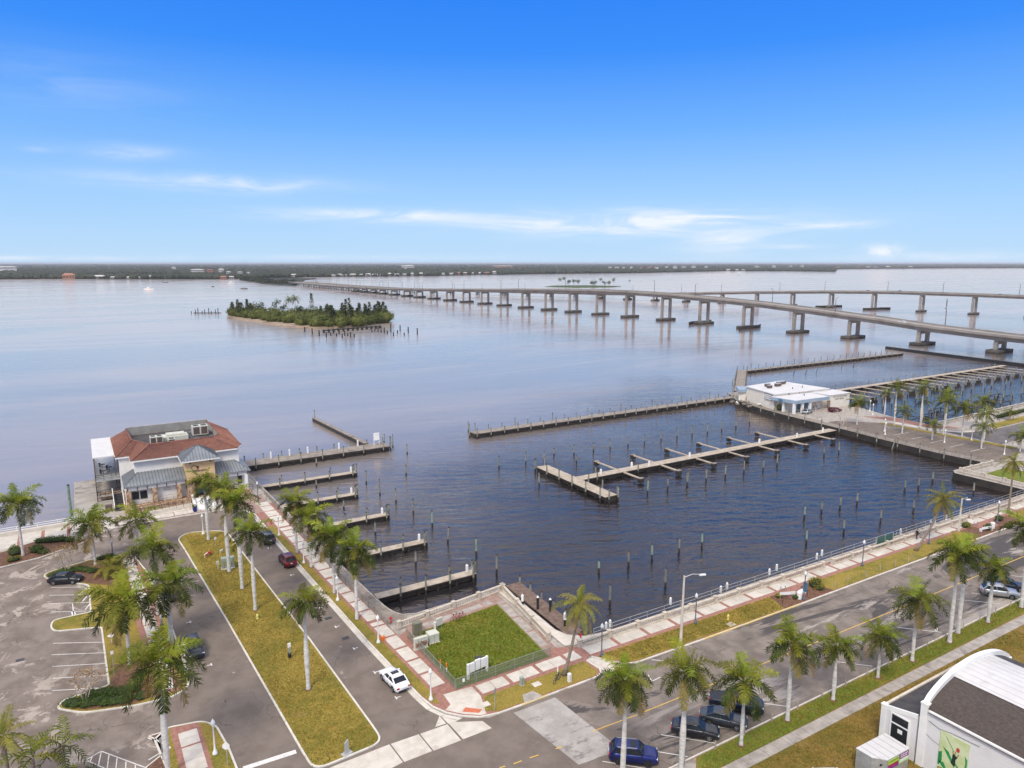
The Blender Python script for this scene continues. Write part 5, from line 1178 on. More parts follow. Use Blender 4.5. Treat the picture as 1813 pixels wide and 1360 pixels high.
car_wheels('suv', 'paint_blue', (1094.4, 1353.6), (1148.3, 1359), 'bright blue compact sport utility car parked south of the quay road', -1, rim='rim_dark', sunroof=True, rails=True)
car_wheels('sedan', 'paint_black', (1060 + 820 * 320 / 1813, 1200 + 590 * 160 / 906), (1060 + 1110 * 320 / 1813, 1200 + 640 * 160 / 906), 'black sedan parked at an angle beside the grey sedan', -1)
car_wheels('sedan', 'paint_slate', (1060 + 1105 * 320 / 1813, 1200 + 475 * 160 / 906), (1060 + 1380 * 320 / 1813, 1200 + 535 * 160 / 906), 'slate grey sedan parked at an angle between the black sedan and the pickup', -1)
car('pickup', 'paint_navy', 56.4, 46.6, R_(-50), 'dark pickup truck parked behind the broad verge palm')
car('suv', 'paint_silver', 109.0, 45.1, R_(-50), 'silver white-roofed small car parked at an angle beside the navy sedan')
car('sedan', 'paint_navy', 112.6, 45.6, R_(-50), 'navy sedan parked beyond the silver car')
car('suv', 'paint_slate', 24.15, 120.4, R_(92), 'grey sport utility car parked along the boulevard kerb by the restaurant', rails=True)
car('suv', 'paint_red', 24.75, 109.2, R_(92), 'maroon sport utility car parked along the boulevard kerb')
car('suv', 'paint_navy', 8.35, 88.6, R_(-87), 'dark blue sport utility car parked on the car-park side of the boulevard', sunroof=True)
car('sedan', 'paint_blue', 7.45, 106.4, R_(-86), 'blue car hidden under the yellow-speared palm')
car('suv', 'paint_white', 54.6, 33.7, R_(-30), 'white vehicle parked on the grass beside the grey kiosk trailer')
# ================================================================== waterfront restaurant
def slope(b, quad, mi=0): b.add(quad, [tuple(range(len(quad)))], mi)
def seams(b, p0, p1, q0, q1, step, wd=.05, ht=.06):
    """raised standing seams on a roof plane between eave p0-p1 and top q0-q1"""
    p0, p1, q0, q1 = map(Vector, (p0, p1, q0, q1)); n = max(1, int((p1 - p0).length / step)); up = Vector((0, 0, ht / 2))
    for i in range(n + 1): s = i / n; b.bar(p0.lerp(p1, s) + up, q0.lerp(q1, s) + up, wd, ht)
def tile_plane(p0, p1, q0, q1, parent, step=.30, rows=None, name='tile_slope', mat='roof_tile'):
    """clay barrel tiles: corrugated courses from eave edge p0-p1 up to q0-q1"""
    p0, p1, q0, q1 = map(Vector, (p0, p1, q0, q1)); L = max((p1 - p0).length, (q1 - q0).length); n = max(2, int(L / step) * 4); H_ = ((q0 + q1) / 2 - (p0 + p1) / 2).length; rows = rows or max(2, int(H_ / .45))
    nrm = (p1 - p0).cross(q0 - p0).normalized(); nrm = nrm if nrm.z > 0 else -nrm; vs = []; fs = []
    for r in range(rows):
        for e in (0, 1):
            t = (r + e) / rows; a, c = p0.lerp(q0, t), p1.lerp(q1, t)
            for i in range(n + 1):
                h = .045 * math.cos(2 * PI * i / 4) + (.05 if e == 0 else .0); vs.append(a.lerp(c, i / n) + nrm * (h + .05))
        o = r * 2 * (n + 1)
        for i in range(n): fs.append((o + i, o + i + 1, o + n + 1 + i + 1, o + n + 1 + i))
    return MB().add(vs, fs).build(name, M[mat], parent)
rest = thing('restaurant', 'two-storey white waterfront restaurant with red tile roof, grey metal porch roofs and tan entrance tower', 'building', (14, 160, 0))
OX, OY = 14, 160
def rb(name, x0, x1, y0, y1, z0, z1, mat, parent=None): return MB().box(x0 - OX, x1 - OX, y0 - OY, y1 - OY, z0, z1).build(name, M[mat], parent or rest)
def L3(x, y, z): return (x - OX, y - OY, z)
rb('plinth', 4.2, 27.0, 147.6, 176, 0, 1.15, 'stone_clad')
wl = rb('wall', 6.6, 26.0, 153.1, 175.6, 1.15, 9.0, 'stucco'); rb('wall', 4.2, 6.6, 157.2, 174.8, 1.15, 9.0, 'stucco')
rb('wall', 4.6, 15.2, 149.6, 153.1, 1.15, 5.0, 'stucco'); rb('wall', 20.4, 26.4, 150.2, 153.1, 1.15, 5.0, 'stucco')
# tower
tw = rb('tower', 15.2, 20.4, 147.6, 153.4, 4.9, 9.0, 'stucco_tan')
for x0, x1 in ((15.2, 16.5), (19.1, 20.4)): rb('stone_pier', x0, x1, 147.5, 149, 1.15, 4.9, 'stone_clad')
rb('entrance_glass', 16.5, 19.1, 149.0, 149.15, 1.2, 4.6, 'glass_teal'); rb('door_frame', 17.7, 17.9, 148.9, 149.2, 1.2, 4.6, 'metal_dark'); rb('canopy_band', 16.5, 19.1, 148.3, 149, 4.0, 4.25, 'black'); rb('canopy_band', 16.5, 19.1, 148.6, 149, 1.3, 1.5, 'black')
for x in (16.0, 19.6): rb('wall_lantern', x - .12, x + .12, 147.4, 147.6, 8.2, 8.6, 'metal_dark')
lg = MB()
for k in range(22):
    a = k * .45; r = .75 - .02 * k; lg.obox((16.4 - OX + r * math.cos(a) * (1 if k < 12 else .6) + .05 * k, 147.57 - OY, 7.2 + r * math.sin(a) * .8), .09, .02, .05)
for k in range(9): lg.obox((16.5 - OX + k * .28, 147.57 - OY, 6.55 + .08 * (k % 2)), .09, .02, .16 + .05 * (k % 3 == 0))
lg.build('sign_scroll', M['metal_brown'], rest)
tr = MB(); e = 8.95; ap = L3(17.8, 150.4, 11.2); c4 = [L3(14.3, 146.7, e), L3(21.3, 146.7, e), L3(21.3, 154.2, e), L3(14.3, 154.2, e)]
for i in range(4): slope(tr, [c4[i], c4[(i + 1) % 4], ap])
slope(tr, c4[::-1])
tro = tr.build('tower_roof', M['roof_metal'], rest)
sm = MB()
for i in range(4):
    a, b_ = Vector(c4[i]), Vector(c4[(i + 1) % 4]); A_ = Vector(ap)
    for k in range(1, 12):
        s = k / 12; p = a.lerp(b_, s); m_ = (a + b_) / 2; tpar = abs(s - .5) * 2; q = p + (A_ - m_) * (1 - tpar); sm.bar(p + Vector((0, 0, .03)), q + Vector((0, 0, .03)), .08, .09)
    sm.bar(a, A_, .12, .1)
sm.build('standing_seams', M['seam_metal'], tro)
MB().box(14.25 - OX, 21.35 - OX, 146.65 - OY, 146.75 - OY, e - .22, e - .01).build('gutter', M['white_paint'], tro); MB().box(14.25 - OX, 14.33 - OX, 146.76 - OY, 154.2 - OY, e - .22, e - .01).build('gutter', M['white_paint'], tro)
# porch roofs
def porch(x0, x1, name='porch_roof', hipL=True, hipR=True):
    b = MB(); ze, zt = 5.1, 6.45; yb, yf = 153.12, 148.3; xl, xr = (x0 + 2.7 if hipL else x0), (x1 - 2.4 if hipR else x1)
    A, B, Cc, D = L3(x0, yf, ze), L3(x1, yf, ze), L3(xr, yb, zt), L3(xl, yb, zt); slope(b, [A, B, Cc, D])
    if hipL: slope(b, [L3(x0, yb + 4.4, ze), A, D, L3(xl, yb + 4.4, zt)])
    if hipR: slope(b, [B, L3(x1, yb + 4.0, ze), L3(xr, yb + 4.0, zt), Cc])
    b.box(x0 - OX, x1 - OX, yf - OY, yf - OY + .1, ze - .26, ze - .02)
    o = b.build(name, M['roof_metal'], rest); s = MB(); nL = int((x1 - x0) / .55)
    for i in range(nL + 1):
        x = x0 + (x1 - x0) * i / nL; tt = 1.0
        if hipL and x < xl: tt = (x - x0) / (xl - x0)
        if hipR and x > xr: tt = min(tt, (x1 - x) / (x1 - xr))
        if tt > .03: s.bar(L3(x, yf, ze + .03), L3(x, yf + (yb - yf) * tt, ze + (zt - ze) * tt + .03), .08, .09)
    if hipL:
        for k in range(14): y = yf + (yb + 4.4 - yf) * k / 13; q = min(1, (y - yf) / (yb - yf)); s.bar(L3(x0, y, ze + .03), L3(x0 + (xl - x0) * q, y, ze + (zt - ze) * q + .03), .08, .09)
        s.bar(A, D, .12, .1)
    if hipR: s.bar(B, Cc, .12, .1)
    s.build('standing_seams', M['seam_metal'], o)
porch(4.3, 15.15, hipR=False); porch(20.45, 27.3, hipL=False)
for x0, x1 in ((4.9, 15.0), (21.0, 26.7)):
    rb('frieze', x0, x1, 148.7, 148.95, 4.15, 4.95, 'stucco')
    n = int((x1 - x0) / 1.6)
    for i in range(n + 1): x = x0 + (x1 - x0) * i / n; rb('bracket', x - .07, x + .07, 148.62, 148.7, 4.1, 4.95, 'metal_brown')
for x in (5.0, 9.5, 13.8): rb('stone_column', x - .4, x + .4, 148.6, 149.4, .05, 4.15, 'stone_clad')
for x in (21.2, 26.4): rb('porch_column', x - .3, x + .3, 148.6, 149.2, 0, 4.15, 'white_paint')
for x in (5.6, 7.0): rb('porch_window', x, x + 1.2, 149.5, 149.58, 2.0, 3.6, 'glass')
nm = MB()
for k in range(6): nm.obox((11.2 - OX + k * .22, 149.55 - OY, 3.5), .07, .02, .09); nm.obox((11.2 - OX + k * .22, 149.55 - OY, 3.15), .07, .02, .09)
nm.build('wall_lettering', M['metal_grey'], rest)
rb('porch_window', 22.6, 23.2, 150.1, 150.18, 2.0, 3.6, 'glass'); rb('porch_window', 25.0, 25.8, 150.1, 150.18, 2.0, 3.6, 'glass')
# stairs and ramp
stp = link('stairs', None, rest)
for k in range(8): MB().box(16.0 - OX, 19.4 - OX, 142.9 + k * .55 - OY, 147.6 - OY, k * .145, (k + 1) * .145).build('step', M['white_paint'], stp)
for x in (15.9, 19.5): MB().add([L3(x - .18, 142.6, 0), L3(x + .18, 142.6, 0), L3(x + .18, 147.4, 0), L3(x - .18, 147.4, 0), L3(x - .18, 142.6, .45), L3(x + .18, 142.6, .45), L3(x + .18, 147.4, 2.0), L3(x - .18, 147.4, 2.0)], [(4, 5, 6, 7), (0, 1, 5, 4), (1, 2, 6, 5), (2, 3, 7, 6), (3, 0, 4, 7)]).build('stair_wall', M['white_paint'], stp)
for x in (17.2, 18.4): MB().bar(L3(x, 143, .95), L3(x, 147.3, 2.1), .05).build('handrail', M['metal_dark'], stp)
rmp = link('ramp', None, rest)
MB().add([L3(4.4, 145.0, 0), L3(15.5, 145.0, 0), L3(15.5, 146.6, 0), L3(4.4, 146.6, 0), L3(4.4, 145.0, .25), L3(15.5, 145.0, .7), L3(15.5, 146.6, .7), L3(4.4, 146.6, .25)], [(4, 5, 6, 7), (0, 1, 5, 4), (1, 2, 6, 5), (2, 3, 7, 6), (3, 0, 4, 7)]).build('slab', M['concrete_pale'], rmp)
MB().box(4.4 - OX, 15.5 - OX, 146.7 - OY, 147.5 - OY, 0, 1.1).build('planter_wall', M['stone_clad'], rmp)
MB().box(4.4 - OX, 15.4 - OX, 144.82 - OY, 145.0 - OY, 0, .62).build('kerb_wall', M['concrete_pale'], rmp)
for yy, zo in ((145.0, .45), (146.65, .7), (149.0, 1.2)):
    for hh in (.5, 1.0): MB().bar(L3(5.4, yy, zo + hh - (.2 if zo < 1 else 0)), L3(15.2, yy, zo + hh + (.15 if zo < 1 else 0)), .06).build('handrail', M['metal_brown'] if zo < 1 else M['metal_grey'], rmp)
    for i in range(9): x = 5.4 + i * 1.22; MB().bar(L3(x, yy, .2), L3(x, yy, zo + 1.0), .06).build('rail_post', M['metal_brown'] if zo < 1 else M['metal_grey'], rmp)
# tile roof: hipped skirts around an open roof well
roof = link('tile_roof', None, rest)
ze, zt = 8.95, 10.5
skirts = [((6.0, 152.3), (25.6, 152.3), (22.0, 158.2), (9.9, 158.2)), ((25.6, 152.3), (26.9, 155.0), (23.4, 160.4), (22.0, 158.2)), ((26.9, 155.0), (26.9, 171.0), (23.4, 170.0), (23.4, 160.4)), ((26.9, 171.0), (25.8, 176.4), (23.2, 175.4), (23.4, 170.0)),
          ((3.6, 156.8), (6.0, 156.8), (8.0, 162.0), (7.0, 164.4)), ((6.0, 156.8), (6.0, 152.3), (9.9, 158.2), (8.0, 162.0)), ((3.4, 175.2), (3.6, 156.8), (7.0, 164.4), (6.6, 175.4))]
for e0, e1, t1, t0 in skirts: tile_plane(L3(*e0, ze), L3(*e1, ze), L3(*t0, zt), L3(*t1, zt), roof)
rg = MB()
for a, b_ in (((6.0, 152.3), (9.9, 158.2)), ((25.6, 152.3), (22.0, 158.2)), ((26.9, 155.0), (23.4, 160.4)), ((3.6, 156.8), (7.0, 164.4)), ((26.9, 171), (23.4, 170))): rg.tube([L3(*a, ze + .1), L3(*b_, zt + .12)], .15, 6)
tops = [(9.9, 158.2), (22.0, 158.2), (23.4, 160.4), (23.4, 170.0), (23.2, 175.4)]
for a, b_ in zip(tops, tops[1:]): rg.tube([L3(*a, zt + .1), L3(*b_, zt + .1)], .15, 6)
for a, b_ in (((9.9, 158.2), (8.0, 162)), ((8.0, 162), (7.0, 164.4)), ((7.0, 164.4), (6.6, 175.4))): rg.tube([L3(*a, zt + .1), L3(*b_, zt + .1)], .15, 6)
rg.build('ridge_tiles', M['roof_tile'], roof, True)
fas = MB()
for a, b_ in (((6.0, 152.3), (25.6, 152.3)), ((25.6, 152.3), (26.9, 155.0)), ((26.9, 155), (26.9, 171)), ((3.6, 156.8), (6.0, 156.8)), ((6, 156.8), (6, 152.3)), ((3.4, 175.2), (3.6, 156.8))): fas.bar(L3(*a, ze - .12), L3(*b_, ze - .12), .18, .26)
fas.build('fascia', M['white_paint'], roof)
well = [(9.9, 158.2), (22.0, 158.2), (23.4, 160.4), (23.4, 170), (23.2, 175.5), (6.6, 175.5), (7.0, 164.4), (8.0, 162)]
MB().prism([(x - OX, y - OY) for x, y in well], 9.02, 9.12).build('flat_roof', M['roof_dark'], rest)
for a, b_ in zip(well, well[1:] + well[:1]):
    if a[1] > 175 and b_[1] > 175: continue
    MB().bar(L3(*a, 9.8), L3(*b_, 9.8), .12, 1.36).build('inner_parapet', M['parapet_metal'], rest)
back = MB(); back.box(6.4 - OX, 23.4 - OX, 175.5 - OY, 175.9 - OY, 9.0, 11.0)
bp = back.build('back_parapet', M['parapet_metal'], rest); rbm = MB()
for i in range(56): rbm.box(6.5 + i * .3 - OX, 6.56 + i * .3 - OX, 175.42 - OY, 175.5 - OY, 9.1, 10.98)
rbm.build('ribs', M['parapet_metal'], bp)
def hvac(x, y, z, sx, sy, sz, label, fans=2, rz=0):
    t = thing('roof_air_unit', label, 'air conditioner', (x, y, z), rz)
    MB().box(-sx, sx, -sy, sy, .25, sz).build('casing', M['util_beige'], t); MB().box(-sx * .9, sx * .9, -sy * .9, sy * .9, 0, .25).build('curb', M['metal_dark'], t)
    for k in range(fans):
        px = -sx + sx * (2 * k + 1) / fans; MB().lathe([(min(sx / fans, sy) * .8, 0), (min(sx / fans, sy) * .8, .08), (.05, .03)], 14, (px, 0, sz)).build('fan', M['metal_dark'], t)
        MB().box(px - sx / fans * .8, px + sx / fans * .8, -sy - .03, -sy + .01, .45, sz - .15).build('grille', M['metal_brown'], t)
    return t
hvac(20.7, 168.2, 9.12, 1.6, 1.1, 2.2, 'large twin-fan beige air unit on the restaurant roof well', 2)
hvac(11.6, 164.4, 9.12, 1.2, .9, 1.7, 'smaller beige air unit on the restaurant roof well', 2); hvac(14.4, 163.2, 9.12, .7, .7, 1.1, 'single-fan beige condenser on the restaurant roof well', 1)
o = tag(MB().box(-2.6, 2.6, -1.6, 1.6, 0, .9).box(-1.6, 2.0, -1.2, 1.2, .9, 1.3).build('roof_duct', M['util_beige']), 'long pale duct housing on the restaurant roof well', 'duct'); o.location = (15.4, 167.2, 9.12)
rb('curb_wall', 11.0, 16.0, 160.6, 160.9, 9.12, 9.5, 'white_paint')
# west balconies
MB().box(-.3 - OX, 3.5 - OX, 160.6 - OY, 178.6 - OY, 8.4, 8.62).build('balcony_roof', M['roof_white'], rest)
for z in (4.4, 1.2):
    rb('balcony_floor', -.1, 4.2, 158.4, 177.6, z - .25, z, 'metal_grey' if z > 2 else 'concrete_old')
    br = MB(); bx = -.05
    for hh in (.35, .7, 1.05): br.bar(L3(bx, 158.5, z + hh), L3(bx, 177.5, z + hh), .06); br.bar(L3(bx, 158.5, z + hh), L3(4.1, 158.5, z + hh), .06)
    for k in range(13): br.bar(L3(bx, 158.5 + k * 1.58, z), L3(bx, 158.5 + k * 1.58, z + 1.05), .07)
    for k in range(4): br.bar(L3(bx + k * 1.38, 158.5, z), L3(bx + k * 1.38, 158.5, z + 1.05), .07)
    br.build('balcony_rail', M['metal_dark'], rest)
for y in (158.5, 161, 165.5, 170, 174, 177.5):
    rb('balcony_post', -.2, .02, y, y + .22, 0, 8.4 if y > 160 else 4.4, 'metal_brown')
rb('balcony_post', 3.4, 3.6, 160.7, 160.9, 0, 8.4, 'metal_brown')
for y0 in (162, 166, 170): rb('balcony_door', 4.1, 4.2, y0, y0 + 2.2, 4.5, 7.0, 'glass'); rb('balcony_door', 4.1, 4.2, y0, y0 + 2.2, 1.3, 3.8, 'glass')
rb('brick_panel', .4, 3.9, 159.0, 159.2, .3, 1.6, 'stone_clad')
sst = link('side_stairs', None, rest)
for k in range(9): MB().box(2.6 - OX, 4.2 - OX, 150.6 + k * .8 - OY, 151.5 + k * .8 - OY, k * .16, (k + 1) * .16).build('step', M['metal_dark'], sst)
for x in (2.55, 4.25): MB().bar(L3(x, 150.4, .9), L3(x, 158, 2.4), .12, .5).build('side_rail', M['white_paint'], sst)
o = tag(MB().box(-.6, .6, -.45, .45, 0, 1.2).build('bin_box', M['metal_brown']), 'dark brown bin cabinet beside the restaurant side stairs', 'bin'); o.location = (1.6, 151.6, .02)
# terrace furniture on the lower balcony
for i, (x, y) in enumerate(((1.4, 163), (2.6, 165.5), (1.4, 168.5))):
    t = thing('patio_table', 'dark patio table with chairs on the restaurant balcony', 'table', (x, y, 4.4), 0, 'balcony tables')
    MB().lathe([(.5, .7), (.5, .75)], 12).build('table_top', M['metal_dark'], t); MB().lathe([(.05, 0), (.05, .7)], 6).build('leg', M['metal_dark'], t)
    for a in range(3):
        q = thing('patio_chair', 'dark patio chair by a balcony table', 'chair', (x + math.cos(a * 2.1) * .85, y + math.sin(a * 2.1) * .85, 4.4), a * 2.1, 'balcony chairs')
        MB().box(-.2, .2, -.2, .2, .4, .45).build('seat', M['metal_dark'], q); MB().box(.17, .22, -.2, .2, .45, .9).build('backrest', M['metal_dark'], q)
        for u_ in (-.17, .17):
            for v_ in (-.17, .17): MB().box(u_ - .02, u_ + .02, v_ - .02, v_ + .02, 0, .4).build('leg', M['metal_dark'], q)
pot = thing('flower_pot', 'cobalt blue planter with a green plant at the foot of the stairs', 'planter', (15.6, 142.2, .13))
MB().lathe([(.26, 0), (.42, .5), (.40, .85), (.32, .84)], 14).build('pot', M['terracotta_blue'], pot); b = MB(); leaf_clump(b, (0, 0, 1.1), (.45, .45, .45), 120, .2, random.Random(3)); b.build('foliage', M['hedge'], pot)
# service gate leaning rail at right of porch
railing((21.2, 147.8), (27.4, 147.8), 'brown metal railing of the restaurant porch next to the promenade', 1.0, 1.2, (.5, 1.0), 'metal_brown', .06, 1.15)
for (u, v) in ((28.2, 152.5), ):
    MB().box(27.0 - OX, 28.6 - OX, 146 - OY, 168 - OY, .0, .35).build('side_deck', M['concrete_old'], rest)
# ================================================================== marina house
mh = thing('marina_house', 'low white flat-roofed marina house with a blue fascia on the far quay', 'building', (200, 150, 0)); mX, mY = 200, 150
def mb(name, poly, z0, z1, mat, parent=None): return MB().prism([(x - mX, y - mY) for x, y in poly], z0, z1).build(name, M[mat], parent or mh)
mb('wall', [(189.8, 148.9), (194.3, 163.6), (213, 165), (214.5, 146.4)], 0, 4.9, 'cream'); mb('roof', [(189.5, 148.6), (194.0, 164.0), (213.3, 165.4), (214.8, 146.2)], 4.9, 5.15, 'roof_white')
mb('wall', [(190.4, 146.5), (193.2, 143.6), (205, 142.4), (206, 146), (206, 149), (191, 149)], 0, 3.3, 'cream')
mb('fascia', [(188.6, 149.3), (189.6, 140.4), (205.4, 139.6), (205.6, 147), (190.0, 149.5)], 3.3, 4.3, 'blue_fascia'); mb('porch_roof', [(188.7, 149.2), (189.7, 140.5), (205.3, 139.7), (205.5, 147), (190.0, 149.4)], 4.3, 4.42, 'roof_white')
mb('wall', [(207.5, 140.9), (217.2, 140.4), (217.6, 147), (206.2, 147.2)], 0, 4.2, 'cream'); mb('roof', [(207.3, 140.7), (217.4, 140.2), (217.8, 147.2), (206, 147.4)], 4.2, 4.4, 'roof_white')
mb('fascia', [(191.6, 165.0), (194.2, 163.7), (199, 168), (196, 170)], 3.0, 4.0, 'blue_fascia'); mb('wall', [(192.6, 165.6), (194.4, 164.2), (198.6, 167.9), (196.4, 169.4)], 0, 3.0, 'cream')
for x, y in ((189.9, 141.2), (193.5, 140.9), (196.8, 140.6), (190.3, 145.4)): mb('porch_column', [(x - .35, y - .35), (x + .35, y - .35), (x + .35, y + .35), (x - .35, y + .35)], 0, 3.3, 'white_paint')
for x in (194.6, 197.6, 201.5): mb('window', [(x, 142.2 + (205 - x) * .09), (x + 1.9, 142.2 + (203.1 - x) * .09), (x + 1.9, 142.6 + (203.1 - x) * .09), (x, 142.6 + (205 - x) * .09)], .6, 2.9, 'glass_light')
mb('doorway', [(206.6, 140.8), (207.5, 140.75), (207.5, 141.2), (206.6, 141.3)], 0, 2.6, 'wood_brown')
for k in range(5): x = 189.2 - .0; y = 148 - k * 1.4; mb('panel_joint', [(190.2, y), (190.3, y), (190.3, y + .1), (190.2, y + .1)], 0, 3.3, 'metal_grey')
for (x, y, s) in ((203, 158, 1.5), (199.5, 159.5, 1.2), (197.5, 157, 1.0), (207, 160, 2.2), (209.6, 161, 1.2)):
    t = thing('roof_vent', 'grey roof vent unit on the marina house', 'vent', (x, y, 5.15), 0, 'vents on the marina house'); MB().box(-s * .8, s * .8, -.5, .5, .1, 1.0).build('casing', M['metal_brown'], t); MB().box(-s * .7, s * .7, -.4, .4, 0, .1).build('curb', M['roof_white'], t); MB().box(-s * .85, s * .85, -.55, .55, 1.0, 1.08).build('cap', M['metal_grey'], t)
for (x, y) in ((196, 148.0), (199, 144.5), (203, 152), (201, 147.8), (208, 152)): tag(MB().lathe([(.12, 0), (.12, .5), (.2, .5), (.2, .6)], 8).build('vent_pipe', M['metal_dark']), 'small dark vent pipe on the marina house roof', 'pipe', 'vent pipes on the marina house').location = (x, y, 4.4 if y < 149 else 5.15)
def text(body, size, loc, rot, mat, parent, name='lettering'):
    c = bpy.data.curves.new('lettering', 'FONT'); c.body = body; c.size = size; c.extrude = .01; c.align_x = 'CENTER'; c.align_y = 'CENTER'; c.resolution_u = 2
    tmp = bpy.data.objects.new('t', c); C.objects.link(tmp); dg = bpy.context.evaluated_depsgraph_get(); me = bpy.data.meshes.new_from_object(tmp.evaluated_get(dg)); bpy.data.objects.remove(tmp)
    me.materials.clear(); me.materials.append(M[mat]); o = link(name, me, parent); o.location = loc; o.rotation_euler = rot; return o
text('CITY OF FORT MYERS', .72, (212.4 - mX, 140.62 - mY, 3.5), (PI / 2, 0, R_(-2.9)), 'black', mh); text('YACHT BASIN', .72, (212.0 - mX, 140.64 - mY, 2.75), (PI / 2, 0, R_(-2.9)), 'black', mh)
aw = math.atan2(163.6 - 148.9, 194.3 - 189.8)
sg = link('wall_sign', None, mh); sg.location = (190.55 - mX, 151.6 - mY, 3.7); sg.rotation_euler = (0, 0, aw + PI)
MB().box(-2.0, 2.0, -.18, .0, -.95, .95).build('frame', M['metal_brown'], sg); MB().box(-1.85, 1.85, -.2, -.18, -.8, .8).build('board', M['white_paint'], sg)
text('FORT MYERS', .55, (0, -.22, .3), (PI / 2, 0, 0), 'black', sg); text('YACHT BASIN', .55, (0, -.22, -.35), (PI / 2, 0, 0), 'black', sg)
rg = MB(); rg.lathe([(.75, -.03), (.95, 0), (.75, .03)], 20); em = rg.build('ring_emblem', M['banner_blue'], mh); em.location = (188.78 - mX, 145.6 - mY, 3.8); em.rotation_euler = (0, PI / 2, R_(-6)); em.scale = (.5, 1.0, 1)
for (u, v, c, yaw, l) in ((1429, 732, 'paint_silver', .2, 'silver car parked before the marina house porch'), (1478, 729, 'paint_red', -.2, 'small red car parked before the marina house')):
    x, y = P(u, v); car('hatch', c, x, y, yaw, l, detail=False)
# clutter on the quay by the marina house
for i, (u, v) in enumerate(((1296, 712), (1305, 716), (1318, 716), (1333, 711), (1368, 722), (1345, 720), (1326, 720), (1310, 711))):
    x, y = P(u, v); t = thing('stacked_gear', 'jumbled grey and white dock gear on the quay by the marina house', 'gear', (x, y, .0), i, 'dock gear by the marina house')
    MB().box(-.7, .7, -.5, .5, 0, .55).build('crate', M['wood_grey'], t); MB().tube([(-.9, 0, .6), (0, .3, .9), (.9, -.2, .6)], .18, 6).build('bundle', M['white_paint' if i % 2 else 'metal_dark'], t)
t = thing('flag_mast', 'thin mast with a small sign frame on the outer pier corner', 'mast', (196, 171, -.1)); MB().tube([(0, 0, 0), (0, 0, 16)], [.1, .05], 6).build('pole', M['metal_grey'], t); MB().tube([(-.8, 0, 4.2), (-.8, 0, 6.4), (.8, 0, 6.4), (.8, 0, 4.2), (-.8, 0, 4.2)], .08, 5).build('frame', M['metal_dark'], t)
# ================================================================== white hall with the arched roof
hX, hY = 64.3, 31.6
hall = thing('arched_hall', 'white painted brick hall with a barrel roof of brown shingle and white membrane', 'building', (hX, hY, 0))
HW, HL, ZE, ZA = 15.6, 34.0, 6.05, 8.25
def arch(x): return ZE + (ZA - ZE) * (1 - ((x - HW / 2) / (HW / 2)) ** 2) ** .75 if 0 <= x <= HW else ZE
MB().box(0, HW, -HL, 0, 0, ZE - .05).build('wall', M['painted_brick'] if 'painted_brick' in M else M['stucco'], hall)
def vault(x0, x1, y0, y1, dz, mat, name, n=18):
    vs = []; fs = []
    for i in range(n + 1):
        x = x0 + (x1 - x0) * i / n; vs += [(x, y0, arch(x) + dz), (x, y1, arch(x) + dz)]
    for i in range(n): fs.append((2 * i, 2 * i + 1, 2 * i + 3, 2 * i + 2))
    return MB().add(vs, fs).build(name, M[mat], hall, True)
vault(-.0, 4.3, -HL, -.35, .02, 'shingle', 'shingle_roof'); m_ = vault(4.25, 11.6, -HL, -.35, .09, 'roof_white', 'membrane_roof'); vault(11.55, HW, -HL, -.35, .02, 'roof_dark', 'dark_roof')
sb = MB()
for k in range(9):
    x = 4.6 + k * .85
    vs = [(x, -HL, arch(x) + .10), (x + .04, -HL, arch(x + .04) + .10), (x + .04, -.4, arch(x + .04) + .10), (x, -.4, arch(x) + .10)]; sb.add(vs, [(0, 1, 2, 3)])
sb.build('membrane_seams', M['parapet_metal'], m_)
vs = []; fs = []; n = 26
for i in range(n + 1):
    x = HW * i / n; z = arch(x); vs += [(x, -.35, ZE - .3), (x, -.35, z + .48), (x, .12, z + .48), (x, .12, 0)]
for i in range(n):
    for k in range(3): a = 4 * i + k; fs.append((a, a + 1, a + 5, a + 4))
MB().add(vs, fs).build('arched_gable', M['white_paint'], hall)
for x in (.05, HW - .45): MB().box(x - .16, x + .46, -.42, .2, 0, ZE + .3).box(x - .2, x + .5, -.46, .24, ZE + .3, ZE + .46).build('corner_pilaster', M['white_paint'], hall)
MB().box(-.22, .0, -HL, -.6, ZE - .22, ZE + .0).build('gutter', M['white_paint'], hall); MB().box(-.27, -.22, -HL, -.6, ZE - .2, ZE - .14).build('gutter_lip', M['metal_brown'], hall)
# lean-to on the street side
an = link('lean_to', None, hall); an.location = (.0, .42, 0)
MB().add([(0, 0, 0), (0, 3.3, 0), (16, 3.3, 0), (16, 0, 0), (0, 0, 4.75), (0, 3.3, 4.0), (16, 3.3, 4.0), (16, 0, 4.75)], [(0, 4, 5, 1), (1, 5, 6, 2), (2, 6, 7, 3), (3, 7, 4, 0), (0, 1, 2, 3)]).build('wall', M['painted_brick'] if 'painted_brick' in M else M['stucco'], an)
MB().add([(.15, 0, 4.79), (.15, 3.2, 4.05), (16, 3.2, 4.05), (16, 0, 4.79)], [(0, 3, 2, 1)]).build('roof', M['roof_dark'], an)
MB().box(0, 16, 3.12, 3.36, 3.9, 4.22).build('street_parapet', M['concrete_pale'], an); MB().add([(-.04, .0, 4.5), (-.04, 3.3, 3.75), (-.04, 3.3, 4.2), (-.04, 0, 4.95), (.16, 0, 4.5), (.16, 3.3, 3.75), (.16, 3.3, 4.2), (.16, 0, 4.95)], [(0, 1, 2, 3)[::-1], (4, 5, 6, 7), (3, 2, 6, 7), (1, 5, 6, 2)]).build('parapet', M['white_paint'], an)
MB().box(-.14, .3, 3.02, 3.44, 0, 4.15).box(-.18, .34, 2.98, 3.48, 4.15, 4.3).build('corner_pilaster', M['white_paint'], an)
wn = link('window', None, an); wn.location = (-.03, 1.55, 2.45)
MB().box(-.02, .05, -.85, .85, -1.35, 1.35).build('pane', M['glass'], wn)
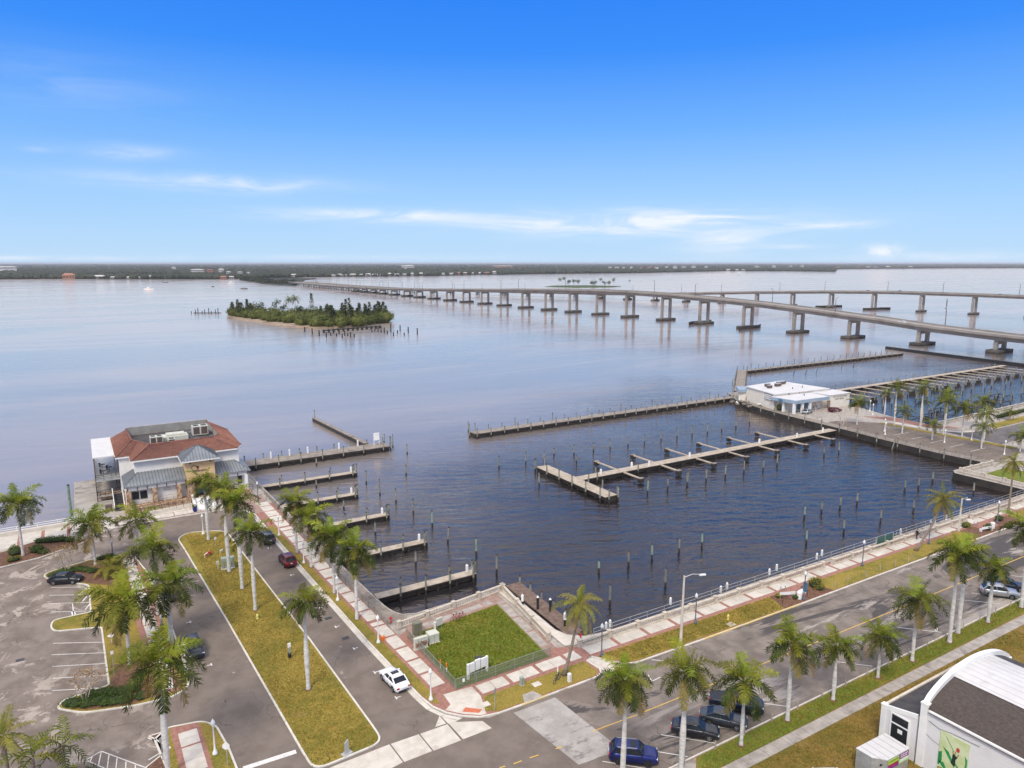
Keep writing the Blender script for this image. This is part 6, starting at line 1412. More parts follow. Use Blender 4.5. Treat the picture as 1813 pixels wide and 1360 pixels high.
for a in (-.88, .88): MB().box(-.08, .05, a - .07, a + .07, -1.42, 1.42).build('frame', M['white_paint'], wn)
for a in (-1.4, .45, 1.4): MB().box(-.075, .05, -.88, .88, a - .06, a + .06).build('frame', M['white_paint'], wn)
MB().box(-.05, -.021, -.3, .15, -.35, .05).build('notice', M['white_paint'], wn); MB().box(-.2, .02, -1.0, 1.0, -1.62, -1.48).build('sill', M['white_paint'], wn)
# mural panel on the west wall: pale ground, leaves, a reaching figure, red flower
mu = link('mural', None, hall); mu.location = (-.06, -1.75, 3.0); mu.scale = (1, .84, 1)      # local y runs along the wall (negative = away from the street corner)
def mshape(name, pts, mat, k): MB().add([(-.012 * k, y, z) for y, z in pts], [tuple(range(len(pts)))]).build(name, M[mat], mu)
MB().box(-.02, .05, -2.95, 0, -3.0, 1.75).build('panel', M['mural_bg'], mu)
mshape('leaf', [(-.0, -.4), (-.35, -.2), (-.4, -1.1), (-.15, -1.7), (0, -1.6)], 'mural_leaf', 2.5); mshape('leaf', [(-.35, .35), (-1.0, .05), (-1.45, -.55), (-1.35, -.85), (-.9, -.35)], 'mural_leaf', 2.5)
mshape('leaf', [(-1.5, -.5), (-2.2, -1.0), (-2.75, -1.4), (-2.9, -2.2), (-2.3, -1.5)], 'mural_leaf', 2.5); mshape('leaf', [(-2.6, .5), (-2.9, .2), (-2.9, -1.2), (-2.65, -.9), (-2.75, -.2)], 'mural_leaf', 2.5)
mshape('leaf', [(-1.6, -1.1), (-2.3, -1.9), (-2.8, -2.9), (-2.2, -2.9), (-1.7, -2.0)], 'mural_leaf', 2.5); mshape('leaf', [(-.1, -1.3), (-.6, -1.2), (-1.2, -2.1), (-.9, -2.0), (-.4, -1.6)], 'mural_leaf', 2.5); mshape('leaf', [(-.05, -1.9), (-.5, -1.8), (-.7, -2.9), (-.05, -2.9)], 'mural_leaf', 2.2)
mshape('petal', [(-.15, -1.95), (-.45, -1.85), (-.62, -2.2), (-.5, -2.6), (-.2, -2.7)], 'mural_orange', 3.2); mshape('stem', [(-.6, 1.4), (-.66, 1.42), (-1.55, .35), (-1.48, .33)], 'mural_leaf', 3)
mshape('figure_dress', [(-1.42, .05), (-1.6, .15), (-1.75, .02), (-1.95, -.05), (-1.85, -.2), (-1.75, -.35), (-1.8, -.85), (-1.7, -1.1), (-1.3, -.85), (-1.42, -.4)], 'mural_dark', 3.4)
mshape('figure_arm', [(-1.45, .05), (-1.38, .35), (-1.45, .36), (-1.55, .1)], 'mural_skin', 3.6); mshape('figure_arm', [(-1.8, .0), (-2.0, .35), (-2.05, .3), (-1.92, -.05)], 'mural_skin', 3.6); mshape('figure_arm', [(-1.6, .15), (-1.66, .5), (-1.74, .5), (-1.7, .12)], 'mural_skin', 3.6)
mshape('flower', [(-1.75, .55), (-1.72, .8), (-1.9, .95), (-2.08, .8), (-2.05, .55), (-1.9, .45)], 'mural_red', 3.6)
cb = MB(); cp_ = [(0, -.6, 5.0), (0, -1.6, 4.75), (0, -2.6, 4.95), (0, -5, 5.1)]; cb.tube([(-.06, y, z) for _, y, z in cp_], .02, 4); cb.build('cable', M['metal_dark'], hall)
cb = MB(); cb.tube([(-.06, -.5, 3.6), (-.06, -1.1, 3.3), (-.06, -1.7, 3.2)], .015, 4); cb.build('cable', M['metal_dark'], hall)
MB().box(-.1, .0, -9.6, -8.3, 4.55, 4.7).build('wall_bracket', M['black'], hall)
wn = link('window', None, hall); wn.location = (-.03, -9.0, 2.2); MB().box(-.03, .05, -.5, .5, -.8, .8).build('pane', M['glass_teal'], wn); MB().box(-.06, .05, -.6, .6, .8, .9).build('frame', M['white_paint'], wn)
MB().box(-.05, .0, -7.6, -6.6, 2.4, 4.0).build('patch_panel', M['white_paint'], hall)
# grey shed / kiosk with bright signs
ks = thing('kiosk_trailer', 'grey box trailer kiosk with lime and purple sign boards beside the hall', 'kiosk', (60.4, 33.0, 0), R_(-2))
poly = [(-2.0, 1.15), (2.3, 1.15), (2.3, -1.25), (-1.0, -1.25), (-1.9, -.35), ]
MB().prism(poly, .35, 2.3).build('body', M['metal_grey'], ks); MB().prism([(x * 1.02, y * 1.03) for x, y in poly], 2.3, 2.38).build('roof', M['roof_white'], ks)
for k in range(5): MB().box(-1.5 + k * .85, -1.46 + k * .85, -1.2, 1.15, 2.38, 2.41).build('roof_seam', M['metal_grey'], ks)
def board(x0, x1, z0, z1, mat, tm, rows):
    o = MB().box(x0, x1, -1.29, -1.252, z0, z1).build('sign_board', M[mat], ks); b = MB(); rr_ = random.Random(int(x0 * 100))
    for r in range(rows):
        x = x0 + .12; z = z1 - (r + .75) * (z1 - z0) / (rows + .4)
        while x < x1 - .2: l = rr_.uniform(.05, .13); b.box(x, x + l, -1.297, -1.291, z, z + (z1 - z0) / rows * .5); x += l + .05
    b.build('sign_strokes', M[tm], o)
board(-.8, .7, 1.75, 2.15, 'sign_lime', 'util_olive', 1); board(-.8, .7, 1.25, 1.73, 'sign_purple', 'mural_red', 1); board(.85, 2.2, 1.72, 2.2, 'sign_purple', 'white_paint', 2); board(.85, 2.2, 1.3, 1.7, 'sign_pale', 'white_paint', 1)
MB().box(-1.5, -1.2, -.98, -.9, 1.7, 1.85).build('handle', M['black'], ks)
for sx in (-1.2, 1.4):
    wh = link('wheel', None, ks); wh.location = (sx, 1.1, .33); wh.rotation_euler = (PI / 2, 0, 0); link('tyre', WHEEL_T, wh); link('rim', RIM['rim'], wh)
MB().box(-2.7, -1.9, .3, .4, .35, .5).build('hitch', M['black'], ks)
MB().box(1.2, 2.1, -1.2, 1.0, .05, .35).build('skirt', M['metal_dark'], ks); MB().box(-1.8, -.6, -.2, 1.0, .05, .35).build('skirt', M['metal_dark'], ks)
# ================================================================== bridges
def sweep(path, prof):
    """profile (across, up) swept along a 3-D path"""
    vs = []; fs = []; n = len(prof)
    for i, p in enumerate(path):
        a = Vector(path[max(0, i - 1)]); c = Vector(path[min(len(path) - 1, i + 1)]); d = (c - a); d.z = 0; d.normalize(); nn = Vector((-d.y, d.x, 0))
        for (s, z) in prof: vs.append(Vector(p) + nn * s + Vector((0, 0, z)))
    for i in range(len(path) - 1):
        for k in range(n): fs.append((i * n + k, i * n + (k + 1) % n, (i + 1) * n + (k + 1) % n, (i + 1) * n + k))
    fs += [tuple(range(n))[::-1], tuple(range((len(path) - 1) * n, len(path) * n))]
    return MB().add(vs, fs)
def smooth_tab(tab, v):
    for (a, *p), (b, *q) in zip(tab, tab[1:]):
        if v <= b or (b, *q) == tab[-1]:
            t = max(0, min(1.2, (v - a) / (b - a))); t = t if abs(t) > 1 else t * t * (3 - 2 * t) * .35 + t * .65
            return [p[i] + (q[i] - p[i]) * t for i in range(len(p))]
_lamp = {}
def bridge_lamp(x, y, z, rz, label, group, h=10):
    t = thing('bridge_lamp', label, 'street lamp', (x, y, z), rz, group)
    if h not in _lamp: _lamp[h] = (MB().tube([(0, 0, 0), (0, 0, h * .86), (.5, 0, h * .96), (1.8, 0, h)], [.24, .18, .15, .12], 5).mesh('pole', M['metal_brown']), MB().box(1.5, 2.4, -.18, .18, h - .08, h + .1).mesh('lamp_head', M['metal_brown']))
    link('pole', _lamp[h][0], t); link('lamp_head', _lamp[h][1], t)
def bridge(label, pts, ztab, half, pier_ys, foot, lamp_label, group, lamp_step, deck_t=1.9, flare=True):
    """pts: list of (X,Y); ztab: (Y, z of pier top)"""
    t = thing('road_bridge', label, 'bridge', (pts[0][0], pts[0][1], 0)); ox, oy = pts[0]
    def zat(y): return smooth_tab(ztab, y)[0]
    def xat(y): return X_at(pts, y)
    ys = []; y = min(p[1] for p in pts); ymax = max(p[1] for p in pts)
    while y < ymax: ys.append(y); y += 12
    ys.append(ymax)
    path = [(xat(q) - ox, q - oy, zat(q)) for q in ys]; w = half
    sweep(path, [(-w, deck_t), (-w, deck_t - .35), (-w * .72, deck_t - .75), (-w * .72, 0), (w * .72, 0), (w * .72, deck_t - .75), (w, deck_t - .35), (w, deck_t)]).build('deck', M['bridge_conc'], t)
    sweep(path, [(-w + .5, deck_t + .012), (-w + .5, deck_t - .1), (w - .5, deck_t - .1), (w - .5, deck_t + .012)]).build('roadway', M['bridge_deck'], t)
    for s in (-w, w - .4): sweep(path, [(s, deck_t + .95), (s, deck_t - .05), (s + .4, deck_t - .05), (s + .4, deck_t + .95)]).build('parapet', M['bridge_conc'], t)
    for s in (-.5, .5): sweep(path, [(s * w * 1.30 - .35, .25), (s * w * 1.30 - .35, -.45), (s * w * 1.30 + .35, -.45), (s * w * 1.30 + .35, .25)]).build('girder', M['bridge_conc'], t)
    for i, py in enumerate(pier_ys):
        z = zat(py) - .45; x = xat(py); p = link('pier', None, t); p.location = (x - ox, py - oy, 0); p.empty_display_size = 1
        d = (xat(py + 5) - xat(py - 5)) / 10; p.rotation_euler = (0, 0, -math.atan(d)); sp = min(4.6, w * .62)
        if z > 3.4:
            MB().prism([(-w * .62, -1.0), (w * .62, -1.0), (w * .62, 1.0), (-w * .62, 1.0)], z - .9, z).add([(-sp - 1.2, -1, z - 2.0), (sp + 1.2, -1, z - 2.0), (w * .62, -1, z - .9), (-w * .62, -1, z - .9), (-sp - 1.2, 1, z - 2.0), (sp + 1.2, 1, z - 2.0), (w * .62, 1, z - .9), (-w * .62, 1, z - .9)], [(0, 1, 2, 3), (7, 6, 5, 4), (0, 4, 5, 1), (1, 5, 6, 2), (3, 7, 4, 0)]).build('cap', M['bridge_conc'], p)
            for s in (-sp, sp): MB().box(s - 1.0, s + 1.0, -.9, .9, -.6, z - 1.6).build('column', M['bridge_conc'], p)
        else:
            MB().box(-w * .8, w * .8, -.8, .8, z - .9, z).build('cap', M['bridge_conc'], p)
            for s in (-sp, 0, sp): MB().box(s - .6, s + .6, -.6, .6, WL - 1, z - .9).build('column', M['footing'], p)
        if z > 3.4:
            fx, fy = foot
            MB().box(-fx, fx, -fy, fy, WL + .8, WL + 1.9).build('footing', M['footing'], p); MB().box(-fx + .02, fx - .02, -fy + .02, fy - .02, WL - .6, WL + .8).build('footing_base', M['footing_wet_shade'], p)
    q = ys[0] + 20; k = 0
    while q < ymax:
        bridge_lamp(xat(q) + (w - .2) * (1 if k % 2 else -1), q, zat(q) + deck_t + .9, PI if k % 2 else 0, lamp_label, group); q += lamp_step; k += 1
    return t, xat, zat
B1 = [(434, 20), (432, 100), (430, 192), (430, 320), (429, 455), (423, 532), (417, 660), (415, 800), (415, 1000), (412, 1300), (415, 1640)]
Z1 = [(20, 2.6), (100, 3.9), (150, 4.7), (187, 5.6), (222, 7.2), (274, 10.8), (317, 13.5), (359, 15.7), (403, 17.2), (447, 18.4), (491, 19.0), (530, 19.0), (579, 18.1), (667, 15.8), (758, 13.0), (840, 10.6), (935, 8.0), (1029, 5.9), (1150, 4.2), (1300, 3.0), (1700, 2.2)]
py1 = [65, 107, 150, 192, 234, 279, 321, 365, 409, 452, 495, 534, 575, 615, 657, 702, 746, 792, 838, 887, 935, 980, 1029, 1077] + [1077 + 40 * k for k in range(1, 13)]
br1, bx1, bz1 = bridge('long concrete road bridge crossing the river in front of its twin', B1, Z1, 7.9, py1, (8.6, 3.2), 'lamp post standing on the straight front bridge', 'lamp posts on the near bridge', 62, deck_t=2.3)
B2 = [(736, 240), (732, 300), (728, 351), (721, 400), (714, 447), (707, 490), (698, 534), (686, 571), (671, 612), (655, 656), (640, 695), (630, 738), (618, 777), (604, 821), (587, 856), (566, 890), (550, 927), (505, 1010), (465, 1120), (448, 1300), (445, 1640)]
Z2 = [(240, 14.6), (351, 15.6), (420, 15.8), (484, 14.4), (534, 12.6), (571, 11.4), (609, 9.6), (656, 7.4), (693, 5.8), (738, 4.4), (800, 3.6), (930, 3.0), (1300, 2.6), (1700, 2.2)]
py2 = [258, 305, 351, 397, 443, 488, 531, 571, 611, 655, 695, 738, 779, 820, 856, 888, 927] + [927 + 42 * k for k in range(1, 15)]
br2, bx2, bz2 = bridge('second road bridge curving away behind the straight one', B2, Z2, 6.6, py2, (7.0, 2.6), 'lamp post standing on the far curving bridge', 'lamp posts on the far bridge', 58)
# timber fenders at the channel piers
for (bx, yy, s, l) in ((bx1, 409, -1, 'curved timber fender of the front bridge, on the far bank side of the channel'), (bx1, 365, 1, 'curved timber fender of the front bridge, on the marina side of the channel'), (bx2, 488, 1, 'curved timber fender of the curving bridge, on the far bank side of the channel'), (bx2, 443, -1, 'curved timber fender of the curving bridge, on the marina side of the channel')):
    t = thing('channel_fender', l, 'fender', (bx(yy), yy - 5 * (1 if s > 0 else -1) * 0, WL)); b = MB()
    pts = [(-17, 4 * s + 3), (-9, 3.4), (0, 3.2), (9, 3.4), (17, 3 - 5 * s)]
    sweep([(x, y * (1 if yy in (409, 488) else -1), 0) for x, y in pts], [(-.35, 2.1), (-.35, -.5), (.35, -.5), (.35, 2.1)]).build('fender_wall', M['wood_wet_shade'], t)
    sweep([(x, y * (1 if yy in (409, 488) else -1), 2.1) for x, y in pts], [(-.45, .25), (-.45, 0), (.45, 0), (.45, .25)]).build('fender_cap', M['footing'], t)
def bridge_car(bx, bz, yy, off, color, label, kind='sedan'):
    car(kind, color, bx(yy) + off, yy, PI / 2 - math.atan((bx(yy + 5) - bx(yy - 5)) / 10), label, z=bz(yy) + 1.93, detail=False)
bridge_car(bx1, bz1, 246, -3, 'paint_white', 'white car driving on the straight front bridge', 'suv'); bridge_car(bx1, bz1, 700, 2.5, 'paint_silver', 'silver car beyond the crest of the straight front bridge')
bridge_car(bx2, bz2, 452, 3, 'paint_black', 'dark car on the far bridge above the channel'); bridge_car(bx2, bz2, 330, -2, 'paint_black', 'dark car on the curving bridge beyond the channel, alone'); bridge_car(bx2, bz2, 420, 2, 'paint_navy', 'navy car on the far bridge'); bridge_car(bx1, bz1, 1020, 2, 'paint_white', 'small white car where the front bridge nears the causeway')
# ================================================================== wooded island in the river
cpx = [(402, 560), (430, 566), (470, 572), (505, 578.5), (560, 580.6), (610, 579.6), (650, 575), (684, 569.5), (688, 567), (660, 562), (600, 560), (520, 558), (450, 556), (410, 556)]
ipoly = [P(u, v, WL) for u, v in cpx]
struct(MB().prism(ipoly, WL - 2, WL + .6).build('island', M['sand']))
rnd = random.Random(5); b = MB()
icx, icy = sum(p[0] for p in ipoly) / len(ipoly), sum(p[1] for p in ipoly) / len(ipoly)
def isl(s, d):
    """s along the island 0 (left) .. 1 (right), d 0 front .. 1 back"""
    f = [P(405, 560, WL), P(440, 567, WL), P(500, 576, WL), P(560, 580, WL), P(620, 580, WL), P(688, 570, WL)]; k = [P(412, 557, WL), P(450, 557, WL), P(520, 559, WL), P(570, 560, WL), P(630, 562, WL), P(686, 567, WL)]
    q = min(4.999, s * 5); i = int(q); a = lerp(f[i], f[i + 1], q - i); c = lerp(k[i], k[i + 1], q - i); return lerp(a, c, d)
for _ in range(420):
    s, d = rnd.random(), rnd.random() ** 1.2; x, y = isl(s, d * .96); k = rnd.uniform(4.0, 7.2) * (1.0 if s > .1 else .75)
    if s < .5 and d < .10: continue
    leaf_clump(b, (x, y, WL + 1.2 + k * .55), (k, k, k * rnd.uniform(.6, .95)), 85, 1.35, rnd, .5)
    b.ico((x, y, WL + 1 + k * .4), k * .62, 0)
stuff(b.build('island_scrub', M['scrub']), 'dense mixed green scrub covering the river island')
def conifer(x, y, h, r, label, group):
    t = thing('conifer', label, 'tree', (x, y, WL + .8), 0, group); b = MB(); r0 = random.Random(int(x * 10)); b2 = MB().tube([(0, 0, 0), (0, 0, h * .95)], [.35, .08], 5); b2.build('trunk', M['wood_grey'], t)
    for k in range(150):
        q = r0.random() ** .8; z = h * (.12 + .88 * q); rr = r * (1 - q) ** .75 * r0.uniform(.3, 1.0) + .15; a = r0.uniform(0, 6.3); p = Vector((math.cos(a) * rr, math.sin(a) * rr, z)); d = Vector((math.cos(a), math.sin(a), .7)).normalized(); s = Vector((-d.y, d.x, 0)).normalized() * .55; L_ = r0.uniform(1.0, 2.0)
        b.add([p - s, p + s, p + d * L_], [(0, 1, 2)])
    b.build('crown', M['pine'], t)
for k in range(44):
    if k < 10: s, d, h = .02 + .021 * k, rnd.uniform(.1, .9), rnd.uniform(10, 14)
    else: s, d, h = .62 + .375 * (k - 10) / 33 + rnd.uniform(-.01, .01), rnd.uniform(.05, .95), rnd.uniform(10, 16)
    x, y = isl(min(.99, s), d); conifer(x, y, h, rnd.uniform(2.4, 3.8), 'slender dark conifer rising from the island scrub', 'conifers on the island')
x, y = isl(.55, .6); conifer(x, y, 22, 3.2, 'tallest conifer on the island, standing above the rest', None)
x, y = isl(.78, .5); conifer(x, y, 19, 3.0, 'tall conifer among the close row of conifers on the island', None)
def round_tree(x, y, z, h, r, label, group=None, mat='scrub', n=260, size=1.0, cat='tree'):
    t = thing('broadleaf_tree', label, cat, (x, y, z), 0, group); r0 = random.Random(int(x)); MB().tube([(0, 0, 0), (.3, .2, h * .5), (0, 0, h * .8)], [.4, .3, .15], 5).build('trunk', M['wood_grey'], t); b = MB()
    for k in range(6): a = k * 1.05; leaf_clump(b, (math.cos(a) * r * .5, math.sin(a) * r * .5, h - r * .7 + r0.uniform(-.6, .4) * r), (r * .6, r * .6, r * .7), n // 6, size, r0, .4)
    b.build('crown', M[mat], t)
for s, d, h, r, l in ((.20, .7, 14, 5.5, 'broad flat-topped tree at the ruined-dock end of the island'), (.25, .6, 13, 4.0, 'round tree beside the flat-topped one on the island'), (.33, .7, 15, 4.5, 'tall leafy tree between the flat-topped tree and the island palms'), (.37, .6, 13, 4.0, 'round tree in the middle of the island'), (.47, .6, 11, 3.5, 'low round tree between the lone palm and the tallest conifer')):
    x, y = isl(s, d); round_tree(x, y, WL + .8, h, r, l, mat='pine')
x, y = isl(.435, .7); palm(x, y, 16, 6, 'lone palm standing up out of the island scrub', None, 'small', seed=1, ring=False, z=WL + .8)
x, y = isl(.40, .6); palm(x, y, 15.5, 4.5, 'shaggy smaller palm beside the lone island palm', None, 'small', seed=2, ring=False, z=WL + .8)
# islet beyond the bridges
il = [P(u, v, WL) for u, v in ((965, 508), (1020, 509.5), (1085, 508.6), (1100, 507), (1040, 505.5), (980, 506))]
struct(MB().prism(il, WL - 2, WL + .5).build('islet', M['scrub']))
for k in range(13):
    u = 990 + k * 8.0 + rnd.uniform(-2, 2); x, y = P(u, 507.5, WL)
    if 1030 < u < 1038: continue
    if k in (0, 1, 9, 12): palm(x, y, 15 + 2 * (k % 3) + WL, 6, 'palm on the small islet behind the bridges', 'islet palms', 'small', seed=k, ring=False, z=WL + .7)
    else: round_tree(x, y, WL + .6, 9 + rnd.uniform(0, 6), 5.0, 'dark tree on the small islet behind the bridges', 'islet trees', 'pine', 160, 1.6)
# ================================================================== far shore
def shore_y(az_):
    pass
edge = [(-300, 494.0), (0, 494.6), (130, 494.2), (280, 495.0), (400, 494.4), (520, 491.5), (640, 490.2), (770, 489.0), (930, 485.6), (1130, 483.6), (1290, 480.0), (1440, 480.8), (1476, 481.4), (1478, 476.6), (1560, 476.0), (1700, 475.0), (1900, 474.6), (2300, 474.0)]
def edge_v(u):
    for (u0, v0), (u1, v1) in zip(edge, edge[1:]):
        if u <= u1: return v0 + (v1 - v0) * (u - u0) / (u1 - u0)
    return edge[-1][1]
# ground of the far bank, one sheet to the horizon
front = [P(u, v, WL) for u, v in edge]; backp = []
for u, v in edge[::-1]:
    x, y = P(u, 466.1, WL); backp.append((x, y))
struct(MB().prism(front + backp, WL - 1, WL + 1.2).build('far_bank', M['far_wood']))
WATERSIDE = (122, 176, 200, 228, 248, 266, 410, 396, 520, 540, 590, 601, 612, 625, 640, 652, 664, 675, 690, 703, 716, 730, 745, 785, 800, 812, 824, 838, 850, 862, 875, 1290, 1304, 1316)
# woods on it: crowns as lumps, closer ones larger in number
b = MB(); rnd = random.Random(21)
for row in range(46):
    q = row / 45
    for k in range(190):
        u = -60 + (1940 * (k + rnd.random()) / 190); ve = edge_v(u); v = ve - .15 - (ve - 466.3) * q ** 1.15 - rnd.uniform(0, .3)
        x, y = P(u, v, WL); dist = math.hypot(x, y); 
        if v < 466.15: continue
        if row < 5 and any(abs(u - q) < 6 for q in WATERSIDE): continue
        if row > 1 and noise.noise(Vector((x * .0016, y * .0016, 0))) > .45: continue
        r = dist * .0012 * rnd.uniform(.8, 1.7) + 3; h = rnd.uniform(8, 11) + 3 * noise.noise(Vector((x * .003, y * .003, 3)))
        b.ico((x, y, WL + 1 + h * .4), 1, 0 if row > 6 else 1, (r * 1.5, r * 1.8, h * .62), .12)
stuff(b.build('far_woods', M['far_wood']), 'dark wooded far bank of the river')
b = MB(); rnd = random.Random(4)                        # ragged tree line along the waterside
for k in range(1500):
    u = -60 + 1940 * rnd.random(); v = edge_v(u) - rnd.uniform(.05, 1.2)
    if any(abs(u - q) < 6 for q in WATERSIDE) and rnd.random() < .8: continue
    x, y = P(u, v, WL); r = rnd.uniform(4, 9); h = rnd.uniform(5, 15) * (1.15 if rnd.random() < .1 else .8)
    leaf_clump(b, (x, y, WL + h * .55), (r, r, h * .55), 14, 6.0, rnd, .3)
stuff(b.build('bank_trees', M['far_wood']), 'ragged dark trees along the far waterside')
# causeway where the bridges land
cw = [P(u, v, WL) for u, v in ((424, 496.2), (470, 503.5), (520, 506.0), (530, 503.4), (540, 496), (560, 494.0), (700, 491.0), (500, 490))]
struct(MB().prism(cw[:6] + [P(520, 492, WL), P(440, 494, WL)], WL - 1, WL + 1.4).build('causeway', M['far_wood']))
b = MB()
for k in range(150):
    s = rnd.random(); u = 426 + 96 * s; v = 496.6 + (503.5 - 496.6) * min(1, s * 1.6) - rnd.uniform(0, 4.5) * (1 - s * .5); x, y = P(u, v, WL); r = rnd.uniform(4, 8); leaf_clump(b, (x, y, WL + 4), (r, r, rnd.uniform(4, 8)), 26, 4.0, rnd, .3); b.ico((x, y, WL + 3), r * .7, 0)
stuff(b.build('causeway_scrub', M['far_wood']), 'scrub trees on the causeway at the bridge end')
# houses along the far waterside, each on its own
def house(u, v, wpx, hpx, wall, roofm, label, group):
    x, y = P(u, v, WL); d = math.hypot(x, y); inland = v < edge_v(u) - 1.6; hpx = hpx * (1.0 if inland else 1.15); wd = wpx / FPX * d; ht = hpx / FPX * d; a = math.atan2(y, x)
    t = thing('far_house', label, 'house', (x, y, WL + 1), a - PI / 2, group)
    t.location.z += 9.0 if inland else 0
    MB().box(-wd / 2, wd / 2, 0, wd * .6 + 8, -10 if inland else 0, ht * .65).build('wall', M[wall], t)
    MB().add([(-wd * .56, -2, ht * .65), (wd * .56, -2, ht * .65), (wd * .56, wd * .6 + 10, ht * .65), (-wd * .56, wd * .6 + 10, ht * .65), (-wd * .3, wd * .3 + 4, ht), (wd * .3, wd * .3 + 4, ht)], [(0, 1, 5, 4), (1, 2, 5), (2, 3, 4, 5), (3, 0, 4), (0, 3, 2, 1)]).build('roof', M[roofm], t)
    b = MB(); n = max(2, int(wd / 7))
    for i in range(n): b.box(-wd / 2 + wd * (i + .3) / n, -wd / 2 + wd * (i + .7) / n, -.3, .05, ht * .2, ht * .45)
    b.build('windows', M['glass'], t)
house(122, 494.8, 16, 7.5, 'far_orange', 'far_red', 'orange three-storey house on the far waterside', None)
house(12, 480.5, 24, 5, 'far_wall', 'far_roof', 'long white building above the trees beyond the orange house', None); house(176, 494.0, 18, 4.5, 'far_wall', 'far_roof', 'pale gabled house on the far waterside next to the orange one', None)
house(722, 476.3, 22, 4.5, 'far_wall', 'far_roof', 'white block above the trees on the far bank', None); house(350, 485, 20, 4.0, 'far_wall', 'far_roof', 'long white block behind trees by the causeway', None); house(890, 474.3, 36, 2.2, 'far_red', 'far_roof', 'long reddish block far beyond the bridges', None); house(308, 478, 6, 2.4, 'far_wall', 'far_wall', 'tiny white block standing above the woods behind the sailing boat', None)
hs = random.Random(77); lab = 'small pale house among trees on the far bank'; grp = 'houses along the far bank'
spots = [(200, 494.2), (228, 494.5), (248, 494.4), (266, 493.8), (372, 484.5), (392, 484.0), (405, 488), (425, 489), (440, 490), (410, 494), (396, 494.6), (520, 490.5), (540, 490.4), (590, 490.2), (601, 489.6), (612, 490), (625, 489.7), (640, 489.2), (652, 489.2), (664, 488.6), (675, 489.0), (690, 488.6), (703, 488.3), (716, 488.5), (730, 488.2), (745, 487.8), (785, 487.4), (800, 486.8), (812, 486.6), (824, 486.4), (838, 486.2), (850, 486.0), (862, 485.6), (875, 485.2), (1080, 477), (1092, 476.6), (1104, 477.4), (1118, 476.8), (1135, 477), (1150, 476.4), (1162, 477), (1180, 476.2), (1195, 476.6), (1210, 476.2), (1228, 475.6), (1250, 476.4), (1290, 479.6), (1304, 479.7), (1316, 479.8), (1340, 475), (1370, 475.2), (1400, 474.8), (1420, 475), (1484, 475.8), (1500, 475.4), (1520, 475.2), (1537, 474.8), (1550, 474.9), (1572, 474.8), (1590, 474.4), (1612, 474.6)]
for (u, v) in spots:
    r_ = hs.random(); house(u, v, hs.uniform(5, 11) * (1 if u < 1000 else .75), hs.uniform(2.6, 4.2) * (1 if u < 900 else .6), 'far_red' if r_ < .12 else 'far_wall', 'far_red' if r_ < .1 else ('far_roof' if r_ < .7 else 'far_wall'), lab, grp)
# ================================================================== boats
def cruiser(u, v, L, label, rz):
    x, y = P(u, v, WL); t = thing('motor_boat', label, 'boat', (x, y, WL), rz); h = L / 2; w_ = L * .16
    MB().add([(-h, -w_, -.3), (h * .5, -w_, -.3), (h, 0, -.2), (h * .5, w_, -.3), (-h, w_, -.3), (-h, -w_ * 1.1, 1.5), (h * .45, -w_ * 1.1, 1.9), (h * 1.1, 0, 2.3), (h * .45, w_ * 1.1, 1.9), (-h, w_ * 1.1, 1.5)], [(5, 6, 7, 8, 9), (0, 1, 6, 5), (1, 2, 7, 6), (2, 3, 8, 7), (3, 4, 9, 8), (4, 0, 5, 9)]).build('hull', M['white_paint'], t)
    MB().box(-h * .5, h * .35, -w_ * .8, w_ * .8, 1.7, 3.3).build('cabin', M['white_paint'], t); MB().box(-h * .45, h * .36, -w_ * .82, w_ * .82, 2.3, 2.9).build('windows', M['glass'], t); MB().box(-h * .35, h * .1, -w_ * .7, w_ * .7, 3.3, 4.6).build('flybridge', M['white_paint'], t); MB().tube([(-.2 * h, 0, 4.5), (-.2 * h, 0, 6)], .08, 5).build('mast', M['metal_grey'], t)
cruiser(264, 512.5, 17, 'white cabin cruiser lying in the open river', R_(-28))
def workboat(u, v, L, label, rz, col='metal_dark'):
    x, y = P(u, v, WL); t = thing('work_boat', label, 'boat', (x, y, WL), rz); h = L / 2; w_ = L * .14
    MB().add([(-h, -w_, -.3), (h * .6, -w_, -.3), (h, 0, -.2), (h * .6, w_, -.3), (-h, w_, -.3), (-h, -w_, 1.2), (h * .6, -w_, 1.4), (h * 1.05, 0, 1.8), (h * .6, w_, 1.4), (-h, w_, 1.2)], [(5, 6, 7, 8, 9), (0, 1, 6, 5), (1, 2, 7, 6), (2, 3, 8, 7), (3, 4, 9, 8), (4, 0, 5, 9)]).build('hull', M[col], t)
    MB().box(-h * .2, h * .3, -w_ * .7, w_ * .7, 1.2, 2.8).build('cabin', M['metal_grey'], t); MB().box(-h * .3, h * .4, -w_ * .8, w_ * .8, 2.8, 2.95).build('canopy', M['metal_dark'], t)
workboat(432, 511.6, 13, 'dark open boat under way near the causeway', R_(-30)); workboat(1115, 497, 8, 'small dark boat far out beyond the bridges', .4); workboat(1307, 487.5, 9, 'tiny dark boat on the far reach', .8)
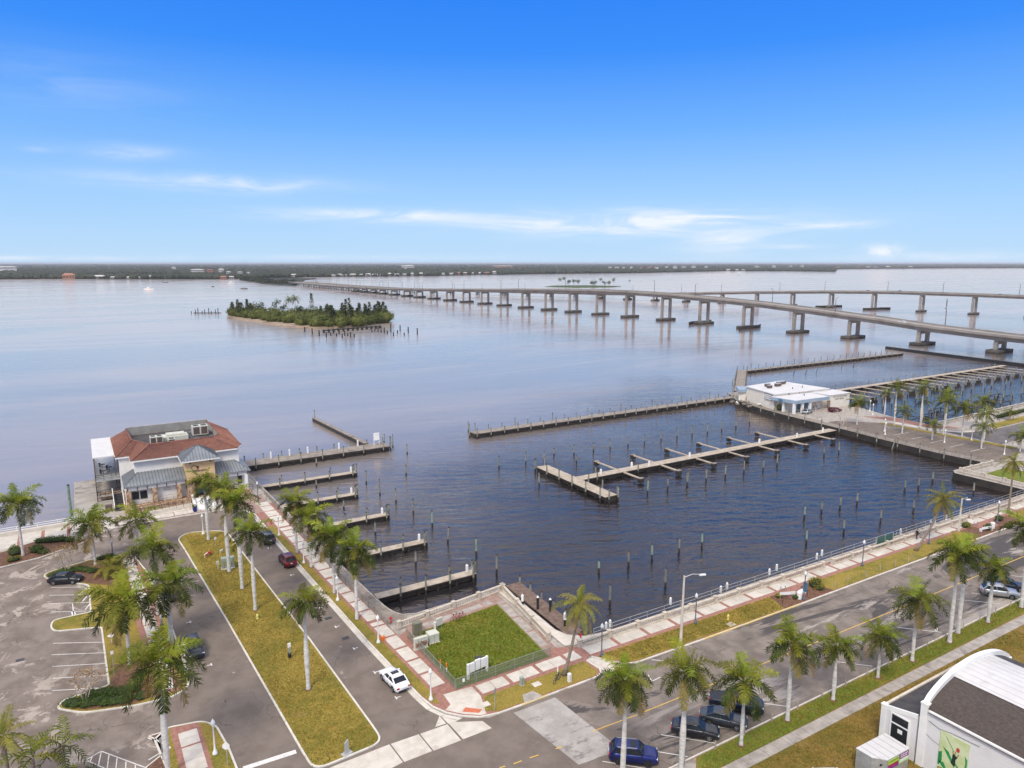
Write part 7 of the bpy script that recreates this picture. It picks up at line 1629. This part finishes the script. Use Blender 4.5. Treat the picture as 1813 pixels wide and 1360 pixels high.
def sailboat(u, v, L, hm, label):
    x, y = P(u, v, WL); t = thing('sailing_boat', label, 'boat', (x, y, WL), R_(20)); h = L / 2; w_ = L * .14
    MB().add([(-h, -w_, -.3), (h * .5, -w_, -.3), (h, 0, -.2), (h * .5, w_, -.3), (-h, w_, -.3), (-h, -w_, 1.2), (h * .5, -w_, 1.3), (h * 1.05, 0, 1.6), (h * .5, w_, 1.3), (-h, w_, 1.2)], [(5, 6, 7, 8, 9), (0, 1, 6, 5), (1, 2, 7, 6), (2, 3, 8, 7), (3, 4, 9, 8), (4, 0, 5, 9)]).build('hull', M['metal_dark'], t); MB().tube([(0, 0, 1), (0, 0, hm)], [.25, .15], 5).build('mast', M['metal_grey'], t); MB().box(-h * .5, h * .3, -w_ * .5, w_ * .5, 1.2, 2.0).build('cabin', M['white_paint'], t)
sailboat(293, 500.5, 13, 19, 'moored sailing boat with a tall bare mast near the far bank'); sailboat(377, 508, 6, 9, 'small dark sailing dinghy in the open river'); cruiser(410, 501, 15, 'white boat close to the causeway', R_(10))
t = thing('channel_marker', 'channel marker post in the river beyond the curving bridge', 'marker', (*P(1676, 541, WL), WL)); MB().lathe([(.5, -1), (.5, 6)], 8).build('pile', M['wood_wet_shade'], t); MB().box(-1.5, 1.5, -.2, .2, 5, 8).build('board', M['metal_grey'], t)
# ================================================================== air
hz = bpy.data.materials.new('haze'); hz.use_nodes = True; t_ = NT(hz.node_tree)
pv_ = t_.n('ShaderNodeVolumePrincipled', {'Color': (.86, .88, .95, 1), 'Density': 3.4e-5, 'Anisotropy': .2}); t_.link(pv_.outputs[0], t_.n('ShaderNodeOutputMaterial').inputs['Volume'])
ho = MB().box(-75000, 95000, -3500, 115000, -8, 62).build('haze', hz); ho['kind'] = 'stuff'; ho['label'] = 'thin pale haze over the river'
# ================================================================== street lamps
_gl = MB().lathe([(.10, 0), (.20, .10), (.22, .28), (.16, .48), (.06, .60), (.03, .70)], 10).mesh('globe', M['lamp_clear'], True)
_wp = MB().lathe([(.26, 0), (.26, .12), (.16, .35), (.10, .5), (.075, 1.2), (.065, 1.0 * 2.9), (.10, 2.95), (.10, 3.05)], 10).mesh('post', M['white_paint'], True)
_gp = MB().lathe([(.24, 0), (.24, .15), (.12, .5), (.075, .8), (.065, 3.5), (.11, 3.55), (.11, 3.62)], 10).mesh('post', M['metal_lamp'] if 'metal_lamp' in M else M['metal_grey'], True)
_gw = MB().lathe([(.10, 0), (.20, .10), (.22, .28), (.16, .48), (.06, .60), (.03, .70)], 10).mesh('globe', M['white_paint'], True)
def lamp(u, v, label, group=None, white=True, hgt=1.0, z=.12):
    x, y = P(u, v, z); t = thing('street_lamp', label, 'street lamp', (x, y, z), 0, group)
    o = link('post', _wp if white else _gp, t); o.scale = (1, 1, hgt); g = link('globe', _gw if white else _gl, t); g.location = (0, 0, (3.05 if white else 3.62) * hgt)
gwl = ('white acorn lamp post in the narrow verge of the boulevard promenade', 'white lamp posts along the promenade')
for u, v in ((494, 948), (538, 997), (598, 1063), (670, 1138), (763, 1239)): lamp(u, v, *gwl)
lamp(300, 1134, 'white acorn lamp post against the yellow-speared palm'); lamp(381, 1335, 'white acorn lamp post on the verge beside the white stop line'); lamp(360, 946, 'white lamp post at the rounded head of the median'); lamp(329, 1187, 'white lamp post half hidden beside the dark blue car'); lamp(240, 975, 'white lamp post by the car-park walk near the restaurant')
lamp(457, 886, 'dark lamp post below the restaurant porch', None, False, .9); lamp(200, 985, 'dark short lamp post on the pale pad by the hedged bed', None, False, .6)
ggl = ('grey lamp post with a pale globe on the quay promenade', 'grey lamp posts on the quay promenade')
for u, v in ((1065, 1162), (1231, 1104), (1526.5, 1002), (1644, 963), (1765, 926)): lamp(u, v, *ggl, white=False)
lamp(1423, 1062, 'grey lamp post with a blue banner beside the white litter bin', None, False)
x, y = P(1423, 1062, .12); o = tag(MB().box(.08, .14, -.32, .32, 1.2, 2.6).build('banner', M['banner_blue']), 'dark blue banner hung on the grey lamp post', 'banner'); o.location = (x, y, .12)
for (u, v) in ((1566, 752 + 12), (1597 - 30, 770), (1672, 784), (1720, 780), (1778, 805), (1545, 735), (1540, 728)): lamp(u, v, 'white lamp post around the marina car park', 'white lamp posts at the marina', z=0.0)
def cobra(u, v, vt, du, label):
    x, y = P(u, v, .12); h = PZ(u, v, vt, .12) - .12; t = thing('light_pole', label, 'light pole', (x, y, .12))
    MB().tube([(0, 0, 0), (.25, .1, h)], [.2, .11], 10).build('pole', M['concrete_pale'], t); MB().tube([(.25, .1, h - .2), (1.2, -.3, h + .15), (2.0 * du, -.7, h + .05)], [.06, .05, .05], 6).build('arm', M['metal_grey'], t); MB().obox((2.2 * du, -.8, h - .02), .42, .14, .08, -.4).build('lamp_head', M['white_paint'], t)
cobra(1205, 1139, 1021, 1.1, 'tall pale light pole with a bracket lamp at the kerb of the quay road'); cobra(1697, 940, 883, .2, 'pale light pole beside the far promenade bench')
# ================================================================== signs and posts
def sign(u, v, h, w_, hh, label, mat='white_paint', rz=-.5, post='metal_grey', z=.12):
    x, y = P(u, v, z); t = thing('road_sign', label, 'sign', (x, y, z), rz); MB().box(-.03, .03, -.03, .03, 0, h).build('post', M[post], t); MB().box(-w_ / 2, w_ / 2, -.055, -.032, h - hh, h).build('plate', M[mat], t); return t
sign(876, 1257, 2.5, .45, .7, 'parking sign on a thin post at the corner verge', 'metal_grey', .6); sign(987, 1204, 1.9, .12, .9, 'short pale signpost beside the leaning coconut palm')
x, y = P(403, 1356, .12); t = thing('stop_sign', 'back of an octagonal stop sign beside the white stop line', 'sign', (x, y, .12), -.5); MB().box(-.03, .03, -.03, .03, 0, 2.3).build('post', M['metal_grey'], t); o = MB().lathe([(.36, -.02), (.36, .02)], 8).build('plate', M['white_paint'], t); o.location = (0, -.05, 2.1); o.rotation_euler = (PI / 2, PI / 8, 0)
x, y = P(198, 1139, .12); t = thing('bollard_light', 'tilted round sign with a white disc in the verge by the stalls', 'sign', (x, y, .12)); MB().box(-.03, .03, -.03, .03, 0, 1.5).build('post', M['white_paint'], t); MB().lathe([(.38, 1.0), (.38, 1.06), (.1, 1.12)], 12).build('disc', M['white_paint'], t)
sign(202, 1195, 3.0, .3, .4, 'thin white pole sign in the mulch by the parking stalls', rz=0); sign(288, 1346, 2.4, .35, .5, 'grey signpost beside the brick walk', 'metal_grey', .2)
x, y = P(1655, 1134, .12); sign(1655, 1134, 1.7, .35, .45, 'small white notice sign in the south verge')
for (u, v, l) in ((1385, 1070, 'slim brown notice post in front of the white bench'), (1429, 1057, 'slim brown notice post between the litter bin and the big shrub')): sign(u, v, 1.1, .18, .5, l, 'metal_brown', 0, 'metal_brown')
# knee-high posts along the south verge
kp = MB().box(-.05, .05, -.05, .05, 0, .95).mesh('post', M['wood_deck']); 
for k in range(18):
    x = 41.2 + k * 4.1; o = link('verge_post', kp); o.location = (x, 43.05 - .0075 * (x - 45), .08); tag(o, 'knee-high pale post along the south kerb of the quay road', 'post', 'posts along the south kerb')
for (u, v) in ((1478, 1041), (1501, 1030), (1533, 1021), (1558, 1010), (1608, 996), (1585, 1002)):
    x, y = P(u, v, .12); o = link('verge_post', kp); o.location = (x, y, .12); tag(o, 'short pale post in the promenade verge', 'post', 'posts in the promenade verge')
# hydrants
def hydrant(u, v, label):
    x, y = P(u, v, .12); t = thing('fire_hydrant', label, 'hydrant', (x, y, .12)); MB().lathe([(.17, 0), (.17, .06), (.12, .08), (.12, .5), (.16, .52), (.14, .62), (.05, .74)], 10).build('barrel', M['hydrant'], t)
    for a in (0, PI): o = MB().lathe([(.07, .0), (.07, .2)], 8).build('outlet', M['hydrant'], t); o.location = (0, 0, .42); o.rotation_euler = (0, PI / 2, a)
hydrant(456, 1096, 'yellow fire hydrant on the grass median'); hydrant(1289, 1097, 'yellow fire hydrant in the quay verge')
def hyd_red(u, v, label):
    x, y = P(u, v, .12); t = thing('standpipe', label, 'standpipe', (x, y, .12)); MB().lathe([(.14, 0), (.1, .1), (.1, .7), (.05, .85)], 8).build('barrel', M['red'], t); MB().box(-.25, .25, -.07, .07, .5, .65).build('outlets', M['red'], t)
hyd_red(480, 928, 'red standpipe in the promenade near the grey car'); hyd_red(692, 1102, 'red standpipe at the bend of the landing'); hyd_red(1028, 1132, 'red fire cabinet on the quay by the fenced lawn')
# ================================================================== things on the median
x, y = P(404, 1005, .12); t = thing('utility_cabinet', 'grey-green walk-through utility cabinet on the median behind a palm trunk', 'cabinet', (x, y, .1), -.12)
MB().box(-1.0, 1.0, -.6, .6, 0, .12).build('base', M['concrete_pale'], t); MB().box(-.95, .95, -.45, .45, 1.25, 1.75).build('top', M['util_green'], t)
for a in (-.8, -.25, .3, .8): MB().box(a - .14, a + .14, -.42, .42, .12, 1.25).build('bay', M['util_green'], t)
x, y = P(386, 1008, .12); t = thing('meter_post', 'grey meter box on a post beside the median cabinet', 'meter', (x, y, .1)); MB().box(-.06, .06, -.06, .06, 0, .9).build('post', M['util_beige'], t); MB().box(-.18, .18, -.12, .12, .85, 1.35).build('box', M['util_beige'], t)
x, y = P(370, 985, .12); t = thing('backflow_pipe', 'red and white water backflow pipe on the median', 'pipe', (x, y, .1), .9)
MB().tube([(-.6, 0, 0), (-.6, 0, .6), (.6, 0, .6), (.6, 0, 0)], .1, 8).build('pipe', M['red'], t); MB().tube([(-.6, .4, 0), (-.6, .4, .5), (.6, .4, .5), (.6, .4, 0)], .08, 8).build('bypass', M['white_paint'], t); MB().lathe([(.16, .45), (.16, .8)], 8).build('valve', M['red'], t)
x, y = P(392, 978, .12); t = thing('backflow_pipe', 'small white pipe fitting beside the red backflow pipe', 'pipe', (x, y, .1), .9); MB().tube([(-.4, 0, 0), (-.4, 0, .4), (.4, 0, .4), (.4, 0, 0)], .08, 8).build('pipe', M['white_paint'], t)
sign(382, 970, 1.9, .4, .45, 'white notice sign on the median near the backflow pipe', rz=.3)
def dogbag(u, v, label):
    x, y = P(u, v, .12); t = thing('waste_station', label, 'bin', (x, y, .1)); MB().box(-.05, .05, -.05, .05, 0, 1.9).build('post', M['util_green'], t); MB().box(-.18, .18, -.14, .02, 1.45, 1.95).build('sign_plate', M['white_paint'], t); MB().lathe([(.2, .15), (.22, .6)], 10).build('bin', M['black'], t); MB().box(-.16, .16, -.12, .0, .85, 1.25).build('dispenser', M['util_green'], t)
dogbag(513, 1165, 'green dog-waste station with a white sign on the open median'); dogbag(287, 1113, 'dog-waste station with a black bin beside the car-park walk')
x, y = P(614, 1334, .12); t = thing('bent_sign', 'grey slab marker standing on a flat base at the median end', 'marker', (x, y, .1), .35); MB().box(-.5, .5, -.35, .35, 0, .06).build('base', M['metal_grey'], t); MB().add([(-.28, -.06, .06), (.28, -.06, .06), (.28, .06, .06), (-.28, .06, .06), (-.22, -.05, 1.2), (.2, -.05, 1.45), (.2, .05, 1.45), (-.22, .05, 1.2)], [(0, 1, 5, 4), (1, 2, 6, 5), (2, 3, 7, 6), (3, 0, 4, 7), (4, 5, 6, 7)]).build('slab', M['metal_grey'], t)
# ================================================================== fenced lawn: chain-link fence, boxes, boards
def chain_fence(p0, p1, label, h=1.35, step=2.4):
    a, b_ = Vector(p0), Vector(p1); L = (b_ - a).length; t = thing('chain_link_fence', label, 'fence', (a.x, a.y, .11), math.atan2(b_.y - a.y, b_.x - a.x)); n = round(L / step); pm_ = MB().lathe([(.035, 0), (.035, h)], 6).mesh('post', M['fence_wire'])
    for i in range(n + 1): o = link('post', pm_, t); o.location = (i * L / n, 0, 0)
    MB().tube([(0, 0, h - .02), (L, 0, h - .02)], .03, 6).build('top_rail', M['fence_wire'], t); MB().tube([(0, 0, .62), (L, 0, .62)], .012, 5).build('tension_wire', M['fence_wire'], t)
    MB().add([(0, 0, .03), (L, 0, .03), (L, 0, h - .04), (0, 0, h - .04)], [(0, 1, 2, 3)]).build('mesh', M['chain_link'], t)
chain_fence((32.15, 64.9), (45.0, 65.0), 'chain-link fence along the quay promenade side of the lawn'); chain_fence((32.12, 65.1), (31.9, 78.2), 'chain-link fence along the boulevard side of the lawn')
def box_(u, v, sx, sy, h, mat, label, cat='cabinet', base=True, z=.12, rz=0):
    x, y = P(u, v, z); t = thing('utility_box', label, cat, (x, y, z), rz)
    MB().box(-sx, sx, -sy, sy, .08, h).build('casing', M[mat], t); MB().box(-sx * 1.1, sx * 1.1, -sy * 1.15, sy * 1.15, 0, .08).build('pad', M['concrete_pale'], t); MB().box(-sx * 1.04, sx * 1.04, -sy * 1.05, sy * 1.05, h, h + .05).build('lid', M[mat], t); MB().box(-.012, .012, -sy - .015, -sy + .01, .15, h - .08).build('door_seam', M['metal_dark'], t); return t
box_(739, 1125, .55, .35, 1.75, 'util_olive', 'tall olive-brown electrical cabinet by the lawn balustrade'); box_(766, 1135, .65, .6, 1.15, 'util_beige', 'squat beige transformer box on the lawn corner')
t = box_(745, 1148, .85, .22, 1.45, 'util_beige', 'cabinet wrapped in a rust and gold picture at the lawn corner')
rr2 = random.Random(9); wr = MB()
for k in range(9): wr.add([(-.8 + k * .17, -.245, .25 + rr2.uniform(0, .35)), (-.62 + k * .17, -.245, .3 + rr2.uniform(0, .3)), (-.55 + k * .17, -.245, .75 + rr2.uniform(0, .5)), (-.75 + k * .16, -.245, .7 + rr2.uniform(0, .45))], [(0, 1, 2, 3)], k % 2)
wr.build('picture_wrap', [M['mural_skin'], M['brick']], t)
x, y = P(778, 1113, .12); t = thing('meter_cabinet', 'pale meter cabinet on two legs behind the transformer box', 'meter', (x, y, .12), .2); [MB().box(a - .04, a + .04, -.04, .04, 0, .6).build('leg', M['metal_grey'], t) for a in (-.35, .35)]; MB().box(-.45, .45, -.14, .14, .55, 1.5).build('panel', M['util_beige'], t)
x, y = P(770, 1118, .12); t = thing('meter_post', 'white meter post beside the pale meter panel', 'meter', (x, y, .12)); MB().box(-.1, .1, -.1, .1, 0, 1.3).build('post', M['white_paint'], t)
for (u, v) in ((780, 1184), (791, 1190)):
    x, y = P(u, v, .12); t = thing('marker_post', 'white utility marker post with an orange top inside the fence', 'marker', (x, y, .12), 0, 'orange-topped marker posts'); MB().lathe([(.07, 0), (.07, .6)], 8).build('post', M['white_paint'], t); MB().lathe([(.085, .6), (.085, 1.15), (.02, 1.2)], 8).build('sleeve', M['orange'], t)
# red bicycle lying by the lawn balustrade, and a dark one at the signpost
def bike(u, v, col, label, rz, lying=False):
    x, y = P(u, v, .12); t = thing('bicycle', label, 'bicycle', (x, y, .14), rz)
    if lying: t.rotation_euler = (R_(62), 0, rz)
    for a in (-.52, .52):
        w2 = MB(); pts = [(a + .32 * math.cos(k * PI / 8), 0, .33 + .32 * math.sin(k * PI / 8)) for k in range(17)]; w2.tube(pts, .025, 5, False); w2.build('wheel', M['tyre'], t)
        sp = MB(); [sp.bar((a, 0, .33), (a + .31 * math.cos(k * PI / 4), 0, .33 + .31 * math.sin(k * PI / 4)), .008) for k in range(8)]; sp.build('spokes', M['metal_grey'], t)
    f = MB(); P0, P1, P2, P3 = (-.52, 0, .33), (-.05, 0, .3), (-.18, 0, .78), (.36, 0, .80)
    for p, q in ((P0, P1), (P1, P2), (P0, P2), (P2, P3), (P1, P3), (P3, (.52, 0, .33))): f.bar(p, q, .045)
    f.build('frame', M[col], t); MB().box(-.32, -.08, -.06, .06, .84, .89).build('saddle', M['black'], t); MB().bar((.3, -.25, .98), (.3, .25, .98), .035).bar((.34, 0, .8), (.3, 0, .98), .035).build('handlebar', M['metal_dark'], t)
bike(805, 1098, 'red', 'red bicycle leaning by the lawn balustrade', .35); bike(816, 1096, 'red', 'second red bicycle behind the first', .3); bike(986, 1207, 'metal_dark', 'dark bicycle chained to the short signpost', .45)
# triple notice board
x0, y0 = P(829, 1203, .12); x1, y1 = P(862, 1188, .12); t = thing('notice_board', 'three-panel white notice board inside the chain-link fence', 'notice board', (x0, y0, .12), math.atan2(y1 - y0, x1 - x0)); Ln = math.hypot(x1 - x0, y1 - y0)
for s in (0, Ln): MB().box(s - .12, s + .12, -.12, .12, 0, 1.9).build('post', M['white_paint'], t)
for k in range(3): o = MB().box(.14 + k * (Ln - .28) / 3 + .04, .14 + (k + 1) * (Ln - .28) / 3 - .04, -.09, .09, .75, 1.85 + (.12 if k == 1 else 0)).build('panel', M['white_paint'], t); MB().box(.14 + k * (Ln - .28) / 3, .14 + k * (Ln - .28) / 3 + .04, -.07, .07, .7, 1.8).build('stile', M['metal_dark'], t)
for k in range(4): MB().box(.4 + k * .5, .46 + k * .5, -.03, .03, 0, .75).build('leg', M['metal_grey'], t)
t = thing('solar_light', 'small dark solar light above the notice board', 'lamp', (x0 + .65 * (x1 - x0), y0 + .65 * (y1 - y0) + .4, .12)); MB().box(-.04, .04, -.04, .04, 0, 1.9).build('post', M['metal_grey'], t); MB().box(-.4, .4, -.2, .2, 1.9, 1.96).build('panel', M['metal_dark'], t)
o = tag(MB().box(-.14, .14, -.04, .0, .75, 1.15).build('fence_notice', M['white_paint']), 'small white notice fixed to the corner of the chain-link fence', 'notice'); o.location = (33.1, 64.86, .11)
# corner verge boxes
box_(924, 1213, .2, .2, .95, 'util_green', 'small green pedestal box in the corner verge'); box_(1008, 1207, .17, .17, .95, 'white_paint', 'small white pedestal box beside the leaning coconut palm')
o = tag(MB().box(-.25, .25, -.15, .15, 0, .5).build('orange_box', M['orange']), 'small orange utility box at the lamp post by the lawn', 'box'); x, y = P(678, 1133, .12); o.location = (x, y, .12)
# quay furniture
def bench(u, v, label, rz, L=2.0, z=.125):
    x, y = P(u, v, z); t = thing('park_bench', label, 'bench', (x, y, z), rz)
    for k in range(4): MB().box(-L / 2, L / 2, -.22 + k * .12, -.12 + k * .12, .42, .46).build('slat', M['white_paint'], t)
    for k in range(3): MB().box(-L / 2, L / 2, .26, .30, .52 + k * .14, .63 + k * .14).build('back_slat', M['white_paint'], t)
    for s in (-L / 2 + .1, L / 2 - .1): MB().box(s - .05, s + .05, -.2, .28, 0, .42).build('leg', M['white_paint'], t)
bench(1392, 1057, 'white slatted bench on the brick pad by the yellow shrubs', R_(-22) + PI, 2.4); bench(1745, 940, 'white slatted bench on the far promenade pad', R_(-15) + PI, 2.6)
def readboard(u, v, label, rz):
    x, y = P(u, v, .125); t = thing('information_lectern', label, 'sign', (x, y, .125), rz); [MB().box(a - .04, a + .04, -.04, .04, 0, .8).build('leg', M['metal_grey'], t) for a in (-.35, .35)]; MB().add([(-.5, -.35, .75), (.5, -.35, .75), (.5, .3, 1.05), (-.5, .3, 1.05), (-.5, -.35, .69), (.5, -.35, .69), (.5, .3, .99), (-.5, .3, .99)], [(0, 1, 2, 3), (7, 6, 5, 4), (0, 4, 5, 1), (1, 5, 6, 2), (2, 6, 7, 3), (3, 7, 4, 0)]).build('panel', M['white_paint'], t)
readboard(1386, 1047, 'tilted white information panel on the brick pad', R_(160)); readboard(1727, 932, 'tilted white information panel on the far promenade', R_(160))
def bin_(u, v, label):
    x, y = P(u, v, .125); t = thing('litter_bin', label, 'bin', (x, y, .125)); MB().lathe([(.33, 0), (.36, .9)], 12).build('barrel', M['white_paint'], t); MB().lathe([(.38, .9), (.36, 1.0), (.1, 1.1)], 12).build('lid', M['white_paint'], t)
bin_(1415, 1060, 'white round litter bin beside the blue banner'); bin_(1757, 935, 'white litter bin beside the far bench')
o = tag(MB().box(-.5, .5, -.3, .3, 0, .42).build('bench_block', M['white_paint']), 'white concrete block seat behind the litter bin', 'seat'); x, y = P(1420, 1050, .12); o.location = (x, y, .12)
t = thing('green_gate', 'dark green screened gate panel in the quay balustrade', 'gate', (112.0, 64.0, .1), R_(-2)); MB().box(-2.2, 2.2, -.04, .04, .1, 1.9).build('screen', M['util_dark_green'], t); [MB().box(a - .06, a + .06, -.06, .06, 0, 2.0).build('post', M['metal_grey'], t) for a in (-2.2, 0, 2.2)]
# quay-edge service pedestals and life rings
for (u, v) in ((1080, 1110), (1073, 1114), (1187, 1070), (1276, 1049), (1287, 1043), (1362, 1018), (1375, 1010), (1446, 990), (1455, 984), (1594, 946), (1655, 925), (1675, 921)):
    x, y = P(u, v, .05); t = thing('quay_pedestal', 'white service pedestal at the quay edge behind the balustrade', 'pedestal', (x, y, .02), 0, 'white pedestals on the quay edge'); MB().box(-.12, .12, -.12, .12, 0, .85).build('post', M['white_paint'], t); MB().lathe([(.15, .85), (.16, .95), (.05, 1.08)], 8).build('cap', M['white_paint'], t)
for (u, v) in ((1524, 950 + 8), ): pass
# gangway down from the green gate
t = thing('gangway', 'dark metal gangway rails dropping to the water by the green gate', 'gangway', (122.5, 66.2, -.3)); MB().box(-3, 3, -.5, .5, -.1, 0).build('deck', M['metal_dark'], t)
for a in (-.5, .5): MB().bar((-3, a, 1.0), (3, a, 1.0), .06).build('handrail', M['metal_dark'], t); [MB().bar((k, a, 0), (k, a, 1), .05).build('post', M['metal_dark'], t) for k in (-3, -1.5, 0, 1.5, 3)]
# gulls are too small to read; one bird over the river is left out
# ================================================================== person walking on the promenade
def person(x, y, rz, label):
    t = thing('person', label, 'person', (x, y, .13), rz)
    J = {'pel': (0, 0, .95), 'sp': (.01, 0, 1.2), 'ch': (.03, 0, 1.4), 'nk': (.04, 0, 1.5), 'ls': (.03, .19, 1.42), 'rs': (.03, -.19, 1.42), 'le': (-.10, .25, 1.15), 'lw': (-.06, .24, .92), 're': (.12, -.25, 1.16), 'rw': (.26, -.22, .98), 'lh': (.02, .1, .9), 'rh': (0, -.1, .9), 'lk': (.2, .1, .5), 'la': (.16, .1, .09), 'lt': (.34, .1, .04), 'rk': (-.06, -.1, .5), 'ra': (-.36, -.1, .14), 'rt': (-.2, -.1, .03)}
    E_ = [('pel', 'sp'), ('sp', 'ch'), ('ch', 'nk'), ('ch', 'ls'), ('ls', 'le'), ('le', 'lw'), ('ch', 'rs'), ('rs', 're'), ('re', 'rw'), ('pel', 'lh'), ('lh', 'lk'), ('lk', 'la'), ('la', 'lt'), ('pel', 'rh'), ('rh', 'rk'), ('rk', 'ra'), ('ra', 'rt')]
    Rd = {'pel': .15, 'sp': .14, 'ch': .16, 'nk': .06, 'ls': .075, 'rs': .075, 'le': .05, 're': .05, 'lw': .035, 'rw': .035, 'lh': .1, 'rh': .1, 'lk': .065, 'rk': .065, 'la': .045, 'ra': .045, 'lt': .035, 'rt': .035}
    nm = list(J); me = bpy.data.meshes.new('body'); me.from_pydata([J[k] for k in nm], [(nm.index(a), nm.index(b)) for a, b in E_], []); o = link('body', me, t)
    md = o.modifiers.new('s', 'SKIN'); 
    for i, k in enumerate(nm): me.skin_vertices[0].data[i].radius = (Rd[k], Rd[k]); me.skin_vertices[0].data[i].use_root = (k == 'pel')
    md.use_smooth_shade = True; o.modifiers.new('d', 'SUBSURF').levels = 1; me.materials.append(M['cloth_black'])
    hd = MB(); hd.lathe([(.05, -.14), (.075, -.08), (.095, .0), (.09, .08), (.05, .13), (.01, .14)], 10, (.06, 0, 1.66)); hd.obox((.16, 0, 1.645), .018, .014, .022); hd.build('head', M['skin'], t, True)
    hr = MB(); hr.lathe([(.09, -.06), (.105, .02), (.095, .1), (.05, .15), (.01, .16)], 10, (.035, 0, 1.68)); hr.build('hair', M['hair'], t, True)
    for s, (hx_, hy_, hz_) in ((1, J['lw']), (-1, J['rw'])):
        h = MB(); h.obox((hx_ + .01, hy_, hz_ - .05), .016, .035, .045)
        for f_ in range(4): h.tube([(hx_ + .01, hy_ - .027 + f_ * .018, hz_ - .09), (hx_ + .02, hy_ - .027 + f_ * .018, hz_ - .13 - .01 * (f_ in (1, 2))), (hx_ + .035, hy_ - .027 + f_ * .018, hz_ - .155 - .01 * (f_ in (1, 2)))], .008, 5)
        h.tube([(hx_ + .02, hy_ - s * .035, hz_ - .04), (hx_ + .045, hy_ - s * .045, hz_ - .08), (hx_ + .05, hy_ - s * .04, hz_ - .105)], .009, 5); h.build('hand', M['skin'], t)
x, y = P(1623, 955, .12); person(x, y, R_(170), 'person in dark clothes walking along the promenade by the green gate')
